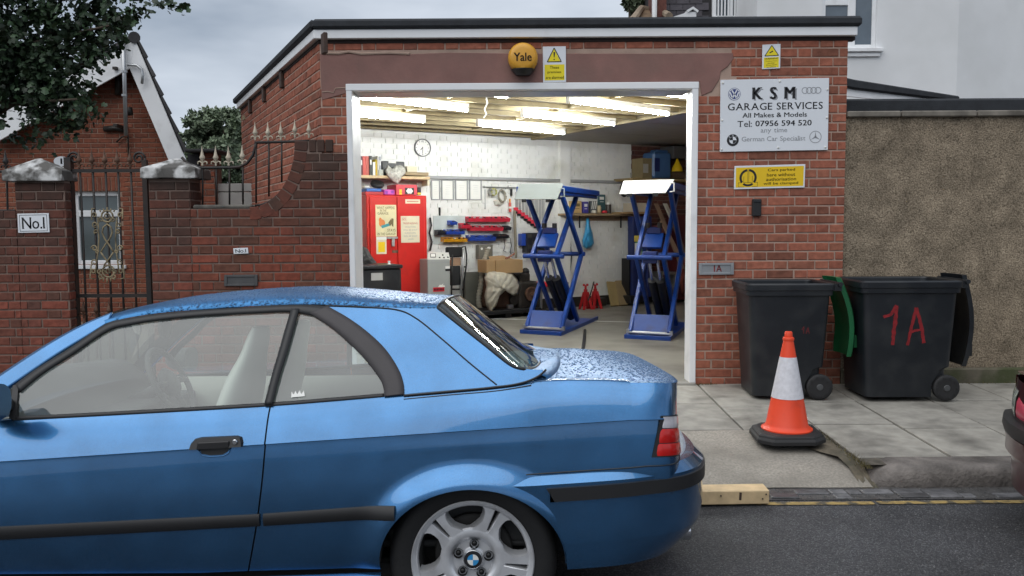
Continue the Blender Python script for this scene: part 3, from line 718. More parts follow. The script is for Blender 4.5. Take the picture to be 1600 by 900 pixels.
for px in (-68, -41, -14, 10.5):
    g = MB(); g.tube([Pr(px, 268), Pr(px+1.5, 330)], .0085, 6); obj('bar', g, m_iron, lr)
    g = MB(); finial_mb(g, Pr(px-1, 266), 1.0); obj('finial', g, m_iron, lr, smooth=True)
# gate
GT = GY + .12
def Pt(px, py): return P(px, py, GT)
gate = thing('garden_gate', 'tall black wrought iron gate with scrolls and a faded gold ornament', 'gate', (Pt(170, 400).x, GT, .2))
zg0 = .22
def vbar(px, pyt, r, name, m=m_iron, zb=zg0, sq=False):
    a = Pt(px, pyt); g = MB()
    if sq: g.bx(a.x-r, a.x+r, GT-r, GT+r, zb, a.z)
    else: g.tube([a, V((a.x, GT, zb))], r, 8)
    obj(name, g, m, gate, smooth=not sq)
vbar(107, 246, .028, 'stile', sq=True); vbar(226, 250, .020, 'stile', sq=True)
for px in (125, 145, 165, 184.5, 204.5): vbar(px, 266, .0095, 'bar')
g = MB(); a, b = Pt(104, 267), Pt(229, 267); g.bx(a.x, b.x, GT-.012, GT+.012, a.z-.014, a.z+.014); c = Pt(104, 500).z
obj('rail', g, m_iron, gate)
for zz in (.30, .95):
    g = MB(); g.bx(a.x, b.x, GT-.012, GT+.012, zz-.014, zz+.014); obj('rail', g, m_iron, gate)
for px, sg in ((107, 1), (226, -1)):
    g = MB(); c = Pt(px + sg*9, 247); st = math.pi if sg > 0 else 0
    scroll(g, c, .052, 1.55, .010, st, -sg, grow=.25); g.tube([Pt(px, 268), c + V((-sg*.052, 0, 0))], .0105, 6); obj('scroll', g, m_iron, gate, smooth=True)
for px in (125, 145, 165, 184.5, 204.5):
    g = MB(); finial_mb(g, Pt(px - 1, 264), 1.0); obj('finial', g, m_rust, gate, smooth=True)
for px in (125, 145, 165):
    g = MB(); finial_mb(g, Pt(px+6, 497), .95); g.tube([Pt(px+6, 497), Pt(px+7, 560)], .008, 6); obj('finial', g, m_rust, gate, smooth=True)
# gold ornament panel
g = MB(); oy = GT - .014
def Po(px, py): return P(px, py, oy)
def otube(pts, r=.007): g.tube([Po(*p) for p in pts], r, 6)
for mx_ in (167.5,):
    cx = 167.5
    for sg in (-1, 1):
        X = lambda d: cx + sg*d
        otube([(X(3), 352), (X(9), 362), (X(8.5), 372), (X(2), 384), (X(-4), 391), (X(-9), 397), (X(-11), 404)]) if False else None
        # crossing ribbon
        otube([(X(0), 350), (X(6), 355), (X(8), 363), (X(4), 373), (X(-2), 381), (X(-7), 389), (X(-10), 394)])
        otube([(X(10), 394), (X(6), 400), (X(1), 407), (X(-4), 413), (X(-6), 420), (X(-2), 427)])
        # ladders at the outer edge with scrolls
        otube([(X(15), 340), (X(14), 352), (X(13), 372), (X(14), 392), (X(17), 412), (X(18), 428)], .006)
        for (dx, py, r, st) in ((20, 336, .022, 0), (19, 351, .026, 2), (17, 362, .02, 1), (20, 388, .026, 0), (15, 393, .016, 2), (20, 410, .026, 1), (22, 424, .022, 0), (12, 424, .02, 2), (9, 343, .024, 1), (10, 432, .022, 3)):
            scroll(g, Po(X(dx), py), r, 1.15, .006, st + (0 if sg > 0 else math.pi), sg, grow=.35)
        otube([(X(24), 326), (X(24.5), 342), (X(23), 344)], .006); otube([(X(19), 326), (X(24), 326)], .006); otube([(X(25), 414), (X(27), 434), (X(21), 436)], .006)
    scroll(g, Po(cx, 338), .048, 1.0, .008, 0, 1, grow=1.0); scroll(g, Po(cx, 338), .022, 1.0, .006, 0, 1, grow=1.0)
    scroll(g, Po(cx+2, 424), .05, 1.0, .008, 0, 1, grow=1.0); scroll(g, Po(cx+2, 424), .026, 1.3, .006, 0, 1, grow=.4)
    for k in range(5): otube([(cx-12+6*k, 324+abs(k-2)*2), (cx-10+5*k, 331)], .006)
    for k in range(5): otube([(cx-12+6*k, 442-abs(k-2)*2), (cx-10+5*k, 434)], .006)
obj('ornament', g, m_gold, gate, smooth=True)

# ------------------------------------------------------------------ the house behind the gate
HY = 13.0
def Ph(px, py, off=0.0): return P(px, py, HY - off)
house = thing('house', 'red brick house gable with white bargeboards and a white window behind the gate', 'house', (Ph(150, 300).x, HY, 0))
apx, rgt, lft = Ph(209, 64), Ph(291, 252), Ph(60, 142)
hx0, hx1 = Ph(-330, 300).x, Ph(272, 260).x
sr = (apx.z - rgt.z)/(rgt.x - apx.x); sl = (apx.z - lft.z)/(apx.x - lft.x)
def gable(x): return apx.z - (x-apx.x)*sr if x > apx.x else apx.z - (apx.x-x)*sl
win = (Ph(112, 300).x, Ph(187.5, 300).x, Ph(150, 414).z, Ph(150, 299).z)
bk0 = 0.05
g = MB()
def wallstrip(x0, x1, z0, f1): 
    n = 8; xs = [x0+(x1-x0)*i/n for i in range(n+1)]
    lo = [V((x, HY, z0)) for x in xs]; hi = [V((x, HY, f1(x))) for x in xs]
    sh = lambda L: [p+V((0,.25,0)) for p in L]
    g.grid([lo, hi]); g.grid([hi, sh(hi)]); g.grid([sh(lo), lo]); g.add([lo[0], hi[0], hi[0]+V((0,.25,0)), lo[0]+V((0,.25,0))], [(0,1,2,3)]); g.add([lo[-1], hi[-1], hi[-1]+V((0,.25,0)), lo[-1]+V((0,.25,0))], [(3,2,1,0)])
gt_ = lambda x: gable(x) - .10
wallstrip(hx0, win[0], 0, gt_); wallstrip(win[1], min(apx.x, win[1]+.0001) if apx.x > win[1] else win[1]+.001, 0, gt_); wallstrip(win[1], apx.x, 0, gt_); wallstrip(apx.x, hx1, 0, gt_)
wallstrip(win[0], win[1], 0, lambda x: win[2]); wallstrip(win[0], win[1], win[3], gt_)

m_mortar_h = mat('house_mortar', (0.33,0.225,0.17), .95, var=.15)
obj('wall', g, m_mortar_h, house)
hb = Bricks(house, m_brick_h)
hz1 = win[3] + .17
def kh(u, z, p, q, za, zb): return zb < min(gable(hx0+p), gable(hx0+q)) - .08
hb.wall((hx0, HY, 0), (1,0,0), lay(hx1-hx0, bk0, apx.z, 'stretcher', holes=[(win[0]-hx0, win[1]-hx0, win[2], hz1)], keep=kh, seed=51), proud=.008, hid=lambda x, y: (x < 100 and y > 270) or y > 500 or x > 232 and y > 250 or (x < 130 and y < 190) )
hb.build(300)
# soldier course over the window
x = win[0] - .03
while x < win[1] + .03:
    g = MB(); g.bx(x+.005, x+.065, HY-.008, HY+.04, win[3]+.006, hz1-.006+.05); obj('lintel_brick', g, m_brick_h, house, bevel=.004); x += .072
# bargeboards
m_barge = m_white_trim
def ridge(a, b, wd, y0, y1, mb):
    a, b = V(a), V(b); t = (b-a).normalized(); nn = V((t.z, 0, -t.x)); 
    if nn.z > 0: nn = -nn
    mb.obox(V((a.x, y0, a.z)), V((b.x-a.x, 0, b.z-a.z)), nn*wd, (0, y1-y0, 0))
ov = .30
g = MB()
o_ = HY - ov; k = (o_)/HY
HD = V((-4.6, 8.0, 0))
A_ = P(211, 62, o_); Rr = P(292, 254, o_); Ll = P(-40, 201, o_)
tl_ = (Ll-A_).normalized(); tr_ = (Rr-A_).normalized()
nl = V((-tl_.z, 0, tl_.x)); nl = nl if nl.z < 0 else -nl
nr = V((tr_.z, 0, -tr_.x)); nr = nr if nr.z < 0 else -nr
wl_ = .33; wr_ = .245
# mitre point below the apex
den = nl.x*nr.z - nl.z*nr.x
c1, c2 = nl.dot(A_) + wl_, nr.dot(A_) + wr_
mxp = (c1*nr.z - c2*nl.z)/den; mzp = (nl.x*c2 - nr.x*c1)/den
Mp = V((mxp, o_, mzp))
g.prism([A_, Ll, Ll + nl*wl_, Mp], (0, .03, 0)); obj('bargeboard', g, m_barge, house, bevel=.004)
g = MB(); g.prism([A_, Mp, Rr + nr*wr_, Rr], (0, .03, 0)); obj('bargeboard', g, m_barge, house, bevel=.004)
g = MB(); g.prism([A_ + V((0,.03,0)), Ll + V((0,.03,0)), Ll + nl*.05 + V((0,.03,0)), A_ + nl*.05 + V((0,.03,0))], HD); g.prism([A_ + V((0,.03,0)), Rr + V((0,.03,0)), Rr + nr*.05 + V((0,.03,0)), A_ + nr*.05 + V((0,.03,0))], HD); obj('roof', g, mat('roof_underlay', (.04,.035,.03), .9), house)
m_tile = mat('dark_roof_tile', (0.05,0.048,0.05), .8, var=.3, vs=8, bump=.4, rnd=.2)
def verge_tiles(A, B, nin, length):
    t = (B-A).normalized(); L = (B-A).length; n = int(L/.30)
    for i in range(n):
        g = MB(); s = A + t*(i*.30) - nin*(.035 + .0)
        up = -nin
        g.prism([s + V((0,-.02,0)), s + t*.31 + V((0,-.02,0)) , s + t*.31 + up*.055 + V((0,-.02,0)), s + up*.022 + V((0,-.02,0))], HD); obj('roof_tile', g, m_tile, house)
verge_tiles(A_, Rr, nr, 8); verge_tiles(A_, Ll, nl, 8)
g = MB(); g.tube([A_ + V((.005,-.03,.03)), A_ + HD + V((.005, 0, .03))], .085, 12); obj('ridge_tile', g, m_tile, house, smooth=True, auto=40)
# window
wx0, wx1, wz0, wz1 = win
m_glass_dark = mat('window_glass', (0.10,0.125,0.13), .06, spec=.8, var=.15, vs=1.5)
m_curt = mat('net_curtain', (0.5,0.52,0.5), .8, var=.08)
g = MB(); fy = HY+.05; fwid = .07; zt_ = wz1 - (wz1-wz0)*.30
for (a, b, c, d) in ((wx0, wx0+fwid, wz0, wz1), (wx1-fwid, wx1, wz0, wz1), (wx0+fwid, wx1-fwid, wz0, wz0+fwid), (wx0+fwid, wx1-fwid, wz1-fwid, wz1), (wx0+fwid, wx1-fwid, zt_-.05, zt_+.05)): g.bx(a, b, fy, fy+.07, c, d)
wf = obj('window', g, m_white_trim, house, bevel=.006)
g = MB(); g.bx(wx0+.05, wx1-.05, fy+.03, fy+.045, wz0+.05, zt_); obj('pane', g, m_curt if False else m_glass_dark, wf)
g = MB(); g.bx(wx0+.05, wx1-.05, fy+.03, fy+.045, zt_, wz1-.05); obj('pane', g, m_glass_dark, wf)
g = MB(); g.bx(wx0-.06, wx1+.06, HY-.05, HY+.06, wz0-.06, wz0-.002); obj('sill', g, m_white_trim, wf, bevel=.005)
g = MB(); g.bx(wx0-.0, wx1, HY+.121, HY+.24, wz0, wz1); obj('blind', g, m_curt, wf)
# aerial mast, brackets and cable on the gable
mast = thing('aerial_mast', 'galvanised mast clamped to the house gable below the roof ridge', 'mast', Ph(196, 200, .16))
MY = HY - .36
def Pm(px, py): return P(px, py, MY)
g = MB(); g.tube([Pm(192, 62), Pm(194.5, 120), Pm(197, 212)], .031, 10); obj('pole', g, m_steel, mast, smooth=True)
g = MB(); g.tube([Pm(199, 101), Pm(214, 102), Pm(221, 108), Pm(223, 118), Pm(222, 131)], .022, 8); obj('hook', g, m_steel, mast, smooth=True)
for (ya, yb) in ((112, 113), (149, 150)):
    g = MB(); c = Pm(194.5, ya); g.lathe([(.042, 0), (.042, .03)], c - V((0,0,.015)), n=10); obj('clamp', g, m_steel, mast)
g = MB(); c = Ph(196, 113); g.bx(c.x-.03, c.x+.03, MY, HY, c.z-.02, c.z+.02); obj('bracket', g, m_darkiron, mast); g = MB(); c = Ph(197, 200); g.bx(c.x-.03, c.x+.03, MY, HY, c.z-.02, c.z+.02); obj('bracket', g, m_darkiron, mast)
c = Ph(185, 112, .05)
for pts, r_ in (([c, c + V((-.02, 0, -.35))], .05), ([Ph(165, 118, .05), Ph(182, 112, .05), Ph(193, 110, .05)], .015), ([Ph(163, 202, .04), Ph(180, 200, .05), Ph(194, 203, .05)], .045), ([Ph(182, 222, .04), Ph(190, 214, .05), Ph(200, 210, .05), Ph(201, 245, .03)], .012), ([Ph(201, 168, .2), Ph(203, 180, .2)], .05)):
    g = MB(); g.tube(pts, r_, 7); obj('aerial_fitting', g, m_darkiron, mast, smooth=True)
# back garden: grey block wall, brick chunk, far bush
m_block = mat('pale_block_render', (0.36,0.35,0.33), .9, var=.14, vs=4, bump=.3, bs=50)
bwall = thing('block_wall', 'pale grey concrete block wall seen through the railing bars', 'wall', P(358, 300, 10.2))
g = MB(); a, b = P(322, 287, 10.2), P(400, 330, 10.2); zj = P(360, 300, 10.2).z
for (z0, z1) in ((0, zj-.005), (zj+.005, a.z)):
    xx = a.x
    while xx < b.x + .4:
        gg = MB(); gg.bx(xx+.004, xx+.436, 10.2, 10.3, z0, z1); obj('block', gg, m_block, bwall, bevel=.006); xx += .44
gp = thing('brick_pillar', 'short brick garden pillar with a dark flat top behind the railing', 'pillar', P(325, 280, 10.1))
g = MB(); a, b = P(312, 240, 10.1), P(337, 330, 10.1); g.bx(a.x, b.x, 10.1, 10.35, 0, a.z); obj('wall', g, m_mortar_dark, gp)
bb = Bricks(gp, m_brick_h); bb.wall((a.x, 10.1, 0), (1,0,0), lay(b.x-a.x, .02, a.z, 'flemish', seed=61), proud=.006, hid=lambda x, y: y > 330); bb.build(60)
g = MB(); a2, b2 = P(291, 233, 10.0), P(340, 238, 10.0); g.bx(a2.x, b2.x, 9.95, 10.5, b2.z, a2.z); obj('top_slab', g, mat('dark_slab', (.02,.02,.02), .7), gp, bevel=.01)
g = MB(); a3, b3 = P(292, 238, 10.1), P(312, 330, 10.1); g.bx(a3.x, b3.x, 10.12, 10.35, 0, a3.z-.02); obj('post', g, mat('dark_post', (.03,.03,.035), .8), gp)
# ------------------------------------------------------------------ foliage
m_leaf = mat('tree_leaf', (0.028, 0.055, 0.024), 0.55, var=.3, vs=3, rnd=.65)
m_leaf2 = mat('bush_leaf', (0.17, 0.22, 0.135), 0.6, var=.3, vs=1.5, rnd=.5)
m_bark = mat('bark', (0.09, 0.07, 0.05), .9, var=.3, vs=12, bump=.6)
def lobed_leaf(g, c, d, n, s):
    """a five pointed leaf blade bent along its midrib"""
    d = d.normalized(); w = d.cross(n).normalized(); n = w.cross(d)
    tip = c + d*s; pts = [c, c + d*.25*s + w*.42*s - n*.05*s, c + d*.50*s + w*.22*s, c + d*.72*s + w*.34*s - n*.08*s, tip - n*.12*s, c + d*.72*s - w*.34*s - n*.08*s, c + d*.50*s - w*.22*s, c + d*.25*s - w*.42*s - n*.05*s]
    mid = c + d*.5*s + n*.04*s
    g.add([mid] + pts, [(0, i+1, (i+1) % 8 + 1) for i in range(8)])
def quad_leaf(g, c, d, n, s):
    d = d.normalized(); w = d.cross(n).normalized()
    g.add([c, c + d*.5*s + w*.28*s, c + d*s, c + d*.5*s - w*.28*s], [(0,1,2,3)])
def rvec(r): 
    while True:
        v = V((r.uniform(-1,1), r.uniform(-1,1), r.uniform(-1,1)))
        if .05 < v.length < 1: return v.normalized()
tr = random.Random(77)
TY = 9.2
tree = thing('garden_tree', 'dark leafy tree overhanging the house gable from the garden', 'tree', P(-60, 520, TY))
g = MB(); trunk_b = V((P(-120, 500, TY).x, TY+.3, 0)); 
g.tube([trunk_b, trunk_b + V((.1,0,1.2)), trunk_b + V((.05,-.1,2.3)), trunk_b + V((.2,0,3.6)), trunk_b + V((.2,.1,5.2))], [.19,.16,.14,.10,.05], 10)
limbs = []
twigs = [(P(40, 60, TY), .5), (P(110, 30, TY), .4), (P(60, 150, TY), .4), (P(170, 40, TY-.2), .3), (P(10, 190, TY), .4), (P(130, 100, TY), .3), (P(-60, 20, TY), .5), (P(120, 155, TY-.3), .25)]
for (p, r_) in twigs:
    s = trunk_b + V((.1, 0, tr.uniform(2.2, 3.4))); mid = s.lerp(p, .5) + V((0, tr.uniform(-.2,.2), .25)); g.tube([s, mid, p], [.05, .03, .010], 6)
obj('trunk', g, m_bark, tree, smooth=True)
g = MB()
# leaf sprays: outlines surveyed as (pixel centre, radius px, density)
blobs = [(10,60,95,1.0), (70,40,80,1.0), (60,120,70,.95), (20,150,75,1.0), (0,205,40,.8), (120,20,60,.85), (120,80,45,.7), (170,20,45,.7), (155,55,35,.55), (100,150,45,.8), (120,165,35,.85), (150,172,18,.55), (85,185,28,.6), (200,12,22,.45), (180,42,24,.35), (140,110,22,.25), (100,110,40,.6), (45,215,20,.5),
         (-80,60,130,.8), (-100,200,110,.6), (-200,80,150,.6), (40,-60,120,.8), (150,-50,70,.7), (-60,-120,160,.6), (60,-140,90,.5), (210,28,12,.5), (265,4,13,.35), (285,8,8,.3), (245,2,12,.3), (222,22,9,.5), (150,92,10,.5), (98,192,10,.5), (100,200,6,.5)]
for (bx, by, br, de) in blobs:
    R_ = br*TY/F; nleaf = int(de * 13.0 * (br/10)**2 * .9) + 6
    nleaf = min(nleaf, 1300); c0 = P(bx, by, TY)
    # clumps inside the blob so gaps of sky stay open
    ncl = max(2, int(br/5)); cls = [c0 + V((rv.x, rv.y*.8, rv.z))*R_*tr.random()**.4 for rv in [rvec(tr) for _ in range(ncl)]]
    for i in range(nleaf):
        c = tr.choice(cls) + rvec(tr)*tr.uniform(.02, .19 if br > 15 else .07)
        d = (rvec(tr) + V((0,-.2,-.45))).normalized(); n = (rvec(tr)*.8 + V((0,-.4,.8))).normalized()
        lobed_leaf(g, c, d, n, tr.uniform(.045, .115))
obj('crown', g, m_leaf, tree)['kind'] = 'stuff'
def bush(px, py, w, h, y, name, label, n, s, seed, cat='bush', trunk=True):
    r = random.Random(seed); c0 = P(px, py, y); sx, sz = w*y/F/2, h*y/F/2
    t = thing(name, label, cat, V((c0.x, y, 0)))
    g = MB()
    for k in range(5):
        q = c0 + V((r.uniform(-.6,.6)*sx, r.uniform(-.5,.5)*sx, r.uniform(-.2,.6)*sz)); g.tube([V((c0.x + r.uniform(-.2,.2), y, 0)), V(((c0.x+q.x)/2, y, q.z*.5)), q], [.07,.05,.015], 6)
    obj('trunk', g, m_bark, t)
    g = MB(); cl = []
    for k in range(420):
        v = rvec(r); rad = r.random()**.3; cl.append((c0 + V((v.x*sx*rad, v.y*sx*.8*rad, v.z*sz*rad*(1+.15*mnoise.noise(v*3)))), v))
    for i in range(n):
        c, v = r.choice(cl); c = c + rvec(r)*r.uniform(.02, .2)*sx*.55
        quad_leaf(g, c, (rvec(r) + V((0,-.2,.1))), (rvec(r) + v + V((0,-.3,.5))).normalized(), r.uniform(.7,1.3)*s)
    obj('crown', g, m_leaf2, t)['kind'] = 'stuff'
bush(336, 262, 172, 184, 17.5, 'garden_bush', 'rounded green bush filling the gap between house and garage', 42000, .10, 91)
bush(383, 262, 50, 140, 21, 'garden_bush', 'smaller grey green bush close against the garage flank', 6500, .11, 92)

# ------------------------------------------------------------------ right side: rough wall, flat roof, white house, tile-hung house
m_rough = bpy.data.materials.new('roughcast'); m_rough.use_nodes = True
N, L = m_rough.node_tree.nodes, m_rough.node_tree.links; pb = N['Principled BSDF']; pb.inputs['Roughness'].default_value = .95; pb.inputs['Specular IOR Level'].default_value = .2
ge = N.new('ShaderNodeNewGeometry')
def nz(scale, detail, rough=.6):
    n = N.new('ShaderNodeTexNoise'); n.inputs['Scale'].default_value = scale; n.inputs['Detail'].default_value = detail; n.inputs['Roughness'].default_value = rough; L.new(ge.outputs['Position'], n.inputs['Vector']); return n
nA = nz(80, 6, .66); nB = nz(4.5, 7, .65); vo = N.new('ShaderNodeTexVoronoi'); vo.inputs['Scale'].default_value = 85; L.new(ge.outputs['Position'], vo.inputs['Vector'])
rA = N.new('ShaderNodeValToRGB'); E = rA.color_ramp.elements; E[0].position = .32; E[0].color = (.085,.07,.05,1); E[1].position = .72; E[1].color = (.52,.43,.32,1); e2 = E.new(.5); e2.color = (.30,.24,.172,1)
L.new(nA.outputs['Fac'], rA.inputs[0])
rB = N.new('ShaderNodeMapRange'); rB.inputs[1].default_value = .3; rB.inputs[2].default_value = .7; rB.inputs[3].default_value = .58; rB.inputs[4].default_value = 1.3; L.new(nB.outputs['Fac'], rB.inputs[0])
s1 = N.new('ShaderNodeVectorMath'); s1.operation = 'SCALE'; L.new(rA.outputs[0], s1.inputs[0]); L.new(rB.outputs[0], s1.inputs['Scale'])
pt = N.new('ShaderNodeMapRange'); pt.inputs[1].default_value = .0; pt.inputs[2].default_value = .18; pt.inputs[3].default_value = 1; pt.inputs[4].default_value = 0; L.new(vo.outputs['Distance'], pt.inputs[0])
wn_ = N.new('ShaderNodeTexWhiteNoise'); L.new(vo.outputs['Position'], wn_.inputs['Vector']); gt1 = N.new('ShaderNodeMath'); gt1.operation = 'GREATER_THAN'; gt1.inputs[1].default_value = .86; L.new(wn_.outputs['Value'], gt1.inputs[0])
ml = N.new('ShaderNodeMath'); ml.operation = 'MULTIPLY'; L.new(pt.outputs[0], ml.inputs[0]); L.new(gt1.outputs[0], ml.inputs[1])
mxa = N.new('ShaderNodeMix'); mxa.data_type = 'RGBA'; L.new(ml.outputs[0], mxa.inputs[0]); L.new(s1.outputs[0], mxa.inputs[6]); mxa.inputs[7].default_value = (.62,.57,.48,1)
# green-brown stain of its own shape near the foot and a brown run behind the bins
L.new(mxa.outputs[2], pb.inputs['Base Color'])
bpn = N.new('ShaderNodeBump'); bpn.inputs['Strength'].default_value = .9; bpn.inputs['Distance'].default_value = .02; L.new(nA.outputs['Fac'], bpn.inputs['Height']); L.new(bpn.outputs[0], pb.inputs['Normal'])
BY = FY + .02
def Pq(px, py, off=0.0): return P(px, py, BY - off)
bx0 = gR.x + .004; bx1 = 9.0
zcop = Pq(1450, 183).z; zplin = Pq(1540, 574).z
bwl = thing('boundary_wall', 'tall brown roughcast boundary wall with stone coping behind the bins', 'wall', (bx0, BY, 0))
g = MB(); nn_ = 90; mm_ = 44; rows = []
for j in range(mm_+1):
    z = zplin + (zcop - zplin)*j/mm_
    rows.append([V((bx0 + (6.2-bx0)*i/nn_, BY + .010*mnoise.noise(V((i*.31, j*.31, 0))) + .008*mnoise.noise(V((i*1.3, j*1.3, 7))), z)) for i in range(nn_+1)])
g.grid(rows); g.bx(bx0, bx1, BY+.03, BY+.25, 0, zcop); obj('wall', g, m_rough, bwl, smooth=True, auto=30)
m_plinth = mat('mossy_plinth', (0.13,0.115,0.085), .95, var=.3, vs=10, bump=.6, bs=60, dirt=(.06,.07,.03), ds=4, dthr=.5)
g = MB(); g.bx(bx0, bx1, BY-.045, BY+.03, 0, zplin); obj('plinth', g, m_plinth, bwl, bevel=.012)
m_copst = mat('stone_coping', (0.21,0.19,0.16), .9, var=.25, vs=9, bump=.5, bs=50, dirt=(.10,.09,.075), ds=5, dthr=.55)
x = bx0
for w in (.44, .62, .66, .6, .64, .62, .66, .6, .7):
    g = MB(); g.bx(x+.004, x+w-.004, BY-.04, BY+.28, zcop, zcop+.048); obj('coping_stone', g, m_copst, bwl, bevel=.008); x += w
# lean-to roof behind the wall
lean = thing('flat_roof_shed', 'black felt roof edge of the outbuilding behind the roughcast wall', 'outbuilding', (bx0, BY+.6, 0))
ly = BY + .55
g = MB(); z0, z1 = P(1450, 178, ly).z, P(1450, 153.5, ly).z
g.bx(gR.x+.03, 9, ly, ly+3.2, z0, z1); obj('felt_edge', g, m_felt, lean, bevel=.02)
g = MB(); g.bx(gR.x+.06, 9, ly+.05, ly+3.1, 0, z0); obj('wall', g, m_mortar_dark, lean)
m_bay = m_white_trim
lean2 = thing('pitched_side_roof', 'small sloping black felt roof with white fascia beside the white house', 'roof', (gR.x, BY+3.6, 0))
ry = BY + 4.4
g = MB(); pts = [P(1290, 113, ry), P(1335, 124, ry), P(1500, 150, ry), P(1500, 158, ry), P(1335, 138, ry), P(1290, 129, ry)]; g.prism(pts, (0, .35, 0)); obj('felt_edge', g, m_felt, lean2, bevel=.015)
g = MB(); pts = [P(1290, 129.5, ry), P(1335, 138.5, ry), P(1492, 158, ry), P(1492, 166, ry), P(1335, 150, ry), P(1290, 143, ry)]; g.prism([p + V((0,.06,0)) for p in pts], (0, .04, 0)); obj('fascia', g, m_white_trim, lean2)
g = MB(); a, b = P(1290, 150, ry), P(1500, 166, ry); g.bx(a.x, b.x, ry+.12, ry+.4, 0, b.z); obj('wall', g, m_brick_bare, lean2)
# white rendered house
WY = 15.5
m_wr = mat('white_render', (0.80,0.81,0.82), .85, var=.06, vs=.8, bump=.25, bs=40, dirt=(.70,.71,.71), ds=1.1, dthr=.56, dw=.2)
wh = thing('white_house', 'white rendered house with tall white window behind the garage roof', 'house', P(1400, 100, WY))
def Pw(px, py, off=0.0): return P(px, py, WY - off)
x0 = Pw(1182, 60).x; x1 = Pw(1497, 60).x; wz0_, wz1_ = Pw(1330, 76).z, Pw(1330, -80).z; wxa, wxb = Pw(1285, 40).x, Pw(1370, 40).x
g = MB(); ztop = 9.5
g.bx(x0, wxa, WY, WY+6, 0, ztop); g.bx(wxb, x1, WY, WY+6, 0, ztop); g.bx(wxa, wxb, WY, WY+6, 0, wz0_); g.bx(wxa, wxb, WY, WY+6, wz1_, ztop)
g.prism([V((x1, WY, 0)), V((x1+9, WY+2.6, 0)), V((x1+9, WY+6, 0)), V((x1, WY+6, 0))], (0,0,ztop))
obj('wall', g, m_wr, wh)
g = MB(); fy = WY+.04
mxw = Pw(1332, 40).x
for (a, b) in ((wxa, wxa+.07), (mxw-.07, mxw+.07), (wxb-.07, wxb)): g.bx(a, b, fy, fy+.08, wz0_, wz1_)
for (a, b) in ((wxa+.07, mxw-.07), (mxw+.07, wxb-.07)):
    g.bx(a, b, fy, fy+.08, wz0_, wz0_+.08); g.bx(a, b, fy, fy+.08, wz1_-.08, wz1_)
    if a < mxw-.1: g.bx(a, b, fy, fy+.08, Pw(1300, 3).z-.05, Pw(1300, 3).z+.05)
wf = obj('window', g, m_white_trim, wh, bevel=.008)
m_glass_sky = mat('dim_window_glass', (0.12,0.15,0.18), .05, spec=.9, var=.1)
for (a, b) in ((wxa+.05, mxw-.05), (mxw+.05, wxb-.05)):
    g = MB(); g.bx(a, b, fy+.03, fy+.05, wz0_+.05, wz1_-.05); obj('pane', g, m_glass_sky, wf)
g = MB(); g.bx(wxa-.08, wxb+.10, WY-.10, WY+.06, wz0_-.07, wz0_-.002); g.bx(wxa-.05, wxb+.06, WY-.05, WY-.001, wz0_-.15, wz0_-.075); obj('sill', g, m_white_trim, wf, bevel=.008)
# slate-hung house
SY = 17.0
def Ps(px, py, off=0.0): return P(px, py, SY - off)
sh = thing('slate_hung_house', 'upper wall hung with dark slates and a white barred window above the garage roof', 'house', Ps(1100, 20))
m_slate = mat('hung_slate', (0.058,0.052,0.062), .6, var=.2, vs=8, rnd=.25)
g = MB(); a, b = Ps(1036, 30), Ps(1186, 30); g.bx(a.x, b.x, SY, SY+5, 0, 9.2); obj('wall', g, mat('slate_backing', (.03,.028,.03), .8), sh)
rr = random.Random(4); z = Ps(1100, 40).z - .2; k = 0; gj = MB()
sw, shh = .26, .125
wA, wB = Ps(1112, 10).x, Ps(1171, 10).x; wzb = Ps(1140, 27).z
while z < 8.6:
    x = a.x + (0 if k % 2 else -sw/2)
    while x < b.x:
        xa, xb = max(x, a.x), min(x+sw, b.x)
        if xb - xa > .03 and not (xb > wA and xa < wB and z + .1 > wzb - .15):
            gj.obox(V((xa+.004, SY-.028, z)), (xb-xa-.008, 0, 0), (0, .012, 0), (0, .016, shh+.02))
        x += sw
    z += shh; k += 1
o = obj('slate', gj, m_slate, sh); o['kind'] = 'stuff'
g = MB(); fy = SY-.06
zt1 = 8.4
for xx in (wA, (wA+wB)/2-.04, wB-.08): g.bx(xx, xx+.08, fy, fy+.1, wzb, zt1)
g.bx(wA, wB, fy-.001, fy+.1, wzb-.08, wzb+.02); g.bx(wA-.05, wB+.05, fy-.06, fy+.05, wzb-.14, wzb-.085)
wf = obj('window', g, m_white_trim, sh, bevel=.006)
g = MB(); g.bx(wA+.05, wB-.05, fy+.05, fy+.06, wzb, zt1); obj('pane', g, m_glass_sky, wf)
nbar = 9
for k in range(nbar):
    xx = wA + .08 + (wB-wA-.16)*(k+.5)/nbar
    g = MB(); g.bx(xx-.014, xx+.014, fy-.03, fy-.008, wzb, wzb+1.3); obj('window_bar', g, m_white_trim, wf)
g = MB(); c0, c1 = Ps(1018, 10), Ps(1037, 10); g.bx(c0.x, c1.x, SY-.3, SY+.4, 0, 9); obj('chimney_breast', g, m_brick_bare, sh)
g = MB(); c0 = Ps(1022, 10, .3); g.tube([V((c0.x, c0.y-.05, 3)), V((c0.x, c0.y-.05, 9))], .05, 8); obj('drainpipe', g, m_white_trim, sh)
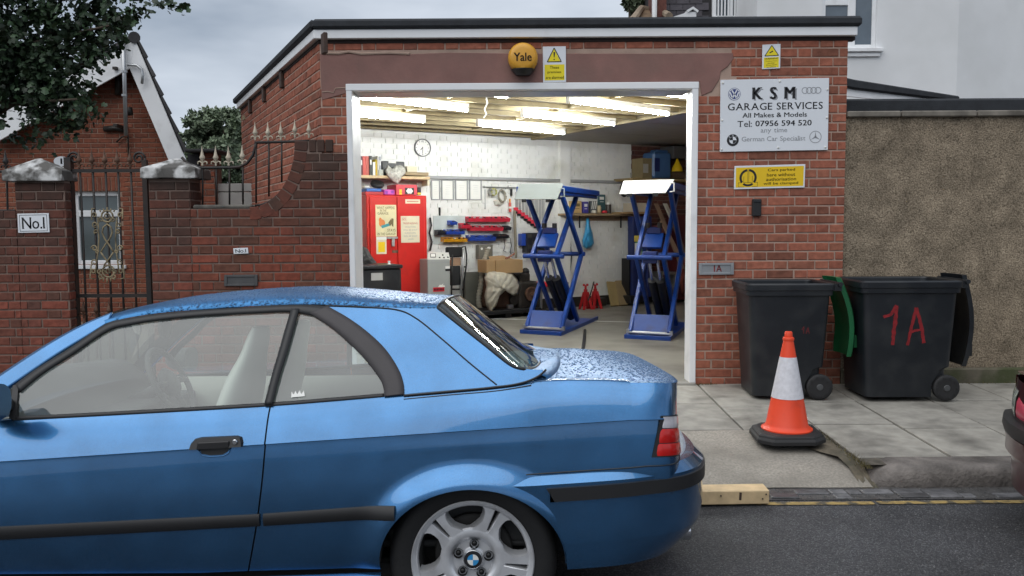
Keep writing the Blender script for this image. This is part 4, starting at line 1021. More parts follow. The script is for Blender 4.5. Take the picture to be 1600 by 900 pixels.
# small white gable with coping in front of the slates
G2 = 16.3
gb = thing('parapet_gable', 'little white rendered parapet gable rising behind the black roof edge', 'parapet', P(1068, 20, G2))
g = MB(); g.prism([P(1035, 34, G2), P(1045, 28.5, G2), P(1076, 18.5, G2), P(1088, 18.5, G2), V((P(1088, 40, G2).x, G2, 0)), V((P(1035, 40, G2).x, G2, 0))], (0, .3, 0)); obj('wall', g, m_wr, gb)
g = MB(); g.prism([P(1073, 16, G2-.03), P(1083, 10, G2-.03), P(1092, 16.5, G2-.03), P(1090, 19.5, G2-.03), P(1083, 14, G2-.03), P(1075, 19, G2-.03)], (0, .4, 0)); obj('coping', g, m_wr, gb)
G3 = 16.4
rh = thing('brown_roof_hip', 'weathered brown tiled roof hip just showing over the garage roof', 'roof', P(1010, 24, G3))
g = MB(); apx2 = P(1007, 13, G3+1); base = [P(970, 36, G3), P(1050, 36, G3), P(1056, 36, G3+2.4), P(972, 36, G3+2.4)]; e1 = P(1002, 13.5, G3+.9); e2_ = P(1030, 16, G3+.9)
g.add(base + [e1, e2_], [(0,1,5,4), (1,2,5), (2,3,4,5), (3,0,4), (3,2,1,0)]); obj('roof', g, mat('mossy_brown_tile', (.19,.13,.08), .9, var=.35, vs=6, bump=.6, bs=20), rh)
g = MB(); g.bx(base[0].x+.1, base[1].x-.1, G3+.1, G3+2.2, 0, base[0].z); obj('wall', g, m_brick_bare, rh)
g = MB(); g.tube([P(988, 32, G3-.2), e1, e2_, P(1046, 25, G3-.1)], .07, 8); obj('ridge_tile', g, mat('ridge_mortar', (.28,.22,.16), .9, var=.3), rh)
bush(992, -2, 34, 38, 19.5, 'potted_conifer', 'small dark conifer peeping over the garage roof edge', 2600, .12, 95, 'tree')
# ------------------------------------------------------------------ the blue convertible with its hardtop on
CN, CC = 3.0, 3.855                     # depth of its near flank and of its centre line
CAMBER = 0.075                          # the road falls towards the kerb, the car leans with it
def paint(name, wet):
    m = bpy.data.materials.new(name); m.use_nodes = True
    N, L = m.node_tree.nodes, m.node_tree.links; b = N['Principled BSDF']
    b.inputs['Metallic'].default_value = .86; b.inputs['Roughness'].default_value = .27
    b.inputs['Coat Weight'].default_value = 1.0; b.inputs['Coat Roughness'].default_value = .22 if wet else .035
    if wet: b.inputs['Coat Weight'].default_value = .12; b.inputs['Roughness'].default_value = .38
    ge = N.new('ShaderNodeNewGeometry')
    n = N.new('ShaderNodeTexNoise'); n.inputs['Scale'].default_value = 600; n.inputs['Detail'].default_value = 1; L.new(ge.outputs['Position'], n.inputs['Vector'])
    n2 = N.new('ShaderNodeTexNoise'); n2.inputs['Scale'].default_value = 5; n2.inputs['Detail'].default_value = 4; L.new(ge.outputs['Position'], n2.inputs['Vector'])
    ad = N.new('ShaderNodeMath'); ad.operation = 'ADD'; L.new(n.outputs['Fac'], ad.inputs[0]); L.new(n2.outputs['Fac'], ad.inputs[1])
    mr = N.new('ShaderNodeMapRange'); mr.inputs[1].default_value = .6; mr.inputs[2].default_value = 1.4; mr.inputs[3].default_value = .72; mr.inputs[4].default_value = 1.28; L.new(ad.outputs[0], mr.inputs[0])
    s = N.new('ShaderNodeVectorMath'); s.operation = 'SCALE'; s.inputs[0].default_value = (.046, .168, .36); L.new(mr.outputs[0], s.inputs['Scale']); L.new(s.outputs[0], b.inputs['Base Color'])
    # rain drops standing on the lacquer
    vo = N.new('ShaderNodeTexVoronoi'); vo.inputs['Scale'].default_value = 80 if wet else 150; vo.inputs['Randomness'].default_value = 1; L.new(ge.outputs['Position'], vo.inputs['Vector'])
    wn_ = N.new('ShaderNodeTexWhiteNoise'); L.new(vo.outputs['Position'], wn_.inputs['Vector'])
    rad = N.new('ShaderNodeMapRange'); rad.inputs[3].default_value = .05 if wet else -.35; rad.inputs[4].default_value = .55 if wet else .32; L.new(wn_.outputs['Value'], rad.inputs[0])
    sb = N.new('ShaderNodeMath'); sb.operation = 'SUBTRACT'; sb.use_clamp = True; L.new(rad.outputs[0], sb.inputs[0]); L.new(vo.outputs['Distance'], sb.inputs[1])
    pw = N.new('ShaderNodeMath'); pw.operation = 'POWER'; pw.inputs[1].default_value = .6; L.new(sb.outputs[0], pw.inputs[0])
    bp = N.new('ShaderNodeBump'); bp.inputs['Strength'].default_value = 1.0; bp.inputs['Distance'].default_value = .0045 if wet else .0016; L.new(pw.outputs[0], bp.inputs['Height'])
    L.new(bp.outputs[0], b.inputs['Coat Normal'])
    if wet: L.new(bp.outputs[0], b.inputs['Normal'])
    return m
m_paint, m_wet = paint('blue_metallic_paint', False), paint('blue_metallic_paint_with_rain', True)
def glassmat(name, tint, haze, haze_col, rough=.02, drops=False):
    m = bpy.data.materials.new(name); m.use_nodes = True; N, L = m.node_tree.nodes, m.node_tree.links; N.clear()
    o = N.new('ShaderNodeOutputMaterial'); tr = N.new('ShaderNodeBsdfTransparent'); tr.inputs[0].default_value = (*tint, 1)
    gl = N.new('ShaderNodeBsdfGlossy'); gl.inputs['Roughness'].default_value = rough; gl.inputs['Color'].default_value = (1,1,1,1)
    df = N.new('ShaderNodeBsdfDiffuse'); df.inputs[0].default_value = (*haze_col, 1)
    ge = N.new('ShaderNodeNewGeometry')
    def mth(op, a, b):
        q = N.new('ShaderNodeMath'); q.operation = op
        for i_, v_ in enumerate((a, b)):
            if v_ is None: continue
            if isinstance(v_, (int, float)): q.inputs[i_].default_value = v_
            else: L.new(v_, q.inputs[i_])
        return q.outputs[0]
    dt = N.new('ShaderNodeVectorMath'); dt.operation = 'DOT_PRODUCT'; L.new(ge.outputs['Incoming'], dt.inputs[0]); L.new(ge.outputs['Normal'], dt.inputs[1])
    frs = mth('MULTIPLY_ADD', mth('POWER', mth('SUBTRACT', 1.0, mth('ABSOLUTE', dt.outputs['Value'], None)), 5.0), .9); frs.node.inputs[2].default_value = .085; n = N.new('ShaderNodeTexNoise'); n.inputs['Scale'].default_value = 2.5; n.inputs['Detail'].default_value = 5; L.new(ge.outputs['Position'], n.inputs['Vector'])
    mr = N.new('ShaderNodeMapRange'); mr.inputs[1].default_value = .3; mr.inputs[2].default_value = .7; mr.inputs[3].default_value = haze*.6; mr.inputs[4].default_value = haze*1.35; L.new(n.outputs['Fac'], mr.inputs[0])
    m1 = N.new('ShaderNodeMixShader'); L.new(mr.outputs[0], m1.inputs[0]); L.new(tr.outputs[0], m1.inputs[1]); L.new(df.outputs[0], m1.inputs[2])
    m2 = N.new('ShaderNodeMixShader'); L.new(frs, m2.inputs[0]); L.new(m1.outputs[0], m2.inputs[1]); L.new(gl.outputs[0], m2.inputs[2])
    if drops:
        vo = N.new('ShaderNodeTexVoronoi'); vo.inputs['Scale'].default_value = 130; L.new(ge.outputs['Position'], vo.inputs['Vector'])
        sb = N.new('ShaderNodeMath'); sb.operation = 'SUBTRACT'; sb.use_clamp = True; sb.inputs[0].default_value = .42; L.new(vo.outputs['Distance'], sb.inputs[1])
        bp = N.new('ShaderNodeBump'); bp.inputs['Strength'].default_value = .8; bp.inputs['Distance'].default_value = .0005; L.new(sb.outputs[0], bp.inputs['Height']); L.new(bp.outputs[0], gl.inputs['Normal'])
    L.new(m2.outputs[0], o.inputs[0]); return m
m_carglass = glassmat('reflection_haze_glass', (.84,.91,.88), .12, (.62,.69,.66))  # pale diffuse haze stands in for sky reflected in the panes
m_screen = glassmat('wet_rear_screen', (.50,.60,.55), .09, (.34,.40,.37), .03)
m_seal = mat('window_seal', (.018,.018,.019), .5, var=.1)
m_hoodtrim = mat('hardtop_edge_trim', (.045,.040,.042), .6, var=.15, bump=.2, bs=150)
m_cabin = mat('cabin_trim', (.055,.055,.055), .7, var=.1)
m_leather = mat('pale_leather', (.58,.58,.53), .5, var=.06)
m_tyre = mat('tyre_rubber', (.009,.009,.0095), .7, var=.2, bump=.3, bs=60)
m_alloy = mat('silver_alloy', (.74,.75,.77), .34, metal=.55, var=.06, dirt=(.55,.55,.56), ds=9, dthr=.6)
m_alloyin = mat('shadowed_alloy_barrel', (.16,.16,.165), .5, metal=.6, var=.2)
m_disc = mat('brake_disc', (.03,.029,.028), .6, metal=.3, var=.3)
m_lensred = mat('red_lamp_lens', (.52,.010,.008), .25, coat=.25, var=.08, vs=60)
m_lenswhite = mat('clear_lamp_lens', (.62,.60,.63), .15, coat=.6, var=.08, vs=60)
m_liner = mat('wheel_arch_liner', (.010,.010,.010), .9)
def cl(p):                                   # lean of the car with the camber
    p = V(p); p.z -= (p.y - CN)*CAMBER; return p
def mir(p): return V((p.x, 2*CC - p.y, p.z))
class CMB(MB):
    rise = 0.0
    def add(s, vs, fs): return MB.add(s, [cl(p) + V((0, 0, s.rise*max(0, min(1, (p.x-.05)/.45)))) for p in map(V, vs)], fs)
def PC(px, py, d):                           # surveyed point in the car's own upright frame
    p = P(px, py, d); p.z += (p.y - CN)*CAMBER; return p
def lerp_tab(tab):
    tab = sorted(tab)
    def f(x):
        if x <= tab[0][0]: a, b = tab[0], tab[1]
        elif x >= tab[-1][0]: a, b = tab[-2], tab[-1]
        else:
            for a, b in zip(tab[:-1], tab[1:]):
                if a[0] <= x <= b[0]: break
        return a[1] + (b[1]-a[1])*(x-a[0])/(b[0]-a[0])
    return f
def tabz(pxs, d): return [(PC(px, py, d).x, PC(px, py, d).z) for px, py in pxs]
def smooth_tab(tab):
    """monotone-ish Catmull-Rom through the surveyed points"""
    tab = sorted(tab); xs = [t[0] for t in tab]; zs = [t[1] for t in tab]
    def f(x):
        if x <= xs[0]: return zs[0] + (zs[1]-zs[0])/(xs[1]-xs[0])*(x-xs[0])
        if x >= xs[-1]: return zs[-1] + (zs[-1]-zs[-2])/(xs[-1]-xs[-2])*(x-xs[-1])
        for i in range(len(xs)-1):
            if xs[i] <= x <= xs[i+1]: break
        def sl(k):
            if k == 0: return (zs[1]-zs[0])/(xs[1]-xs[0])
            if k == len(xs)-1: return (zs[-1]-zs[-2])/(xs[-1]-xs[-2])
            return (zs[k+1]-zs[k-1])/(xs[k+1]-xs[k-1])
        h = xs[i+1]-xs[i]; t = (x-xs[i])/h; a, b = sl(i)*h, sl(i+1)*h
        return (2*t**3-3*t**2+1)*zs[i] + (t**3-2*t**2+t)*a + (-2*t**3+3*t**2)*zs[i+1] + (t**3-t**2)*b
    return f
zsw_ = lerp_tab(tabz([(0,722), (1018,655)], CN+.02))
zb_t = tabz([(20,657), (200,647), (410,634.5), (630,617), (780,604), (850,597), (950,596), (1050,603)], CN+.08)
zb_t += [(-1.95, .800), (-2.5, .765), (-3.1, .705), (-3.5, .62)]
zbelt = smooth_tab(zb_t)
def zsw(x): return zsw_(x) if x > -1.9 else zsw_(-1.9) + (x+1.9)*.045
zsill = lerp_tab(tabz([(390,899), (605,892)], CN))
def zs0(x): return max(.225, min(.29, zsill(x)))
WX, WZ = P(739, 875, CN+.04).x, P(739, 875, CN+.04).z
WXF = WX - 2.70
RA, RB = .345, .292
def zarch(x):
    for c in (WX, WXF):
        d = abs(x - c)
        if d < RA: return WZ + (0 if c == WX else -.02) + RB*math.sqrt(1 - (d/RA)**2)
    return -1
def zbot(x): return max(zs0(x), zarch(x))
def sm(t): t = max(0, min(1, t)); return t*t*(3-2*t)
def off(x, z):
    a, b = zsw(x), zbelt(x)
    if z >= a:
        t = (z-a)/max(b-a, .02); o = .014 + .050*t + .020*t**4
    else:
        t = (a-z)/max(a-zs0(x), .05); o = .023 - .006*min(1, (a-z)/.05)
        o += -.017*sm(t/.45) if t < .45 else -.017 + .045*((t-.45)/.55)**2
    for c in (WX, WXF):
        dx, dz = (x-c)/RA, (z-WZ)/RB
        r = math.hypot(dx, dz)
        if dz > -.35: o -= .040*(1 - sm((r-1)/.34))*sm((dz+.35)/.5)
    if x > .9: o += 0
    if x < -2.9: o += .35*(-2.9-x)**2
    return o
def side(x, z, proud=0.0): return V((x, CN + off(x, z) - proud, z))
car = thing('parked_car', 'blue metallic convertible with hardtop fitted and rain drops on its boot', 'car', (-.9, CC, 0))
def rows_z(x, ztop=None):
    z0, a, b = zbot(x), zsw(x), zbelt(x)
    L_ = [z0 + (a-.014-z0)*k/16 for k in range(17)] + [a-.005, a-.0005, a+.003] + [a + .003 + (b-a-.003)*k/10 for k in range(1, 11)]
    return L_
gapx = smooth_tab([(PC(px,py,CN+.02).z, PC(px,py,CN+.02).x) for px, py in ((415,632), (414,700), (410.5,760), (404,812), (394,860), (385,895))])
def cols(x0, x1, n, arch=None):
    xs = [x0 + (x1-x0)*i/n for i in range(n+1)]
    if arch is not None:
        xs = [x for x in xs if abs(x-arch) > RA+.004] + [arch + RA*math.cos(math.pi*k/36)*.9999 for k in range(37)] + [arch-RA-.0005, arch+RA+.0005]
    return sorted(xs)
def sidegrid(xs, warpL=None, warpR=None, flip=False, mirror=False, shelf=True):
    g = CMB(); R0 = []
    x0, x1 = xs[0], xs[-1]
    for x in xs:
        r = []
        for z in rows_z(x):
            xx = x
            if warpL: xx += (warpL(z) - x0)*max(0, 1-(x-x0)/.22)
            if warpR: xx += (warpR(z) - x1)*max(0, 1-(x1-x)/.30)
            r.append(side(xx, z))
        if shelf:
            q = r[-1]; r += [q + V((0,.006,.004)), q + V((0,.016,.006)), q + V((0,.05,.006))]
        R0.append([mir(p) for p in r] if mirror else r)
    g.grid(R0, flip=not mirror)
    return g
xq1 = .44
refg = gapx(.6)
quart = sidegrid(cols(refg+.003, xq1, 46, WX), warpL=lambda z: gapx(z)+.003)
for mm in (False, True):
    g = sidegrid(cols(refg+.003, xq1, 46, WX), warpL=lambda z: gapx(z)+.003, mirror=mm); obj('rear_quarter', g, m_paint, car, smooth=True, auto=50)
    g = sidegrid(cols(-1.955, refg-.003, 40), warpR=lambda z: gapx(z)-.003, mirror=mm); door = obj('door', g, m_paint, car, smooth=True, auto=50)
    if not mm: near_door = door
    g = sidegrid(cols(-3.42, -1.961, 40, WXF), mirror=mm); obj('front_wing', g, m_paint, car, smooth=True, auto=50)
# dark backing seen in the shut lines
g = CMB(); g.grid([[side(gapx(z)+dx, z, -.012) for z in [.25+.60*k/20 for k in range(21)]] for dx in (-.03, .03)], flip=True); obj('door_gap', g, m_black, car)
# wheel arch liners
for c in (WX, WXF):
    for mm in (False, True):
        g = CMB(); A, Bq, Cq = [], [], []
        for k in range(37):
            x = c + RA*math.cos(math.pi*k/36)*.9999; z = zarch(x); p = side(x, z); f = mir if mm else (lambda q: q)
            A.append(f(p)); Bq.append(f(p + V((0,.02,.0)))); Cq.append(f(V((x + (x-c)*.06, p.y + .42, z + .05))))
        g.grid([A, Bq], flip=not mm); g.grid([Bq, Cq], flip=not mm); obj('arch_liner', g, m_liner, car, smooth=True)
g = CMB()
g.bx(WXF+.3, WX-.3, CN+.10, 2*CC-CN-.10, .17, .24); g.bx(-3.4, .55, CN+.46, 2*CC-CN-.46, .16, .40); obj('underbody', g, m_liner, car)
# side skirt, rub strips
def band(z0f, z1f, x0, x1, proud, name, m, mirror=False, n=30, bulge=.004, endcut=0.0):
    g = CMB(); rows = []
    for i in range(n+1):
        x = x0 + (x1-x0)*i/n; z0, z1 = z0f(x), z1f(x); r = []
        for f, pr in ((0, -.002), (.0, proud*.7), (.12, proud), (.5, proud+bulge), (.88, proud), (1, proud*.7), (1, -.002)):
            z = z0 + (z1-z0)*f; xx = x - (endcut*(1-f) if i == 0 else 0); p = side(xx, z, pr); r.append(mir(p) if mirror else p)
        rows.append(r)
    g.grid(rows, flip=not mirror); g.poly(rows[0] if mirror else list(reversed(rows[0]))); g.poly(list(reversed(rows[-1])) if mirror else rows[-1])
    return obj(name, g, m, car, smooth=True, auto=40)
st0 = lerp_tab(tabz([(0,844), (400,822.5), (625,808.5)], CN)); st1 = lerp_tab(tabz([(0,822.5), (400,803), (625,787)], CN))
for mm in (False, True):
    band(st0, st1, -1.95, refg-.012, .010, 'rub_strip', m_trim, mm)
    band(st0, st1, refg+.002, WX-RA*.80 - .005, .010, 'rub_strip', m_trim, mm, n=14)
    g = CMB(); rows = []
    for i in range(41):
        x = -2.45 + (WX-RA-.0 + 2.45)*i/40
        a = zs0(x); prof = [(.012, a-.018), (-.008, a-.026), (-.018, a-.04), (-.026, a-.06), (-.012, a-.10), (.06, a-.115)]
        rows.append([(mir if mm else (lambda q: q))(V((x, CN+.028+o, z))) for o, z in prof])
    g.grid(rows, flip=False if not mm else True); obj('side_skirt', g, m_paint, car, smooth=True)
# rear end: plan curve from the flank round the corner to the centre line
def wrapx(x1, xc, n, yn, th, mirror=False):
    a, b = xc - x1, CC - yn
    x = x1 + a*max(0, math.sin(th))**(2/n); y = CC - b*max(0, math.cos(th))**(2/n)
    return x, y
def wrapgrid(zs, ths, par, name, m, proud=0.0, close=False, parent=None, sub=None):
    """par(z) -> x1, xc, n, y_near"""
    g = CMB()
    for mm in (False, True):
        rows = []
        for th in ths:
            r = []
            for z in zs(th) if callable(zs) else zs:
                x1, xc, n, yn = par(z); x, y = wrapx(x1, xc + proud, n, yn - proud, th); p = V((x, y, z)); r.append(mir(p) if mm else p)
            rows.append(r)
        g.grid(rows, flip=not mm)
    return g
TH = [math.pi/2*(k/40)**1.0 for k in range(41)]
TH = [math.pi/2*(0.5 - 0.5*math.cos(math.pi*k/48)) for k in range(49)]
def lipz(th): return zbelt(xq1) + (zbelt(.60) - zbelt(xq1))*min(1, th/1.0) - .012*sm((th-.9)/.6)
def par_body(z):
    t = max(0, min(1, (.93 - z)/.30)); conc = .020*math.sin(math.pi*min(1, t*1.15))
    return (xq1, .668 - conc*.5, 4.6, CN + off(xq1, z))
def zs_body(th):
    zt = lipz(th); a = zsw(xq1); return [.52 + (a-.006-.52)*k/8 for k in range(9)] + [a - .0005, a+.003] + [a+.003 + (zt-a-.003)*k/7 for k in range(1, 8)]
g = wrapgrid(zs_body, TH, par_body, '', None); obj('tail_panel', g, m_paint, car, smooth=True, auto=50)
# boot lid and scuttle round the rear screen
xd0 = P(760, 600, CN+.1).x
def deckpt(u, s, mm):
    zE = zbelt(xq1)
    th = None
    # outer edge: along the flank, then round the tail
    ys = CN + off(min(u, xq1), zbelt(min(u, xq1)))
    return ys
g = CMB(); NS, NU = 26, 46
edge = []                                   # outline of the boot from the flank to the centre of the tail
for i in range(31):
    x = xd0 + (xq1-xd0)*i/30; p = side(x, zbelt(x)); edge.append(p)
for th in TH[1:]:
    x1, xc, n, yn = par_body(lipz(th)); x, y = wrapx(x1, xc, n, yn, th); edge.append(V((x, y, lipz(th))))
# medial line of the boot along the centre
xm1 = edge[-1].x
def zdeck(x, y):
    s = min(1, (y - CN - .08)/(CC - CN - .08)); 
    base = zbelt(min(x, .60)); f = 1 - sm((x - .35)/.42)
    return base + .040*(1-(1-max(0, s))**2.0)*(.10 + .90*f)
rows = []
for k, p in enumerate(edge):
    f = k/(len(edge)-1); q = V((xd0 + (xm1 - xd0)*min(1, f*1.0), CC, 0)) if k <= 30 else None
    q = V((min(p.x, xm1-.001) if k <= 30 else p.x, CC, 0)); 
    r = []
    for j in range(NS+1):
        s = j/NS; x = p.x; y = p.y + (CC - p.y)*s; e_ = min(1, s/.12)
        cr_n = .040*(.10 + .90*(1 - sm((x - .30)/.38)))
        r.append(V((x, y, p.z + cr_n*(1-(1-s)**2) + .006*math.sin(math.pi/2*e_) )))
    rows.append(r)
g.grid(rows, flip=True); g.grid([[mir(p) for p in r] for r in rows]); obj('boot_lid', g, m_wet, car, smooth=True); BOOT = rows
# bumper
def archx(z):
    t = (z - WZ)/RB
    return WX + (RA*math.sqrt(max(0, 1 - t*t)) if t > 0 else RA + .03*-t) + .004
xb1 = P(845, 790, CN).x
def par_b(z):
    t = (z - .25)/.34
    tuck = .07*max(0, .35 - t)**1.5/.2
    return (max(xb1 + .10, WX + RA + .03), .808 - tuck*1.3 - .034*max(0, (z-.568)/.032), 3.3, CN - .028 + tuck*.35 + .034*max(0, (z-.568)/.032))
zbs = [.235, .25, .27, .30, .34, .345, .40, .46, .505, .55, .562, .568, .572, .586, .600]
CMB.rise = .028
g = wrapgrid(zbs, TH, par_b, '', None)
for mm in (False, True):
    rows = []
    f_ = mir if mm else (lambda q: q)
    for i in range(9):
        rows.append([f_(V((archx(z) + (par_b(z)[0] - archx(z))*i/8, par_b(z)[3] + .03*max(0, 1-i/3.0)*(1 if z > .56 else 0), z))) for z in zbs])
    g.grid(rows, flip=not mm)
    top = []
    for th in TH:
        x1, xc, n, yn = par_b(.600); x, y = wrapx(x1, xc, n, yn, th); x2, y2 = wrapx(x1, .62, 3.0, CN+.06, th); top.append([f_(V((x, y, .600))), f_(V((x*.7+x2*.3, y*.7+y2*.3, .607))), f_(V((x2, y2, .600)))])
    g.grid(top, flip=not mm)
    g.grid([[f_(V((archx(.6) + (par_b(.6)[0]-archx(.6))*i/8, par_b(.6)[3], .600))), f_(V((archx(.6) + (par_b(.6)[0]-archx(.6))*i/8, CN+.05, .604)))] for i in range(9)], flip=not mm)
obj('bumper', g, m_paint, car, smooth=True, auto=45)
zst = [.503, .505, .512, .53, .548, .555, .557]
g = wrapgrid(zst, TH, lambda z: (par_b(z)[0], par_b(z)[1] + (.008 if .504 < z < .556 else -.004), par_b(z)[2], par_b(z)[3] - (.012 if .504 < z < .556 else -.004)), '', None)
for mm in (False, True):
    f_ = mir if mm else (lambda q: q)
    g.grid([[f_(V((xb1 + .02 + (par_b(z)[0] - xb1 - .02)*i/8 + (.030*(.555-z)/.05 if i == 0 else 0), CN + par_b(z)[3] - CN - (.012 if .504 < z < .556 else -.004), z))) for z in zst] for i in range(9)], flip=not mm)
obj('bumper_strip', g, m_trim, car, smooth=True, auto=45)
for mm in (False, True):
    g = CMB(); L_ = []
    for i in range(9): xx = WX + .20 + (xq1 - WX - .20)*i/8; L_.append(V((xx, CN + off(xx, .606) + .001, .604)))
    for th in TH[4:40]: x, y = wrapx(*par_body(.606), th); L_.append(V((x, y, .606)))
    g.tube([mir(q) if mm else q for q in L_], .0028, 6); obj('bumper_gap', g, m_black, car)  # black bead drawn as the shadow line in the gap over the bumper
CMB.rise = 0.0
# tail lamps
def lamp(z0, z1, name, m, mm, xl0, xl1, proud=.006):
    g = CMB(); rows = []; f_ = mir if mm else (lambda q: q)
    def th_for(x, z):
        x1, xc, n, yn = par_body(z); return math.asin(min(1, max(0, (x-x1)/(xc-x1)))**(n/2))
    nn = 16
    for i in range(nn+1):
        r = []
        for k in range(5):
            z = z0 + (z1-z0)*k/4; xa = xl0 + (xl1-xl0)*(z-.655)/.15
            th = th_for(xa, z) + (.98 - th_for(xa, z))*i/nn
            pr = -.004 if i in (0, nn) or False else (proud if 0 < k < 4 else proud*.6)
            x1, xc, n, yn = par_body(z); x, y = wrapx(x1, xc+pr, n, yn-pr, th); r.append(f_(V((x, y, z - .13*(y - CN - .04)))))
        rows.append(r)
    g.grid(rows, flip=not mm); return obj(name, g, m, tl, smooth=True, auto=40)
for mm in (False, True):
    tl = None
    g = CMB(); f_ = mir if mm else (lambda q: q); rows = []
    for i in range(13):
        r = []
        for z in (.661, .70, .75, .816):
            xa = .5085 + .034*(z-.655)/.15; x1, xc, n, yn = par_body(z); th0 = math.asin(((xa-x1)/(xc-x1))**(n/2)); th = th0 + (1.0-th0)*i/12
            x, y = wrapx(x1, xc+.002, n, yn-.002, th); r.append(f_(V((x, y, z - .13*(y - CN - .04)))))
        rows.append(r)
    g.grid(rows, flip=not mm); tl = obj('tail_lamp', g, m_trim, car, smooth=True)
    lamp(.666, .711, 'red_lens', m_lensred, mm, .512, .546); lamp(.714, .766, 'red_lens', m_lensred, mm, .512, .546); lamp(.769, .812, 'clear_lens', m_lenswhite, mm, .512, .546)
# exhaust
g = CMB(); g.lathe([(.036, 0), (.038, .16), (.033, .165), (.030, .12)], (.575, CN+.40, .27), (1,0,0), 16, caps=False); obj('exhaust_tip', g, m_chrome, car, smooth=True); g = CMB(); g.lathe([(.036, 0), (.038, .16), (.033, .165), (.030, .12)], (.575, CN+.49, .27), (1,0,0), 16, caps=False); obj('exhaust_tip', g, m_chrome, car, smooth=True)
# bonnet, nose (out of the picture, kept simple)
g = CMB(); rows = []
for i in range(21):
    x = -3.42 + (-1.93+3.42)*i/20; p = side(x, zbelt(x)); r = []
    for j in range(13): s = j/12; r.append(V((x, p.y + (CC-p.y)*s, p.z + .05*(1-(1-s)**2.2))))
    rows.append(r)
g.grid(rows, flip=True); g.grid([[mir(p) for p in r] for r in rows]); obj('bonnet', g, m_paint, car, smooth=True)
g = CMB()
for mm in (False, True):
    rows = []
    for th in TH[::3]:
        r = []
        for z in (.2, .3, .42, .54, .63):
            x, y = wrapx(3.40, 3.74 - .1*abs(z-.42), 2.8, CN+off(-3.42, max(z, .45)), th); p = V((-x, y, z)); r.append(mir(p) if mm else p)
        rows.append(r)
    g.grid(rows, flip=mm)
obj('front_bumper', g, m_paint, car, smooth=True)
# ---- greenhouse: lean of the glass
def goff(x, z):
    b = zbelt(x); t = (z-b)/.36; return .085 + .20*max(-.1, t) + .035*max(0, t)**2
def G(px, py, proud=0.0):
    d = CN + .12
    for _ in range(30):
        p = PC(px, py, d); d = .5*d + .5*(CN + goff(p.x, p.z) - proud)
    return PC(px, py, d)
def curve(pts, n, proud=0.0):
    """smooth curve through pixels, laid on the side of the greenhouse"""
    out = []
    m = len(pts)
    for i in range(n+1):
        t = i/n*(m-1); k = min(int(t), m-2); f = t-k
        p0, p1, p2, p3 = pts[max(k-1,0)], pts[k], pts[k+1], pts[min(k+2, m-1)]
        q = [0.5*((2*p1[c]) + (-p0[c]+p2[c])*f + (2*p0[c]-5*p1[c]+4*p2[c]-p3[c])*f*f + (-p0[c]+3*p1[c]-3*p2[c]+p3[c])*f**3) for c in (0, 1)]
        out.append(G(q[0], q[1], proud))
    return out
def ribbon(A, B, n, proud, name, m, nv=4, both=True, parent=None):
    """patch between two pixel curves"""
    g = CMB()
    a, b = curve(A, n, proud), curve(B, n, proud)
    rows = []
    for i in range(n+1): rows.append([a[i].lerp(b[i], j/nv) for j in range(nv+1)])
    for r in rows:
        for j in range(1, nv): r[j].y = CN + goff(r[j].x, r[j].z) - proud
    g.grid(rows); g2 = CMB(); g2.grid([[mir(p) for p in r] for r in rows], flip=True)
    return g, g2
def both(g, name, m, **k):
    return [obj(name, q, m, car, smooth=True, **k) for q in g]
seal_out = [(24,600), (60,574), (110,543), (165,506), (200,497.5), (250,490), (320,484), (400,479), (470,476), (512,478)]
seal_in  = [(30,612), (64,584), (112,553), (166,517), (200,507), (250,499), (320,492.5), (400,488), (455,486.5), (497,494)]
g = ribbon(seal_out, seal_in, 60, .009, '', None, 2); both(g, 'window_seal', m_seal, solid=.010)
ct_out = [(512,478), (545,497), (575,519), (602,545), (622,575), (630,598), (631,616)]
ct_in  = [(484,489), (515,509), (545,535), (572,563), (592,590), (599,606), (600,619)]
g = ribbon(ct_out, ct_in, 40, .010, '', None, 3); both(g, 'hardtop_trim', m_hoodtrim, solid=.010)
bl_o = [(20,651), (200,641.5), (410,629.5), (520,621), (600,614.5)]; bl_i = [(20,657), (200,647.5), (410,635.5), (520,627), (600,620)]
g = ribbon(bl_o, bl_i, 40, .003, '', None, 1); both(g, 'belt_seal', m_seal, solid=.008)
pil_a = [(456,484), (446,517), (436,552), (425,590), (414,633)]; pil_b = [(468,484), (459,517), (449,552), (437,590), (426,633)]
g = ribbon(pil_a, pil_b, 24, .003, '', None, 1); both(g, 'window_divider', m_seal, solid=.010)
ga, gb_ = [(30,611), (112,551), (166,515), (250,497), (400,486), (456,485)], [(30,655), (112,650.5), (166,648), (250,643), (400,634.5), (416,634)]
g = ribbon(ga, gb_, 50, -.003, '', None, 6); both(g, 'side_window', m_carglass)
ga, gb_ = [(464,484), (497,494), (530,519), (562,551), (588,582), (600,600)], [(422,633), (460,631), (498,628), (535,625.5), (570,622.5), (600,619)]
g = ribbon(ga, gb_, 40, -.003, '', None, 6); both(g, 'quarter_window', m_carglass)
# crown mark on the quarter window
g = CMB(); cw = [(455,621), (455.5,612), (459,616.5), (461.5,610.5), (464.5,616), (468,610), (471,615.5), (475,610), (476.5,619)]
g.poly([G(px, py, .0025) for px, py in cw]); obj('crown_sticker', g, m_paper, car)
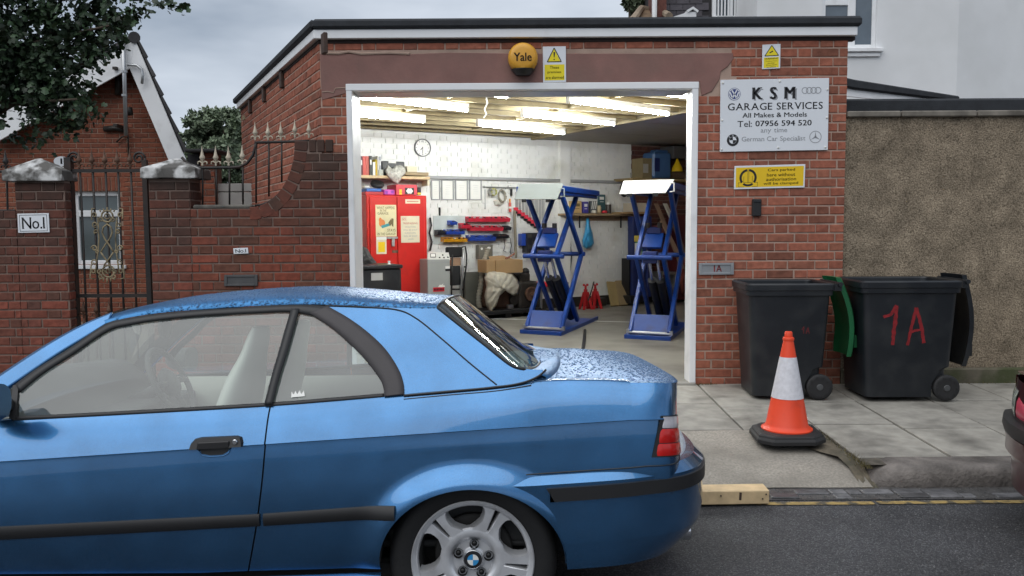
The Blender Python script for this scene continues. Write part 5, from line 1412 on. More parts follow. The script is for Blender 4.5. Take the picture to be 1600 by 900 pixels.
# A pillar
pa_o = [(-75,641), (-30,606), (20,571), (80,533), (130,506), (175,487.5)]; pa_i = [(-60,652), (-14,624), (24,598), (84,557), (134,526), (167,504.5)]
g = ribbon(pa_o, pa_i, 40, .0, '', None, 5); both(g, 'windscreen_pillar', m_paint, solid=.012)
g = ribbon(pa_o, pa_i, 30, -.018, '', None, 3); both(g, 'pillar_lining', m_cabin)
pa_t = curve(pa_o, 24); g = CMB()
scr = []
for p in pa_t: scr.append([V((p.x - .10*math.sin(math.pi*j/20), p.y + .01 + (2*(CC-p.y) - .02)*j/20, p.z + .012*math.sin(math.pi*j/20))) for j in range(21)])
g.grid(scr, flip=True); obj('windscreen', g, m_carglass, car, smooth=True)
# roof
rim_px = [(165,505), (200,496.5), (250,489), (320,483), (400,478), (470,475.5), (520,476.5), (580,478.5), (640,481), (684,481)]
rim = curve(rim_px, 60, .001)
rows = []; NR = 18
for i, p in enumerate(rim):
    x = p.x; f = i/60
    zc = p.z + .045 + .030*math.sin(math.pi*min(1, f*1.05)) - .0
    r = []
    for j in range(NR+1):
        s = j/NR; th = math.pi/2*s; n_ = 2.35
        y = CC - (CC - p.y)*math.cos(th)**(2/n_) if j < NR else CC
        z = p.z + (zc - p.z)*math.sin(th)**(2/n_)
        bow = (-.05 if f < .15 else 0)*(1-f/.15)*math.sin(th) if f < .15 else (.045*((f-.8)/.2)**2*math.sin(th)**1.5 if f > .8 else 0)
        r.append(V((x + bow, y, z)))
    rows.append(r)
g = CMB(); g.grid(rows); g.grid([[mir(p) for p in r] for r in rows], flip=True); obj('roof', g, m_wet, car, smooth=True)
roof_rear = rows[-1]; ROOF = rows
g = CMB(); g.tube(curve([(508,477.5), (560,479.5), (618,483.5), (650,497), (690,529), (735,568), (776,601)], 50, .002), .0028, 6); obj('hardtop_joint', g, m_seal, car)
# hardtop quarter panel, from the trim to the rear screen
hq_t = [(512,478), (560,478.5), (610,480), (650,481), (683,481), (720,509), (757,538), (795,568), (818,576), (848,578)]
hq_b = [(631,616), (655,613.5), (680,611.5), (705,609.5), (730,607.5), (752,605.5), (775,603), (800,600), (826,594), (850,583)]
A, B = curve(hq_t, 60), curve(hq_b, 60)
lft_ = curve(ct_out, 12)
g = CMB(); rows = []
for i in range(61):
    r = []
    for j in range(13):
        s = j/12; q = A[i].lerp(B[i], s)
        if i < 12: # keep to the curved trim edge
            w = 1 - i/12; lt = lft_[j]; q = q + (lt - A[0].lerp(B[0], s))*w
        if 0 < j < 12: q.y = CN + goff(q.x, q.z)
        r.append(q)
    rows.append(r)
g.grid(rows); g2 = CMB(); g2.grid([[mir(p) for p in r] for r in rows], flip=True); both((g, g2), 'hardtop_quarter', m_paint)
g = CMB(); g.tube([p + V((0,-.004,-.001)) for p in curve([(631,617.5), (700,611.5), (775,604.5), (815,598), (840,588), (853,577)], 40, .002)], .0045, 6)
g.tube([p + V((0,-.006,-.006)) for p in curve([(631,621), (700,614.5), (775,608), (830,599)], 30, .002)], .0025, 5); obj('hardtop_seal', g, m_seal, car)
# rear screen: near edge curve, mirrored far edge, bowed between
sc_px = [(684,481), (720,509.5), (757,538.5), (797,570), (818,577)]
se = curve(sc_px, 30, .001); rows = []
for i, p in enumerate(se):
    f = i/30; r = []; tgt = roof_rear[-1]
    for j in range(17):
        s = j/16; th = math.pi/2*s; y = CC - (CC-p.y)*math.cos(th)**(2/2.2) if j < 16 else CC
        bulge = math.sin(th)**1.2
        top = V((roof_rear[-1].x - rim[-1].x, 0, roof_rear[-1].z - rim[-1].z)); bot = V((.085, 0, -.012))
        d = top.lerp(bot, f); r.append(V((p.x + d.x*bulge, y, p.z + d.z*math.sin(th)**(2/2.2))))
    rows.append(r)
g = CMB(); g.grid(rows); g.grid([[mir(p) for p in r] for r in rows], flip=True); obj('rear_window', g, m_screen, car, smooth=True)
bot_rows = rows[-1]; SCREEN = rows
g = CMB(); loop = [p + V((0,0,.002)) for p in se] + [p for p in bot_rows[1:]]; loop2 = loop + [mir(p) for p in reversed(loop[:-1])]
g.tube(loop2 + [mir(loop[0])], .006, 6); g.tube([p for p in roof_rear] + [mir(p) for p in reversed(roof_rear[:-1])], .005, 6); obj('screen_seal', g, m_seal, car, smooth=True)
# hardtop foot behind the screen: from the screen's lower edge to the deck
foot = []
for j in range(17):
    p = bot_rows[j]; s = j/16
    e0 = G(850, 583) if j == 0 else None
    x2 = P(852, 580, CN+.20).x + .085*math.sin(math.pi/2*s)**1.1; y2 = CN + .13 + (CC-CN-.13)*(1 - math.cos(math.pi/2*s)**(2/2.4)) if j < 16 else CC
    z2 = zdeck(x2, y2) + .008
    q = V((x2, y2, z2)); mid = p.lerp(q, .5) + V((0,0,.004)); foot.append([p, p.lerp(q, .25) + V((0,0,.003)), mid, q, q + V((.004,-.004,-.02))])
g = CMB(); g.grid(foot); g.grid([[mir(p) for p in r] for r in foot], flip=True); obj('hardtop_foot', g, m_wet, car, smooth=True)
# rain standing in separate drops on the boot, roof and rear screen
rd = random.Random(41)
def drops(rows, n, rmin, rmax, r0, r1, m, name):
    g = CMB(); nr, nc = len(rows), len(rows[0])
    for k in range(n):
        i, j = rd.uniform(r0, r1)*(nr-1), rd.random()*(nc-1); i0, j0 = min(int(i), nr-2), min(int(j), nc-2); fi, fj = i-i0, j-j0
        a, b, c, d = rows[i0][j0], rows[i0][j0+1], rows[i0+1][j0], rows[i0+1][j0+1]
        p = a.lerp(b, fj).lerp(c.lerp(d, fj), fi); nn = (b-a).cross(c-a)
        if nn.length < 1e-9: continue
        nn.normalize(); nn = nn if nn.z > 0 else -nn
        if rd.random() < .45: p = mir(p); nn.y = -nn.y
        r_ = rmin + (rmax-rmin)*rd.random()**2.2; t1 = nn.orthogonal().normalized(); t2 = nn.cross(t1); e_ = rd.uniform(.75, 1.3); vs = []
        for (q, h) in ((1, -.05), (.8, .34)):
            for u in range(6): a_ = math.pi*u/3 + q; vs.append(p + (t1*math.cos(a_)*e_ + t2*math.sin(a_)/e_)*r_*q + nn*r_*h)
        vs.append(p + nn*r_*.52)
        g.add(vs, [(u, (u+1) % 6, 6+(u+1) % 6, 6+u) for u in range(6)] + [(6+u, 6+(u+1) % 6, 12) for u in range(6)])
    obj(name, g, m, car, smooth=True)['kind'] = 'stuff'
m_drop = mat('rain_water', (.06,.13,.25), .28, metal=.75, var=.3, vs=80, coat=.15)
drops(BOOT, 9500, .0016, .0058, .12, 1.0, m_drop, 'rain_drops'); drops(ROOF, 6000, .0014, .0045, .25, 1.0, m_drop, 'rain_drops')
# ---- door handle
hz = lambda px, py, pr: (lambda p: V((p.x, CN + off(p.x, p.z) - pr, p.z)))(PC(px, py, CN+.03))
g = CMB(); ho = [(297,702), (300,692), (306,685), (316,682.5), (372,680), (379,682), (382,690), (383,696.5), (340,699.5)]
base_ = [hz(px, py, .002) for px, py in ho]; top_ = [hz(px*.94 + 340*.06, py*.90 + 691*.1, .014) for px, py in ho]
g.grid([base_ + [base_[0]], top_ + [top_[0]]], flip=True); g.poly(list(reversed(top_))); dh = obj('door_handle', g, m_trim, near_door, bevel=.002)
g = CMB(); hp = [(311,701), (313,689.5), (362,687), (362,697.5)]; g.prism([hz(px, py, .012) for px, py in hp], (0, -.012, 0)); obj('handle_flap', g, m_trim, near_door, bevel=.003)
g = CMB(); c = hz(370.5, 689, .012); g.lathe([(.0105, 0), (.0105, .006), (.008, .009)], c, (0,-1,0), 14); obj('lock_barrel', g, m_chrome, near_door, smooth=True, auto=40)
g = CMB(); cup = [hz(px, py, .0016) for px, py in ((312,702), (314,707), (320,711.5), (330,712.5), (350,711.5), (358,708), (362,699))]; g.tube(cup, .0028, 6); obj('handle_recess_rim', g, m_paint, near_door, smooth=True)
g = CMB(); g.poly([hz(px, py, .0012) for px, py in ((313,701), (317,708), (330,710.5), (349,709.5), (357,705), (361,698))]); obj('handle_recess', g, m_black, near_door)
# ---- mirrors
def mirror_shell(mm):
    g = CMB(); f_ = mir if mm else (lambda q: q); rows = []
    c0 = P(-40, 632, CN-.06); n = 18
    for i in range(11):
        t = i/10; w = .105*math.sqrt(max(0, 1-(1-t)**2.4)); h = .068*math.sqrt(max(0.001, 1-(1-t)**2.6)); r = []
        for k in range(n+1):
            a = 2*math.pi*k/n; ca, sa = math.cos(a), math.sin(a)
            r.append(f_(V((c0.x - .075 + .145*t, c0.y + w*abs(ca)**.7*(1 if ca > 0 else -1), c0.z + h*abs(sa)**.7*(1 if sa > 0 else -1)))))
        rows.append(r)
    g.grid(rows, flip=mm); g.poly([q for q in rows[-1][:-1]]) ; return g
mo = obj('door_mirror', mirror_shell(False), m_paint, car, smooth=True, auto=60)
g = CMB(); c0 = P(-40, 632, CN-.06); g.bx(c0.x-.05, c0.x+.04, c0.y+.08, CN+.12, c0.z-.055, c0.z-.005); obj('mirror_foot', g, m_trim, car, bevel=.01)
g = CMB(); g.prism([G(14,655,.006), G(20,602,.006), G(29,600,.006), G(24,655,.006)], (0,.02,0)); obj('mirror_sail', g, m_seal, car)
mo = obj('door_mirror', mirror_shell(True), m_cabin, car, smooth=True, auto=60)
# ---- cabin
g = CMB(); y0, y1 = CN+.16, 2*CC-CN-.16
g.bx(-2.2, .1, y0, y1, .28, .31); g.bx(-2.25, -1.75, y0, y1, .31, .74); g.bx(-.30, .12, y0, y1, .3, .70); g.bx(-.52, .10, y0-.0, y1, .60, zbelt(0)-.14)
obj('cabin_floor', g, m_cabin, car, bevel=.03, segs=3)
g = CMB(); rows = []
for i in range(17):
    t = i/16; x = -2.40 + .50*t; z = .72 + .20*math.sin(math.pi*min(1, t*1.1))**.8 - .08*t
    rows.append([V((x, y0 + (y1-y0)*j/10, z + .015*math.sin(math.pi*j/10))) for j in range(11)])
g.grid(rows); obj('dashboard', g, m_cabin, car, smooth=True, solid=.03)
for mm in (False, True):
    f_ = mir if mm else (lambda q: q)
    g = CMB(); g.grid([[f_(V((x, CN+.14, z))) for x in (-1.95, -1.2, -.62)] for z in (.30, .50, .70, zbelt(-1.2)-.03)], flip=not mm); g.grid([[f_(V((x, CN+.14, z))) for x in (-.61, -.1)] for z in (.70, zbelt(-.3)-.03)], flip=not mm); obj('door_card', g, m_leather, car, smooth=True, solid=.03)
def seat(yc):
    g = CMB(); rows = []
    path = [(x_-.47, z_) for x_, z_ in [(-1.28, .46), (-1.22, .50), (-1.02, .50), (-.84, .48), (-.78, .54), (-.73, .68), (-.685, .82), (-.655, .93), (-.63, 1.00), (-.615, 1.05), (-.60, 1.10), (-.592, 1.135)]]
    wid  = [.20, .23, .25, .25, .25, .255, .25, .225, .16, .135, .13, .10]
    thk  = [.05, .09, .11, .12, .12, .11, .10, .085, .06, .055, .05, .03]
    for k, ((x, z), w, t) in enumerate(zip(path, wid, thk)):
        a = path[max(k-1, 0)]; b = path[min(k+1, len(path)-1)]; tx_, tz = b[0]-a[0], b[1]-a[1]; l = math.hypot(tx_, tz); nx_, nz_ = tz/l, -tx_/l
        ring = []
        for q in range(21):
            a_ = 2*math.pi*q/20; ca, sa = math.cos(a_), math.sin(a_)
            ring.append(V((x + nx_*t*.5*abs(sa)**.8*(1 if sa > 0 else -1), yc + w*abs(ca)**.6*(1 if ca > 0 else -1), z + nz_*t*.5*abs(sa)**.8*(1 if sa > 0 else -1))))
        rows.append(ring)
    g.grid(rows); g.poly(list(reversed(rows[0][:-1]))); g.poly(rows[-1][:-1])
    s = obj('seat', g, m_leather, car, smooth=True); md = s.modifiers.new('s', 'SUBSURF'); md.levels = md.render_levels = 1
seat(CC-.36); seat(CC+.36)
g = CMB(); rows = []
for (x, z, t) in ((-.36, .62, .1), (-.30, .66, .1), (-.16, .70, .12), (-.06, .82, .10), (-.01, .93, .06)): rows.append([V((x, y, z)) for y in (y0+.05, CC-.3, CC, CC+.3, y1-.05)])
g.grid(rows); obj('rear_bench', g, m_leather, car, smooth=True, solid=.06)
# steering wheel (right-hand drive: far side from the flank facing us is the passenger's)
sc_ = V((-1.75, CC+.36, .82)); ax = V((.86, 0, .42)).normalized(); u_ = V((0,1,0)); w_ = ax.cross(u_)
g = CMB(); g.tube([sc_ + (u_*math.cos(2*math.pi*k/28) + w_*math.sin(2*math.pi*k/28))*.185 for k in range(29)], .015, 8, caps=False); g.lathe([(.07, -.03), (.085, .0), (.06, .02)], sc_, ax, 14)
for a in (0, math.pi, math.pi*1.5): g.tube([sc_, sc_ + (u_*math.cos(a) + w_*math.sin(a))*.185], .016, 6)
g.tube([sc_, sc_ - ax*.35], .03, 8); obj('steering_wheel', g, m_cabin, car, smooth=True)
g = CMB(); c = V((-1.62, CC, 1.12)); g.lathe([(.001,-.02), (.05,-.012), (.055,.01), (.05,.014)], c, (1,0,0), 14); obj('rear_view_mirror', g, m_cabin, car, smooth=True)
# ---- wheels
def wheel(xc, near, zc):
    yf = CN + .030 if near else 2*CC - CN - .030; sg = 1 if near else -1       # sg: +y goes inwards on the near side
    def c3(r, a, d): return V((xc + r*math.cos(a), yf + sg*d, zc + r*math.sin(a)))
    def lathe(prof, n=64): 
        g = MB(); rows = [[c3(r, 2*math.pi*k/n, d) for k in range(n+1)] for r, d in prof]; g.grid(rows, flip=near); return g
    rim = obj('wheel', lathe([(.2300, .006), (.2315, -.002), (.2275, -.006), (.222, -.002), (.214, .004), (.208, .012), (.206, .022), (.205, .030)]), m_alloy, car, smooth=True, auto=35)
    obj('tyre', lathe([(.226, .200), (.27, .212), (.302, .205), (.316, .185), (.3185, .15), (.3185, .05), (.315, .025), (.306, .008), (.292, -.003), (.268, -.007), (.245, -.003), (.232, .002), (.228, .008)]), m_tyre, rim, smooth=True, auto=30)
    obj('brake_disc', lathe([(.02, .085), (.145, .085), (.15, .09), (.15, .11)]), m_disc, rim)
    obj('barrel', lathe([(.205, .030), (.199, .07), (.196, .168), (.05, .17)]), m_liner, rim)  # alloy barrel coloured near black as the shade behind the spokes
    obj('hub', lathe([(.124, .045), (.124, .016), (.119, .0105), (.108, .008), (.095, .009), (.086, .014), (.078, .024), (.074, .028), (.045, .028), (.044, .022), (.038, .020), (.001, .020)]), m_alloy, rim, smooth=True, auto=30)
    base = R(63)
    for k in range(5):
        a = base + 2*math.pi*k/5
        g = MB()
        for s in (-1, 1):
            ol = [(.095, .004), (.118, .004), (.150, .0065), (.185, .009), (.211, .011), (.211, .062), (.203, .050), (.190, .041), (.170, .036), (.150, .036), (.134, .044), (.120, .058), (.100, .062)]
            def pt(r, l, d):
                rr = r; th = a + s*l/rr; return c3(rr, th, d)
            f = [pt(r, l, .011 + .004*((r-.10)/.1)) for r, l in ol]; q = [pt(r, l + (.004 if l > .02 else -.002), .020 + .004*((r-.10)/.1)) for r, l in ol]; b = [pt(r, l + (.010 if l > .02 else -.003), .058) for r, l in ol]
            # front face slightly inset against its chamfer
            cx_ = V((0,0,0))
            for p in f: cx_ += p
            cx_ /= len(f); f2 = [p + (cx_-p).normalized()*.003 + V((0, -sg*.002, 0)) for p in f]
            inv = (s > 0) == near
            L_ = [f2, f, q, b]
            for P0, P1 in zip(L_[:-1], L_[1:]): g.grid([P0 + [P0[0]], P1 + [P1[0]]], flip=not inv)
            g.poly(list(reversed(f2)) if inv else f2)
        obj('spoke', g, m_alloy, rim, smooth=True, auto=35)
    for k in range(5):
        g = MB(); a = R(63) + R(22) + 2*math.pi*k/5
        c = c3(.060, a, .0); g.lathe([(.0185, .012), (.0165, .0285), (.010, .0285), (.010, .018), (.001, .017)], c, (0, sg, 0), 14, caps=False); obj('wheel_bolt', g, m_black, rim, smooth=True)
    cap = obj('wheel_cap', lathe([(.0375, .022), (.0370, .013), (.034, .011), (.0335, .012)], 32), m_chrome, rim, smooth=True)
    obj('cap_ring', lathe([(.0335, .0115), (.0215, .0105)], 32), m_ink, rim)
    for k in range(4):
        g = MB(); n = 8; arc = [c3(.0213, R(90*k + 90*j/n), .0100) for j in range(n+1)]; ctr = c3(.0, 0, .0095); g.add([ctr] + arc, [(0, j+1, j+2) if not near else (0, j+2, j+1) for j in range(n)])
        obj('cap_quarter', g, m_paper if k % 2 == 0 else mat('cap_blue', (.04,.28,.58), .3), rim) if k > 1 or True else None
    return rim
W1 = wheel(WX, True, WZ)
wheel(WX, False, WZ); wheel(WXF, True, WZ-.02); wheel(WXF, False, WZ-.02)
# ------------------------------------------------------------------ inside the workshop
def wbox(g, px0, py0, px1, py1, o0, o1):
    """box standing o0..o1 in front of the back wall whose front face fills these pixels"""
    pm = (py0+py1)/2; xm = (px0+px1)/2
    t0, t1 = BT(px0, pm, o1)[0], BT(px1, pm, o1)[0]; z1, z0 = BT(xm, py0, o1)[1], BT(xm, py1, o1)[1]
    g.obox(W(t0, z0, o0), e*(t1-t0), nb*(o1-o0), (0,0,z1-z0)); return t0, t1, z0, z1
def wquad(g, px0, py0, px1, py1, o):
    pm = (py0+py1)/2; xm = (px0+px1)/2
    t0, t1 = BT(px0, pm, o)[0], BT(px1, pm, o)[0]; z1, z0 = BT(xm, py0, o)[1], BT(xm, py1, o)[1]
    g.poly([W(t0, z0, o), W(t1, z0, o), W(t1, z1, o), W(t0, z1, o)]); return t0, t1, z0, z1
def boxthing(name, label, cat, px0, py0, px1, py1, o0, o1, m, group=None, bevel=.004, part='body'):
    c = BP((px0+px1)/2, py1, o1); t = thing(name, label, cat, c, group)
    g = MB(); wbox(g, px0, py0, px1, py1, o0, o1); obj(part, g, m, t, bevel=bevel); return t
def onebox(name, label, cat, px0, py0, px1, py1, o0, o1, m, group=None, bevel=.004):
    g = MB(); wbox(g, px0, py0, px1, py1, o0, o1); return tag(obj(name, g, m, None, bevel=bevel), label, cat, group)
# lettering -------------------------------------------------------
_tc = {}
def text_mesh(s, bold=0.0):
    k = (s, bold)
    if k in _tc: return _tc[k]
    cu = bpy.data.curves.new('lettering', 'FONT'); cu.body = s; cu.size = 1.0; cu.resolution_u = 3; cu.fill_mode = 'FRONT'
    o = bpy.data.objects.new('lettering', cu); COL.objects.link(o)
    me = o.to_mesh(); vs = [V(v.co) for v in me.vertices]; fs = [tuple(p.vertices) for p in me.polygons]; o.to_mesh_clear()
    bpy.data.objects.remove(o); bpy.data.curves.remove(cu)
    if bold > 0:
        n = len(vs); vs = vs + [v + V((bold*1.6, 0, 0)) for v in vs]; fs = fs + [tuple(i+n for i in f) for f in fs]
    _tc[k] = (vs, fs); return _tc[k]
def put_text(g, s, S, a0, a1, b0, b1, off, bold=0.0):
    """fit lettering into the rectangle a0..a1, b0..b1 of the sign frame S(a, b, off)"""
    vs, fs = text_mesh(s, bold)
    x0, x1 = min(v.x for v in vs), max(v.x for v in vs); y0, y1 = min(v.y for v in vs), max(v.y for v in vs)
    g.add([S(a0 + (a1-a0)*(v.x-x0)/(x1-x0), b0 + (b1-b0)*(v.y-y0)/(y1-y0), off) for v in vs], fs)
SERIF = {'K': [(.09,0,.2), (.09,1,.2), (.92,0,.22), (.86,1,.2)], 'M': [(.07,0,.17), (.07,1,.12), (.93,0,.17), (.93,1,.12)], 'A': [(.06,0,.22), (.94,0,.24)], 'R': [(.10,0,.24), (.10,1,.14), (.93,0,.16)],
         'E': [(.12,0,.2), (.12,1,.2)], 'V': [(.06,1,.24), (.94,1,.22)], 'I': [(.5,0,1.6), (.5,1,1.6)], 'T': [(.5,0,.3)], 'N': [(.1,0,.22), (.08,1,.2), (.92,1,.22)], 'l': [(.5,0,1.6), (.3,1,1.0)], '1': [(.62,0,.7)],
         'i': [(.5,0,1.6)], 'n': [(.1,0,.26), (.9,0,.26)], 'm': [(.06,0,.18), (.5,0,.18), (.94,0,.18)], 'r': [(.16,0,.4)], 'p': [(.12,0,.3)], 'a': [(.95,0,.14)], 'y': [(.08,1,.3), (.92,1,.26)], 't': [(.6,0,.2)]}
def put_serif(g, s, S, a0, a1, b0, b1, off, bold=0.0, gap=.13):
    """the same with small serifs on every stem; letters spaced one by one"""
    items, x = [], 0.0; th = .055
    ym0, ym1 = 9, -9
    for ch in s:
        if ch == ' ': x += .30; continue
        vs, fs = text_mesh(ch, bold); x0, x1 = min(v.x for v in vs), max(v.x for v in vs); y0, y1 = min(v.y for v in vs), max(v.y for v in vs)
        w = x1-x0; L_ = [(V((v.x-x0+x, v.y, 0))) for v in vs]; items.append((L_, fs))
        yb = y0 if ch != 'p' and ch != 'y' else y0
        for (fx, top, sw) in SERIF.get(ch, []):
            sw_ = max(.14, min(.30, sw*w)); cx = x + fx*w; cy = (y1 - th if top else y0)
            if ch in 'y' and top: cy = y1 - th
            items.append(([V((cx-sw_/2, cy, 0)), V((cx+sw_/2, cy, 0)), V((cx+sw_/2, cy+th, 0)), V((cx-sw_/2, cy+th, 0))], [(0,1,2,3)]))
        ym0, ym1 = min(ym0, y0), max(ym1, y1); x += w + gap
    xs = [v.x for L_, _ in items for v in L_]; X0, X1 = min(xs), max(xs)
    for k, (L_, fs) in enumerate(items):
        g.add([S(a0 + (a1-a0)*(v.x-X0)/(X1-X0), b0 + (b1-b0)*(v.y-ym0)/(ym1-ym0), off + (.00015 if len(L_) == 4 else 0)) for v in L_], fs)
def wall_frame(px0, py0, px1, py1, o):
    pm = (py0+py1)/2; xm = (px0+px1)/2
    t0, t1 = BT(px0, pm, o)[0], BT(px1, pm, o)[0]; z1, z0 = BT(xm, py0, o)[1], BT(xm, py1, o)[1]
    return lambda a, b, off=0.0: W(t0 + (t1-t0)*a, z0 + (z1-z0)*b, o + off)
def srect(g, S, a0, a1, b0, b1, off): g.poly([S(a0,b0,off), S(a1,b0,off), S(a1,b1,off), S(a0,b1,off)])
def sdisc(g, S, ca, cb, ra, rb, off, n=28, r0=0.0, t0=0.0, t1=2*math.pi):
    if r0 == 0: 
        if t1 - t0 > 6.28: g.poly([S(ca + ra*math.cos(2*math.pi*k/n), cb + rb*math.sin(2*math.pi*k/n), off) for k in range(n)])
        else: g.poly([S(ca, cb, off)] + [S(ca + ra*math.cos(t0+(t1-t0)*k/n), cb + rb*math.sin(t0+(t1-t0)*k/n), off) for k in range(n+1)])
    else:
        g.grid([[S(ca + q*ra*math.cos(t0+(t1-t0)*k/n), cb + q*rb*math.sin(t0+(t1-t0)*k/n), off) for k in range(n+1)] for q in (1, r0)], flip=False)
def sline(g, S, a, b, w, off, asp=1.0):
    (x0, y0), (x1, y1) = a, b; dx, dy = (x1-x0)*asp, y1-y0; l = math.hypot(dx, dy); nx_, ny_ = -dy/l*w/2/asp, dx/l*w/2
    g.poly([S(x0-nx_, y0-ny_, off), S(x1-nx_, y1-ny_, off), S(x1+nx_, y1+ny_, off), S(x0+nx_, y0+ny_, off)])

# clock
ck = BP(659.5, 231, .01); t = thing('wall_clock', 'round white wall clock with dark rim high on the white wall', 'clock', ck)
rk = .128
def Sck(a, b, off=0): return ck + e*(a-.5)*2*rk + V((0,0,(b-.5)*2*rk)) + nb*(.02 + off)
g = MB(); g.lathe([(rk, 0), (rk, .03), (rk*.98, .036), (rk*.9, .036), (rk*.89, .022)], ck, nb, 32, caps=False); obj('rim', g, simple('clock_rim', (.05,.05,.055), .3), t, smooth=True, auto=40)
g = MB(); sdisc(g, Sck, .5, .5, .46, .46, .0); obj('face', g, m_paper, t)
g = MB(); sline(g, Sck, (.5,.5), (.49,.20), .035, .004); sline(g, Sck, (.52,.55), (.36,.36), .04, .005); obj('hands', g, m_ink, t)
g = MB()
for k in range(12): a = 2*math.pi*k/12; sline(g, Sck, (.5+.34*math.cos(a), .5+.34*math.sin(a)), (.5+.40*math.cos(a), .5+.40*math.sin(a)), .03, .002)
put_text(g, '12', Sck, .43, .57, .80, .90, .002); put_text(g, '6', Sck, .47, .53, .10, .20, .002); obj('numerals', g, m_ink, t)

# shelf with books
sf = boxthing('wall_shelf', 'pine board shelf high on the left carrying books and a plastic case', 'shelf', 545, 274.5, 672, 279, .01, .30, m_wood, part='board')
g = MB(); wbox(g, 668, 279, 671, 290, .01, .22); obj('bracket', g, m_cream, sf)
bkc = [((562,566.5), 244, (.10,.02,.03), 'dark red'), ((567,571.5), 244, (.62,.10,.08), 'bright red'), ((572,577), 244, (.60,.14,.11), 'salmon red'), ((577.5,581.5), 243.5, (.03,.035,.03), 'black'), ((582.5,586.5), 253, (.75,.75,.70), 'short white'), ((587,589.5), 249, (.75,.55,.03), 'thin yellow'), ((590,592), 243.5, (.70,.68,.62), 'tall cream'), ((592.3,595.5), 244.5, (.34,.35,.38), 'tall grey'), ((592.5,599), 265, (.45,.48,.42), 'squat grey green')]
for k, ((a, b), y, c, nm) in enumerate(bkc):
    lab = nm + (' book at the end of the row, beside the black case' if k == 8 else ' manual standing in the book row on the high shelf')
    q = boxthing('book', lab, 'book', a, y, b, 274.3, .06 if k < 8 else .20, .26 - .012*(k % 3) if k < 8 else .29, simple('book_cover_%s' % nm.replace(' ', '_'), c, .5), 'books on the high shelf', bevel=.002, part='cover')
    if k in (0, 3, 7):
        g = MB(); wquad(g, a+.7, y+6, b-.7, y+14, .265); obj('spine_label', g, m_paper, q)
q = boxthing('tool_case', 'black plastic tool case with a slotted carry handle on the high shelf', 'case', 597, 252, 632.5, 274.3, .04, .20, simple('case_plastic', (.03,.032,.032), .45), bevel=.012)
g = MB(); wbox(g, 607, 251, 619, 255, .20, .215); obj('handle', g, m_paper, q, bevel=.003)
# clear bag drooping over the edge
def cloth_blob(name, label, cat, px_pts, o0, o1, m, seed, wr=.02, n=26):
    """a crumpled sheet between an outline in pixels and a bulging front"""
    g = MB(); c = (sum(p[0] for p in px_pts)/len(px_pts), sum(p[1] for p in px_pts)/len(px_pts)); m_ = len(px_pts); rows = []
    N_ = 8
    for ring in range(N_+1):
        f = ring/N_; r = []
        for k in range(4*m_):
            t = k/4; i = int(t) % m_; fr = t - int(t); a, b = px_pts[i], px_pts[(i+1) % m_]
            px, py = a[0]+(b[0]-a[0])*fr, a[1]+(b[1]-a[1])*fr
            px, py = c[0] + (px-c[0])*f, c[1] + (py-c[1])*f
            o = o0 + (o1-o0)*math.sqrt(max(0, 1-f*f)); nz_ = mnoise.noise(V((px*.19, py*.19, seed))) + .5*mnoise.noise(V((px*.45, py*.45, seed+3)))
            fold = abs(math.sin(px*.35 + py*.2 + 2.5*mnoise.noise(V((px*.06, py*.06, seed+9)))))
            r.append(BP(px, py, o + wr*nz_ + wr*fold*.8*(1 if f < .99 else .2)))
        rows.append(r + [r[0]])
    g.grid(rows, flip=True); rows2 = [[p - nb*.0 for p in rows[-1]], [BP(c[0], c[1], o0)]*len(rows[-1])]
    return tag(obj(name, g, m, None, smooth=True, solid=.004), label, cat)
m_poly = mat('clear_polythene', (.62,.62,.56), .25, var=.2, vs=25, dirt=(.35,.34,.30), ds=20, dthr=.55)
cloth_blob('plastic_bag', 'crumpled clear plastic bag hanging over the front of the high shelf', 'bag', [(601,268), (606,258), (612,264), (619,259), (626,258), (633,263), (634,271), (628,277), (625,283), (621,288), (614,284), (606,276)], .30, .36, m_poly, 3, .02)
onebox('wood_tray', 'shallow wooden tray at the right end of the high shelf', 'tray', 634, 269, 670, 274.3, .05, .27, simple('tray_wood', (.35,.27,.16), .7))
onebox('notepad_box', 'small pale carton standing behind the wooden tray', 'carton', 636, 260, 652, 268.8, .05, .2, m_cream)
# red cabinet ------------------------------------------------------
cb_o = .52
cab = boxthing('steel_cabinet', 'tall red steel cabinet plastered with posters in the left corner', 'cabinet', 574, 305, 667.5, 480, .04, cb_o, m_red, bevel=.008, part='carcass')
cz = Z_FLOOR
for (a, b) in ((579, 620.5), (622, 664)):
    g = MB(); wbox(g, a, 308, b, 478, cb_o, cb_o+.018); obj('door', g, m_red, cab, bevel=.004)
CO = cb_o + .0185
def sticker(name, px0, py0, px1, py1, m, par, o=CO, th=.003):
    g = MB(); wbox(g, px0, py0, px1, py1, o, o+th); return obj(name, g, m, par)
m_poster = simple('poster_paper', (.72,.66,.40), .6); m_tealp = simple('teal_print', (.05,.30,.33), .6); m_orangep = simple('orange_print', (.70,.22,.06), .6); m_brownp = simple('brown_print', (.16,.12,.05), .6)
ps = sticker('poster', 587, 320, 619.5, 369.5, m_poster, cab); S = wall_frame(587, 320, 619.5, 369.5, CO+.0035)
g = MB(); put_text(g, 'WHAT HAPPENS', S, .06, .92, .86, .95, 0, .01); put_text(g, 'IN THE', S, .22, .52, .78, .85, 0, .01); put_text(g, 'GARAGE', S, .10, .62, .69, .77, 0, .015); put_text(g, 'STAYS', S, .55, .95, .15, .24, 0, .02); put_text(g, 'IN THE GARAGE!', S, .08, .94, .04, .12, 0, .01); obj('lettering', g, m_brownp, ps)
g = MB(); sdisc(g, S, .30, .42, .15, .12, .0008); sdisc(g, S, .22, .52, .07, .08, .0009); obj('print', g, m_orangep, ps)
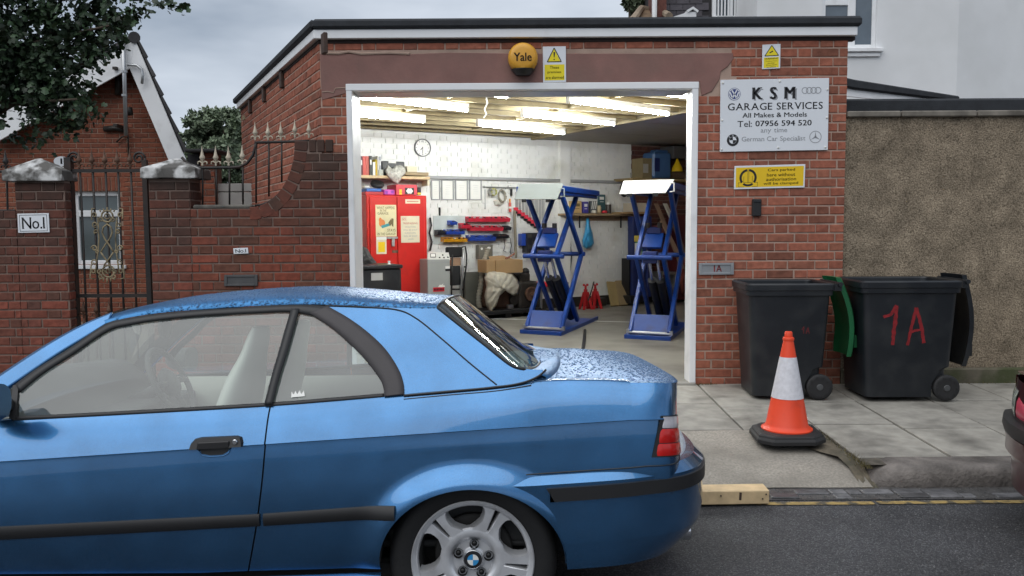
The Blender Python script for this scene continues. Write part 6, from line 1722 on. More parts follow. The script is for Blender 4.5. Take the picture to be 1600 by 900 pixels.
g = MB(); g.poly([S(.24,.34,.001), S(.62,.42,.001), S(.68,.34,.001), S(.30,.26,.001)]); obj('print', g, m_tealp, ps)
g = MB(); g.poly([S(.60,.44,.0012), S(.74,.56,.0012), S(.80,.42,.0012), S(.68,.32,.0012)]); g.poly([S(.76,.58,.0013), S(.86,.56,.0013), S(.84,.30,.0013), S(.76,.34,.0013)]); obj('print', g, m_brownp, ps)
sticker('paper_sheet', 588, 370, 604, 374.5, m_paper, cab)
ps = sticker('notice', 626.5, 337.5, 655.5, 379, m_poster if False else simple('old_cream_notice', (.66,.60,.44), .6), cab); S = wall_frame(626.5, 337.5, 655.5, 379, CO+.0035)
m_redp = simple('faded_red_print', (.45,.10,.08), .6)
g = MB(); put_text(g, 'NO', S, .08, .26, .84, .92, .0, .02); srect(g, S, .05, .29, .82, .826, 0); srect(g, S, .05, .29, .934, .94, 0); srect(g, S, .05, .058, .82, .94, 0); srect(g, S, .282, .29, .82, .94, 0)
put_text(g, 'TRESPASSING', S, .10, .90, .69, .76, 0, .015); obj('lettering', g, m_redp, ps)
g = MB()
for k, (w_, a, b) in enumerate((('VIOLATORS', .20, .80), ('WILL BE SHOT', .12, .88), ('SURVIVORS', .20, .80), ('WILL BE SHOT', .14, .88), ('AGAIN', .38, .66))): put_text(g, w_, S, a, b, .56-.115*k, .62-.115*k, 0)
obj('lettering', g, m_inkgrey, ps)
ps = sticker('label', 633.5, 311.5, 656.5, 318, m_cream, cab); S = wall_frame(633.5, 311.5, 656.5, 318, CO+.0035); g = MB()
for k in range(11): srect(g, S, .10+.073*k, .15+.073*k, .35, .62, 0)
obj('lettering', g, m_redp, ps)
ps = sticker('notice', 588, 374.5, 604, 397, m_cream, cab); g = MB(); wquad(g, 591, 378, 601.5, 394, CO+.004); obj('yellow_panel', g, m_yellow, ps)
g = MB(); wbox(g, 605, 370, 622, 373, CO, CO+.02); wbox(g, 612.5, 371, 617, 378, CO+.02, CO+.035); obj('hasp', g, m_steel, cab, bevel=.002)
g = MB(); wbox(g, 612.5, 377, 617, 385, CO+.015, CO+.045); obj('padlock', g, m_steel, cab, bevel=.003)
g = MB(); wbox(g, 613, 391, 622, 395, CO, CO+.006); obj('old_lock_plate', g, m_rust, cab)
# things on top of the cabinet
onebox('blue_box', 'flat blue box lying on the red cabinet', 'box', 573, 294.5, 596, 299.3, .12, .44, simple('blue_card', (.04,.14,.45), .5))
onebox('red_box', 'flat red box under the flat blue box on the cabinet', 'box', 571, 299.6, 599, 304.6, .10, .46, simple('red_card', (.45,.03,.035), .5))
onebox('paper_roll', 'crumpled white paper packet at the left of the cabinet top', 'packet', 569, 290, 579, 294.3, .2, .4, m_paper, bevel=.02)
g = MB(); c = BP(589.5, 288, .3); g.lathe([(.03,-.02), (.085,-.025), (.095,0), (.085,.03), (.03,.02)], c, (nb*.5 + V((0,0,1))).normalized(), 20); tag(obj('black_coil', g, m_rubber, None, smooth=True), 'coil of black hose sitting on the blue box', 'hose coil')
q = boxthing('purple_packet', 'magenta printed packet on the cabinet between the boxes', 'packet', 600, 296, 617.5, 304.6, .15, .42, simple('magenta_print', (.55,.08,.42), .4), bevel=.01); g = MB(); wbox(g, 602, 298.5, 606, 303, .42, .424); wbox(g, 611, 298, 615, 302, .42, .424); obj('print', g, simple('violet_print', (.22,.03,.35), .5), q)
q = boxthing('toy_box', 'pinkish red carton with a round picture on top of the cabinet', 'carton', 619, 288.5, 652, 304.6, .12, .46, simple('pinkred_card', (.58,.05,.07), .45), bevel=.004)
g = MB(); wbox(g, 633, 293.5, 647, 303.5, .46, .464); obj('window_print', g, m_ink, q)
g = MB(); S = wall_frame(633, 293.5, 647, 303.5, .466)
for k in range(6): a = k*math.pi/3; sdisc(g, S, .5+.22*math.cos(a), .5+.26*math.sin(a), .16, .2, 0, 10)
sdisc(g, S, .5, .5, .14, .18, .0006, 10); obj('flower_print', g, m_paper, q)
g = MB(); wbox(g, 624, 296, 628, 300, .46, .463); wbox(g, 624, 300.5, 628, 304, .46, .463); obj('yellow_print', g, m_yellow, q)
q = boxthing('small_tin', 'small black and yellow tin at the right end of the cabinet top', 'tin', 652.5, 292.5, 658, 304.6, .2, .4, m_ink, bevel=.003); g = MB(); wbox(g, 652.6, 301, 657.9, 304, .4, .403); obj('yellow_band', g, m_yellow, q)
# black tub with label, coat, bottle
tub = boxthing('black_crate', 'open black plastic crate with a pale label in front of the cabinet', 'crate', 558, 420, 628, 478, 1.0, 1.55, m_bin, bevel=.02)
sticker('label', 580, 426.5, 598, 438, simple('grey_label', (.45,.46,.46), .5), tub, o=1.552)
g = MB(); wbox(g, 556, 414.5, 630, 420.5, .98, 1.57); obj('crate_rim', g, m_bin, tub, bevel=.01)
g = MB(); c = BP(608, 419.5, 1.35); g.lathe([(.034,-.03), (.036,.0), (.036,.07), (.020,.09), (.014,.095), (.016,.11), (.016,.125)], c - V((0,0,.03)), n=14); tag(obj('plastic_bottle', g, simple('pale_bottle', (.62,.68,.68), .2), None, smooth=True), 'small pale plastic bottle standing on the black crate', 'bottle')
cloth_blob('work_coat', 'dark grey work coat draped behind the black crate', 'coat', [(560,392), (568,385), (575,390), (580,400), (588,410), (588,418), (560,418)], .8, 1.0, simple('grey_cloth', (.06,.06,.06), .9), 8, .03)
# grey test machine
mc = boxthing('grey_machine', 'waist high grey cabinet machine with sloping control panel and red badge', 'machine', 668.5, 405, 703.5, 480, .35, .80, m_greymach, bevel=.008)
S = wall_frame(668.5, 394.5, 702, 405, .70); a_ = [wall_frame(668.5, 394.5, 702, 405, o) for o in (.62, .80)]
g = MB(); q0, q1, q2, q3 = BP(668.5, 405.5, .80), BP(703.5, 405.5, .80), BP(701, 394.5, .62), BP(669, 394.5, .62); g.add([q0, q1, q2, q3, q2 - V((0,0,.12)) , q3 - V((0,0,.12))], [(0,1,2,3), (1,4,2), (0,3,5), (3,2,4,5)]); obj('control_panel', g, simple('panel_cream_grey', (.60,.61,.57), .45), mc)
def Spn(a, b, off=0): 
    lo = q0.lerp(q1, a); hi = q3.lerp(q2, a); n_ = (q1-q0).cross(q3-q0).normalized(); return lo.lerp(hi, b) + n_*(off*(1 if n_.dot(nb) > 0 else -1))
g = MB(); srect(g, Spn, .10, .36, .25, .85, .003); obj('meter', g, m_ink, mc); g = MB(); srect(g, Spn, .13, .33, .35, .78, .004); obj('meter_dial', g, m_paper, mc)
for (a, b) in ((.52,.25), (.68,.62), (.72,.25), (.90,.3)):
    g = MB(); g.lathe([(.011, 0), (.010, .014)], Spn(a, b, .002), nb, 10); obj('knob', g, m_ink, mc)
sticker('label', 696, 416, 703, 420, m_paper, mc, o=.802); sticker('label', 696, 420.2, 703, 423.5, m_ink, mc, o=.802)
ps = sticker('badge', 677, 449, 694.5, 455.5, simple('badge_red', (.60,.01,.03), .4), mc, o=.802); S = wall_frame(677, 449, 694.5, 455.5, .8055); g = MB(); put_text(g, 'PROBIKE', S, .05, .95, .2, .8, 0) if False else [srect(g, S, .06+.13*k, .15+.13*k, .25, .75, 0) for k in range(7)]; obj('badge_marks', g, m_ink, ps)
g = MB(); S = wall_frame(683, 443, 697, 449, .8055); g.poly([S(.1,.1,0), S(.5,.0,0), S(.9,.1,0), S(.8,.55,0), S(.6,.5,0), S(.72,1,0), S(.45,.6,0), S(.3,.75,0)]); obj('badge_emblem', g, m_paper, mc)
g = MB(); wquad(g, 669, 410, 703, 410.6, .8015); obj('panel_line', g, m_inkgrey, mc)
# tubular black trolley behind
tro = thing('folding_trolley', 'black tubular trolley leaning beside the grey machine', 'trolley', BP(715, 470, .3))
g = MB()
for pts in ([(722,386), (727,385), (729,398), (729,412), (725,440), (724,470)], [(707,398), (706,440), (705,470)], [(722,417), (729,417)], [(707,452), (724,452)]): g.tube([BP(x, y, .30) for x, y in pts], .012, 6)
obj('frame', g, m_black, tro, smooth=True)
g = MB(); g.tube([BP(724, 389, .33), BP(723, 420, .33), BP(719, 470, .36)], .018, 8); obj('upright', g, m_steel, tro, smooth=True)
g = MB(); wbox(g, 699, 386, 723, 402, .22, .30); obj('tool_bag', g, simple('black_fabric', (.014,.014,.015), .9), tro, bevel=.015)
g = MB(); wbox(g, 705, 402.5, 720, 415, .2, .27); obj('brown_panel', g, simple('brown_panel', (.35,.22,.14), .7), tro); g = MB(); wbox(g, 704, 415.5, 720, 446, .2, .28); obj('dark_panel', g, simple('dark_panel', (.02,.02,.022), .6), tro, bevel=.01)
# frames on the wall
for k, (a, b) in enumerate(((674, 688), (690, 709.5), (711.5, 731.5), (733.5, 753))):
    t = thing('picture_frame', ('pale certificate frame half lost beside the shelf end', 'grey framed certificate second from the shelf', 'grey framed certificate third from the shelf', 'grey framed certificate last in the row, by the tool hooks')[k], 'framed certificate', BP((a+b)/2, 312, .02), 'framed certificates under the trunking')
    g = MB(); 
    for (x0, y0, x1, y1) in ((a, 281, a+1.6, 312.5), (b-1.6, 281, b, 312.5), (a+1.6, 281, b-1.6, 282.5), (a+1.6, 311, b-1.6, 312.5)): wbox(g, x0, y0, x1, y1, .012, .034)
    obj('frame', g, m_grey, t); g = MB(); wbox(g, a+1.5, 282, b-1.5, 311.5, .012, .022); obj('certificate', g, m_paper, t)
    g = MB(); S = wall_frame(a+1.5, 282, b-1.5, 311.5, .0225)
    for j in range(5): srect(g, S, .25+.05*(j % 2), .75-.06*(j % 3), .72-.11*j, .735-.11*j, .0005)
    obj('print', g, simple('faint_print_%d' % k, (.6,.62,.6), .6), t)
# louvre panel and storage bins
onebox('louvre_panel', 'pale blue grey louvred panel on the wall behind the storage bins', 'wall panel', 677, 337, 728, 381, .010, .022, simple('pale_louvre', (.52,.58,.57), .5), bevel=.002)
m_binred = simple('red_bin_plastic', (.58,.03,.06), .35); m_binblue = simple('blue_bin_plastic', (.025,.075,.42), .35); m_binyel = simple('yellow_bin_plastic', (.75,.36,.02), .35); m_binblk = simple('dark_bin_plastic', (.02,.022,.03), .4)
ORD = ['first', 'second', 'third', 'fourth', 'fifth', 'sixth', 'seventh', 'eighth', 'ninth']
def sbin(px, py, w, h, m, label, grp, seed, o=.024):
    t = thing('storage_bin', label, 'storage bin', BP(px, py+h, .12), grp)
    x0, x1 = px - w/2 + .25, px + w/2 - .25; d = .12
    f = lambda x, y, oo: BP(x, y, oo)
    g = MB(); S = wall_frame(x0, py, x1, py+h, o); wz = BT(px, py, o)[1] - BT(px, py+h, o)[1]; tw = BT(x1, py, o)[0] - BT(x0, py, o)[0]
    t0 = BT(x0, py+h, o)[0]; z0 = BT(px, py+h, o)[1]; q = lambda a, z, oo: W(t0 + a*tw, z0 + z*wz, oo)
    A_ = .006/max(tw, .02)
    g.add([q(0,0,o), q(1,0,o), q(1,0,o+d*.8), q(0,0,o+d*.8), q(0,1,o), q(1,1,o), q(1,.62,o+d), q(0,.62,o+d)], [(0,3,2,1), (0,1,5,4), (3,7,6,2), (0,4,7,3), (1,2,6,5)])
    obj('tray', g, m, t, solid=.004)
    r = random.Random(seed); g = MB()
    for k in range(3):
        c = q(r.uniform(.25,.75), r.uniform(.45,.8), o + d*r.uniform(.35,.7)); g.lathe([(.012,-.012), (.016,.0), (.012,.012)], c, rvec(r), 7)
    obj('contents', g, r.choice([m_ink, m_steel, m_rust, m_binblk]), t)
    return t
for k in range(8): sbin(731 + 8.1*k, 338.2, 8, 8.2, m_binred, ORD[k] + ' small red bin from the left in the upper red row', 'upper row of red bins', k)
for k in range(6): sbin(734 + 8.6*k, 352.2, 8.4, 8.2, m_binred, ORD[k] + ' small red bin from the left in the lower red row', 'lower row of red bins', 20+k)
sbin(722.5, 348.5, 13, 8, m_binred, 'wide red storage bin set left of the lower red row', 'single bins', 31)
sbin(789, 352.3, 9, 7.4, m_binblk, 'dark storage bin closing the lower red row', 'single bins', 32)
sbin(704, 344.5, 11, 6.6, m_binblue, 'lone small blue storage bin above the blue tray', 'single bins', 33)
for k in range(5): sbin(731.5 + 8.4*k, 367.4, 8.2, 8.6, m_binblue, ORD[k] + ' small blue bin from the left in the row under the red bins', 'row of blue bins', 40+k)
sbin(780, 365.5, 20, 6.5, m_binblk, 'wide black bin with trailing wire, right of the blue row', 'single bins', 51)
for k in range(4): sbin(696 + 7.2*k, 358.4, 7, 7.6, m_binblue, ORD[k] + ' small blue bin from the left in the short row over the yellow bins', 'left blue bins', 60+k)
sbin(684.5, 359, 12, 7.5, m_binblk, 'dark wide bin at the left end of the blue bins', 'single bins', 66)
for k in range(5): sbin(692 + 7.4*k, 370.6, 7.2, 7, m_binyel, ORD[k] + ' small yellow bin from the left, low on the louvred panel', 'row of yellow bins', 70+k)
# hook rail with hanging things
hr = thing('hook_rail', 'thin steel rail of hooks fixed right of the certificates', 'hook rail', BP(785, 292, .03))
g = MB(); g.tube([BP(755, 292, .04), BP(818, 293.5, .04)], .007, 6); g.tube([BP(756.5, 290, .03), BP(756.5, 294, .03)], .010, 6); g.tube([BP(794, 290, .03), BP(794, 294, .03)], .010, 6); obj('rail', g, m_steel, hr)
for px in range(766, 800, 6):
    g = MB(); g.tube([BP(px, 292.5, .045), BP(px, 296, .06)], .004, 5); obj('hook', g, m_steel, hr)
onebox('steel_rule', 'long steel rule hanging at the left of the hook rail', 'ruler', 757, 296, 759, 327, .012, .018, simple('dull_rule', (.45,.46,.45), .5), bevel=0)
def ring_thing(name, label, cat, px, py, rp, m, o=.06, r=.008, flat=1.0, turns=3, grp=None):
    g = MB(); c = BP(px, py, o); R_ = rp*c.y/F; rr = random.Random(px)
    pts = []
    for k in range(28*turns+1):
        a = 2*math.pi*k/28; q = R_*(1 + .10*math.sin(k*.37)); pts.append(c + e*q*math.cos(a)*flat + V((0,0,q*math.sin(a))) + nb*(.012*(k/28) + .004*math.sin(k)))
    g.tube(pts, r, 5); tag(obj(name, g, m, None, smooth=True), label, cat, grp)
ring_thing('wire_coil', 'coil of yellow green wire hanging on the hook rail', 'wire coil', 771, 300, 5.2, simple('lime_wire', (.45,.45,.16), .5), flat=.8)
ring_thing('wire_coil', 'coil of grey wire hanging at the left of the hooks', 'wire coil', 765, 300, 4.8, simple('grey_wire', (.28,.28,.26), .5), flat=.7)
ring_thing('hose_ring', 'large grey ring of hose hanging on the hook rail', 'hose coil', 784, 306, 8.8, simple('grey_hose', (.30,.28,.22), .5), r=.012, flat=.7, turns=2)
cloth_blob('rag', 'pale grey rag hanging low among the hooks', 'rag', [(771,314), (780,311), (788,316), (782,322), (773,321)], .012, .05, simple('pale_rag', (.55,.54,.48), .9), 5, .012)
g = MB(); wbox(g, 798.5, 295, 801, 306, .03, .06); tag(obj('snips', g, m_ink, None, bevel=.004), 'black handled snips hanging beside the coils', 'tool')
t = thing('spray_can', 'slim red and orange spray tube hanging right of the grey ring', 'spray can', BP(797, 331, .04)); g = MB(); c = BP(797, 331, .05); g.lathe([(.02,0), (.021,.005), (.021,.13), (.012,.145)], c, n=12); obj('can', g, simple('can_red', (.60,.10,.08), .4), t, smooth=True, auto=40); g = MB(); g.lathe([(.013,.146), (.013,.19), (.008,.2)], c, n=10); obj('cap', g, simple('can_orange', (.7,.3,.05), .4), t); g = MB(); g.lathe([(.0215,.05), (.0215,.08)], c, n=12, caps=False); obj('band', g, m_paper, t)
# red handled tools in a rising row
for k in range(9):
    px = 806 + 5.2*k; pb_ = 324 + 3.9*k
    t = thing('hanging_tool', ORD[k] + ' red handled steel tool from the top of the stepped row under the lift flap', 'tool', BP(px, pb_, .05), 'stepped row of red handled tools')
    g = MB(); g.tube([BP(px, 300, .04), BP(px+.4, pb_, .04)], .007, 6); g.tube([BP(px+2.2, 304, .04), BP(px+2.4, pb_, .04)], .006, 6); obj('shaft', g, m_steel, t)
    g = MB(); wbox(g, px-1.8, pb_, px+4.2, pb_+6.0, .02, .065); obj('handle', g, simple('tool_red', (.62,.04,.07), .35) if k == 0 else MATS['tool_red'], t, bevel=.006)
    g = MB(); wbox(g, px-2.2, pb_+6.2, px+4.0, pb_+9.2, .02, .05); obj('grip_end', g, m_ink, t, bevel=.004)
g = MB(); wbox(g, 674+12, 324, 688.5, 337, .012, .03); tag(obj('small_probe', g, m_ink, None, bevel=.003), 'short black probe hung below the pale certificate', 'tool')
dr = boxthing('drawer_unit', 'black wall cabinet of small plastic drawers below the red handled tools', 'drawer cabinet', 823.5, 364, 853, 395, .012, .16, m_binblk, bevel=.003)
for r_ in range(5):
    for c_ in range(4): g = MB(); wbox(g, 825+7*c_, 366+5.8*r_, 831+7*c_, 371+5.8*r_, .16, .172); obj('drawer', g, m_binblk if (r_+c_) % 3 else simple('drawer_front', (.05,.05,.045), .3) if 'drawer_front' not in MATS else MATS['drawer_front'], dr, bevel=.002)
onebox('blue_caddy', 'blue plastic caddy fixed at the left of the black drawers', 'caddy', 815, 365, 823, 384, .012, .12, m_binblue)
g = MB(); g.tube([BP(804, 329, .10), BP(806, 403, .22)], .022, 8); tag(obj('wood_pole', g, simple('grey_pole', (.22,.20,.15), .8), None), 'long grey brown pole leaning on the wall behind the cardboard box', 'pole')
g = MB(); g.tube([BP(790, 366, .08), BP(797, 372, .08), BP(799, 384, .08), BP(797, 394, .08), BP(799, 398, .10)], .005, 5); g.tube([BP(787, 370, .08), BP(789, 384, .08), BP(787, 392, .08), BP(791, 394, .08)], .005, 5); tag(obj('loose_cable', g, m_rubber, None), 'thin black cable looping down from the dark bin', 'cable')
# engines, dust sheet, box
en_o = .75
en = thing('engine_block', 'greasy engine block with pulley standing on a low pallet beside the red stool', 'engine', BP(820, 492, en_o))
g = MB(); wbox(g, 812, 440, 842, 483, .3, .72); obj('block', g, m_darkiron, en, bevel=.03)
g = MB(); wbox(g, 813, 427, 829, 441, .3, .62); obj('head', g, m_darkiron, en, bevel=.02)
g = MB(); c = BP(829, 459, .73); g.lathe([(.10, 0), (.105, .01), (.105, .05), (.085, .055), (.08, .03), (.03, .035), (.03, .06)], c, nb, 22); obj('pulley', g, m_rust, en, smooth=True, auto=40)
g = MB(); c = BP(835, 470, .73); g.lathe([(.06, 0), (.06, .05), (.02, .05)], c, nb, 16); obj('pulley', g, m_darkiron, en, smooth=True, auto=40)
g = MB(); c = BP(821, 427, .45); g.lathe([(.055,-.02), (.06,.03), (.05,.06), (.02,.08)], c, n=14); obj('filler_cap', g, m_ink, en, smooth=True)
g = MB(); g.tube([BP(838, 445, .6), BP(842, 452, .66), BP(840, 466, .72)], .03, 8); obj('hose', g, m_rubber, en, smooth=True)
en2 = thing('engine_block', 'rusty engine mostly hidden under the crumpled dust sheet', 'engine', BP(785, 490, .7))
g = MB(); wbox(g, 768, 430, 808, 482, .25, .62); obj('block', g, m_rust, en2, bevel=.03); g = MB(); c = BP(802, 468, .64); g.lathe([(.08,0), (.08,.05), (.03,.06)], c, nb, 18); obj('pulley', g, m_darkiron, en2); g = MB(); wbox(g, 795, 476, 803, 483, .62, .70); obj('bracket', g, m_steel, en2, bevel=.01)
pl = thing('low_pallet', 'low black wheeled pallet under the two engines', 'pallet', BP(800, 496, .9)); g = MB(); wbox(g, 738, 484.5, 846, 490.5, .2, .86); obj('deck', g, m_ink, pl, bevel=.006); 
for px in (748, 790, 836): 
    g = MB(); wbox(g, px, 490.6, px+9, 496, .5, .84); obj('runner', g, m_ink, pl)
m_sheet = mat('speckled_dust_sheet', (.60,.57,.47), .85, var=.2, vs=25, dirt=(.46,.42,.34), ds=14, dthr=.52, dw=.2)
cloth_blob('dust_sheet', 'crumpled cream dust sheet thrown over the rusty engine', 'dust sheet', [(757,433), (762,424), (775,423), (790,425), (801,428), (808,436), (812,447), (810,460), (803,462), (800,452), (801,444), (795,448), (785,458), (776,465), (775,478), (766,490), (760,478), (757,462), (760,448)], .66, .86, m_sheet, 12, .035)
cx = boxthing('cardboard_box', 'brown cardboard box balanced on top of the covered engine', 'cardboard box', 775, 406, 817, 426.5, .42, .72, m_card, bevel=.004)
g = MB(); t0_, t1_, z0_, z1_ = wbox(MB(), 775, 406, 817, 426.5, .42, .72); g.obox(W(t0_-.14, z0_+.01, .42), e*.137, nb*.28, (0,0,z1_-z0_-.01)); obj('end_panel', g, m_card, cx, bevel=.004)
g = MB(); g.poly([W(t0_+.05, z1_+.003, .45), W(t1_-.02, z1_+.003, .45), W(t1_-.10, z1_+.05, .30), W(t0_+.1, z1_+.04, .30)]); obj('flap', g, m_card, cx, solid=.004)
g = MB(); g.tube([BP(790, 404, .6), BP(797, 401, .58), BP(804, 396, .6)], .014, 6); obj('strap', g, simple('brown_strap', (.28,.10,.06), .7), cx)
hs = thing('exhaust_hose', 'grey flexible extraction hose hanging from a perforated bracket', 'hose', BP(755, 470, .3))
g = MB(); pts = [BP(*p, .34) for p in ((762,388), (760,398), (755,412), (753,430), (751,448), (748,462), (748,476), (750,482))]; dense = []
for a, b in zip(pts[:-1], pts[1:]): dense += [a.lerp(b, k/6) for k in range(6)]
dense.append(pts[-1]); g.tube(dense, [.036 + (.006 if k % 2 else -.003) for k in range(len(dense))], 10); obj('hose', g, simple('ribbed_grey_hose', (.34,.32,.26), .7), hs, smooth=False)
g = MB(); wbox(g, 748.5, 383, 770, 405, .03, .14); obj('bracket', g, simple('dull_bracket', (.17,.16,.13), .6), hs, bevel=.004); g = MB(); S = wall_frame(748.5, 383, 770, 405, .1405); sdisc(g, S, .2, .75, .08, .09, .001, 12); sdisc(g, S, .72, .8, .14, .09, .001, 12); obj('bracket_hole', g, m_paper, hs)
# dark lower wall stain board behind
onebox('grey_board', 'dirty grey board standing against the foot of the wall behind the trolley', 'board', 727, 425, 752, 480, .10, .14, simple('dirty_board', (.12,.12,.10), .8))
# stool
st = thing('work_stool', 'round red topped workshop stool beside the left lift', 'stool', BP(845, 480, .55))
sp = BP(844.5, 446.5, .55); g = MB(); g.lathe([(.02,-.01), (.145,-.01), (.155,.01), (.155,.045), (.145,.058), (.02,.062)], sp, n=24); obj('seat', g, simple('red_vinyl', (.62,.03,.04), .3), st, smooth=True, auto=50)
g = MB(); g.lathe([(.03, Z_FLOOR - sp.z + .06), (.03, -.10), (.055, -.08), (.06, -.01)], sp, n=12); obj('column', g, m_steel, st, smooth=True, auto=40)
for k in range(5):
    a = 2*math.pi*k/5; g = MB(); c = V((sp.x, sp.y, Z_FLOOR+.07)); g.tube([c, c + V((.2*math.cos(a), .2*math.sin(a), -.04))], .014, 6); obj('leg', g, m_darkiron, st)
# low shelf panel behind the lift
onebox('leaning_panel', 'white faced panel leaning behind the left lift', 'panel', 861, 425, 881, 441, .02, .05, m_whiteplate); onebox('low_bench', 'narrow grey bench top behind the left lift', 'bench', 857, 441.5, 889, 446, .02, .25, m_grey)
# jack stands
m_jack = simple('jack_red', (.50,.02,.025), .4)
for k, (px, py) in enumerate(((915, 447), (930, 446))):
    t = thing('axle_stand', ('red axle stand half behind the blue lift leg', 'red axle stand in full view near the planks')[k], 'axle stand', BP(px, 470, .45), 'red axle stands')
    b0 = BP(px, 473, .45); b0.z = Z_FLOOR; top = BP(px, py, .45)
    for (dx, dy) in ((-1,-1), (1,-1), (1,1), (-1,1)):
        g = MB(); p0, p1 = b0 + e*.075*dx + nb*.06*dy, V((b0.x, b0.y, top.z-.09)) + e*.02*dx + nb*.018*dy; w_ = e*.022; g.add([p0-w_, p0+w_, p1+w_, p1-w_, p0-w_+nb*.008, p0+w_+nb*.008, p1+w_+nb*.008, p1-w_+nb*.008], [(0,1,2,3), (7,6,5,4), (0,4,5,1), (1,5,6,2), (2,6,7,3), (3,7,4,0)]); obj('leg', g, m_jack, t)
    g = MB(); g.lathe([(.03, .0), (.03, .10), (.018, .10), (.018, .15)], V((b0.x, b0.y, top.z-.15)), n=12); obj('column', g, m_jack, t)
    g = MB(); c = V((b0.x, b0.y, top.z)); g.obox(c - e*.04 - nb*.02, e*.08, nb*.04, (0,0,.014)); g.obox(c - e*.04 - nb*.02 + V((0,0,.014)), e*.014, nb*.04, (0,0,.02)); g.obox(c + e*.026 - nb*.02 + V((0,0,.014)), e*.014, nb*.04, (0,0,.02)); obj('saddle', g, m_jack, t)
g = MB(); g.tube([BP(919, 470, .5), BP(925, 452, .5), BP(928, 440, .5)], .011, 6); tag(obj('jack_handle', g, m_ink, None), 'thin black jack handle standing up between the axle stands', 'jack handle')
# planks leaning on the wall
for k, (a, b) in enumerate(((947, 961), (960, 975))):
    m_pl = simple('olive_plank_%d' % k, (.36 - .05*k, .27 - .04*k, .12), .75, bump=.3)
    g = MB(); p0, p1 = BP(a+7, 479, .34), BP(b+6, 479, .34); q0, q1 = BP(a, 441 - k, .03), BP(b, 442 - k*3, .03); p0.z = p1.z = Z_FLOOR + .002
    n_ = (p1-p0).cross(q0-p0).normalized()*.03; n_ = n_ if n_.dot(nb) > 0 else -n_
    g.prism([p0, p1 - (p1-p0)*.06, q1, q0 + V((0,0,.0))], n_); tag(obj('plank', g, m_pl, None, bevel=.004), ('olive brown plank with sawn top leaning on the wall, nearer the axle stands', 'olive brown plank leaning on the wall, nearer the blue press')[k], 'plank', 'planks leaning on the painted wall')
# right wall shelf and goods
sr = boxthing('wall_shelf', 'long narrow shelf of tins and boxes right of the left lift', 'shelf', 884, 333.5, 992, 337, .01, .24, simple('shelf_board', (.33,.24,.14), .6), part='board')
for px in (906, 970.5):
    g = MB(); wbox(g, px-.7, 337, px+.7, 356, .012, .03); g.tube([BP(px, 355, .03), BP(px, 338, .20)], .007, 5); obj('bracket', g, m_ink, sr)
g = MB(); wbox(g, 884, 337, 992, 345, .010, .022); obj('back_board', g, simple('shelf_back', (.36,.27,.19), .7), sr)
goods = [(884.5,890,322,333,(.05,.30,.60),'bright blue jug','jug'), (894,909,314,333,(.55,.38,.17),'tan carton','carton'), (911.5,919.5,315,333,(.06,.05,.30),'dark violet oil carton','carton'), (923.5,933,314,327,(.10,.11,.12),'striped black and white carton','carton'), (934.5,946,304,322,(.05,.12,.13),'tall teal carton','carton'), (946,955,316.5,333,(.06,.05,.045),'dark jar','jar'), (924,932.5,328.5,333,(.72,.70,.60),'low cream tub','tub'), (933,939.5,321,333,(.45,.36,.22),'tan pot','pot'), (940,949,329,333,(.55,.03,.05),'flat red tin','tin')]
for (a, b, y0_, y1_, c, nm, ct) in goods:
    m_ = simple('goods_' + nm.replace(' ', '_'), c, .4); cyl = ct in ('jug', 'jar', 'tub', 'pot', 'tin')
    if cyl:
        base = BP((a+b)/2, y1_, .15); r_ = (b-a)/2*base.y/F; h_ = BP((a+b)/2, y0_, .15).z - base.z; t = thing('shop_' + ct, nm + ' standing on the long shelf', ct, base); g = MB(); g.lathe([(r_*.9,0), (r_,.01), (r_,h_*.78), (r_*.9,h_*.82)], base, n=14); obj('body', g, m_, t, smooth=True, auto=40); g = MB(); g.lathe([(r_*.75,h_*.82), (r_*.75,h_)], base, n=14); obj('lid', g, m_paper if nm == 'dark jar' else m_, t)
    else:
        zo = .05 if nm != 'tall teal carton' else .03; zt = .16 if nm != 'tall teal carton' else .05
        t = boxthing('shop_carton', nm + ' standing on the long shelf', ct, a, y0_, b, y1_ if nm not in ('tall teal carton', 'striped black and white carton') else 333, zo, zt if nm != 'striped black and white carton' else .12, m_); S = wall_frame(a, y0_, b, y1_, zt + .001 if nm != 'striped black and white carton' else .121); g = MB()
        if nm.startswith('striped'):
            for k in range(3): g.poly([S(.05+.3*k,.05,0), S(.2+.3*k,.05,0), S(.35+.3*k if k < 2 else .98,.95,0), S(.2+.3*k,.95,0)])
        else: srect(g, S, .2, .8, .55, .8, 0); srect(g, S, .25, .75, .35, .4, 0)
        obj('print', g, m_paper if nm != 'tan carton' else m_brownp, t)
q = boxthing('cream_carton', 'long cream carton lying at the right end of the long shelf', 'carton', 988, 317, 1010, 331, .05, .3, simple('cream_card', (.50,.45,.36), .7))
q = boxthing('carton_tray', 'flat brown tray under the cream carton', 'tray', 972, 331.3, 1011, 334, .03, .32, m_card)
# blue carrier bag
cloth_blob('carrier_bag', 'bright blue plastic carrier bag hanging from the long shelf', 'bag', [(917,340), (920,340), (922,352), (926,366), (928,380), (924,386), (917,389), (911,385), (910,376), (914,360)], .10, .20, simple('bag_blue', (.06,.38,.72), .35), 17, .02)
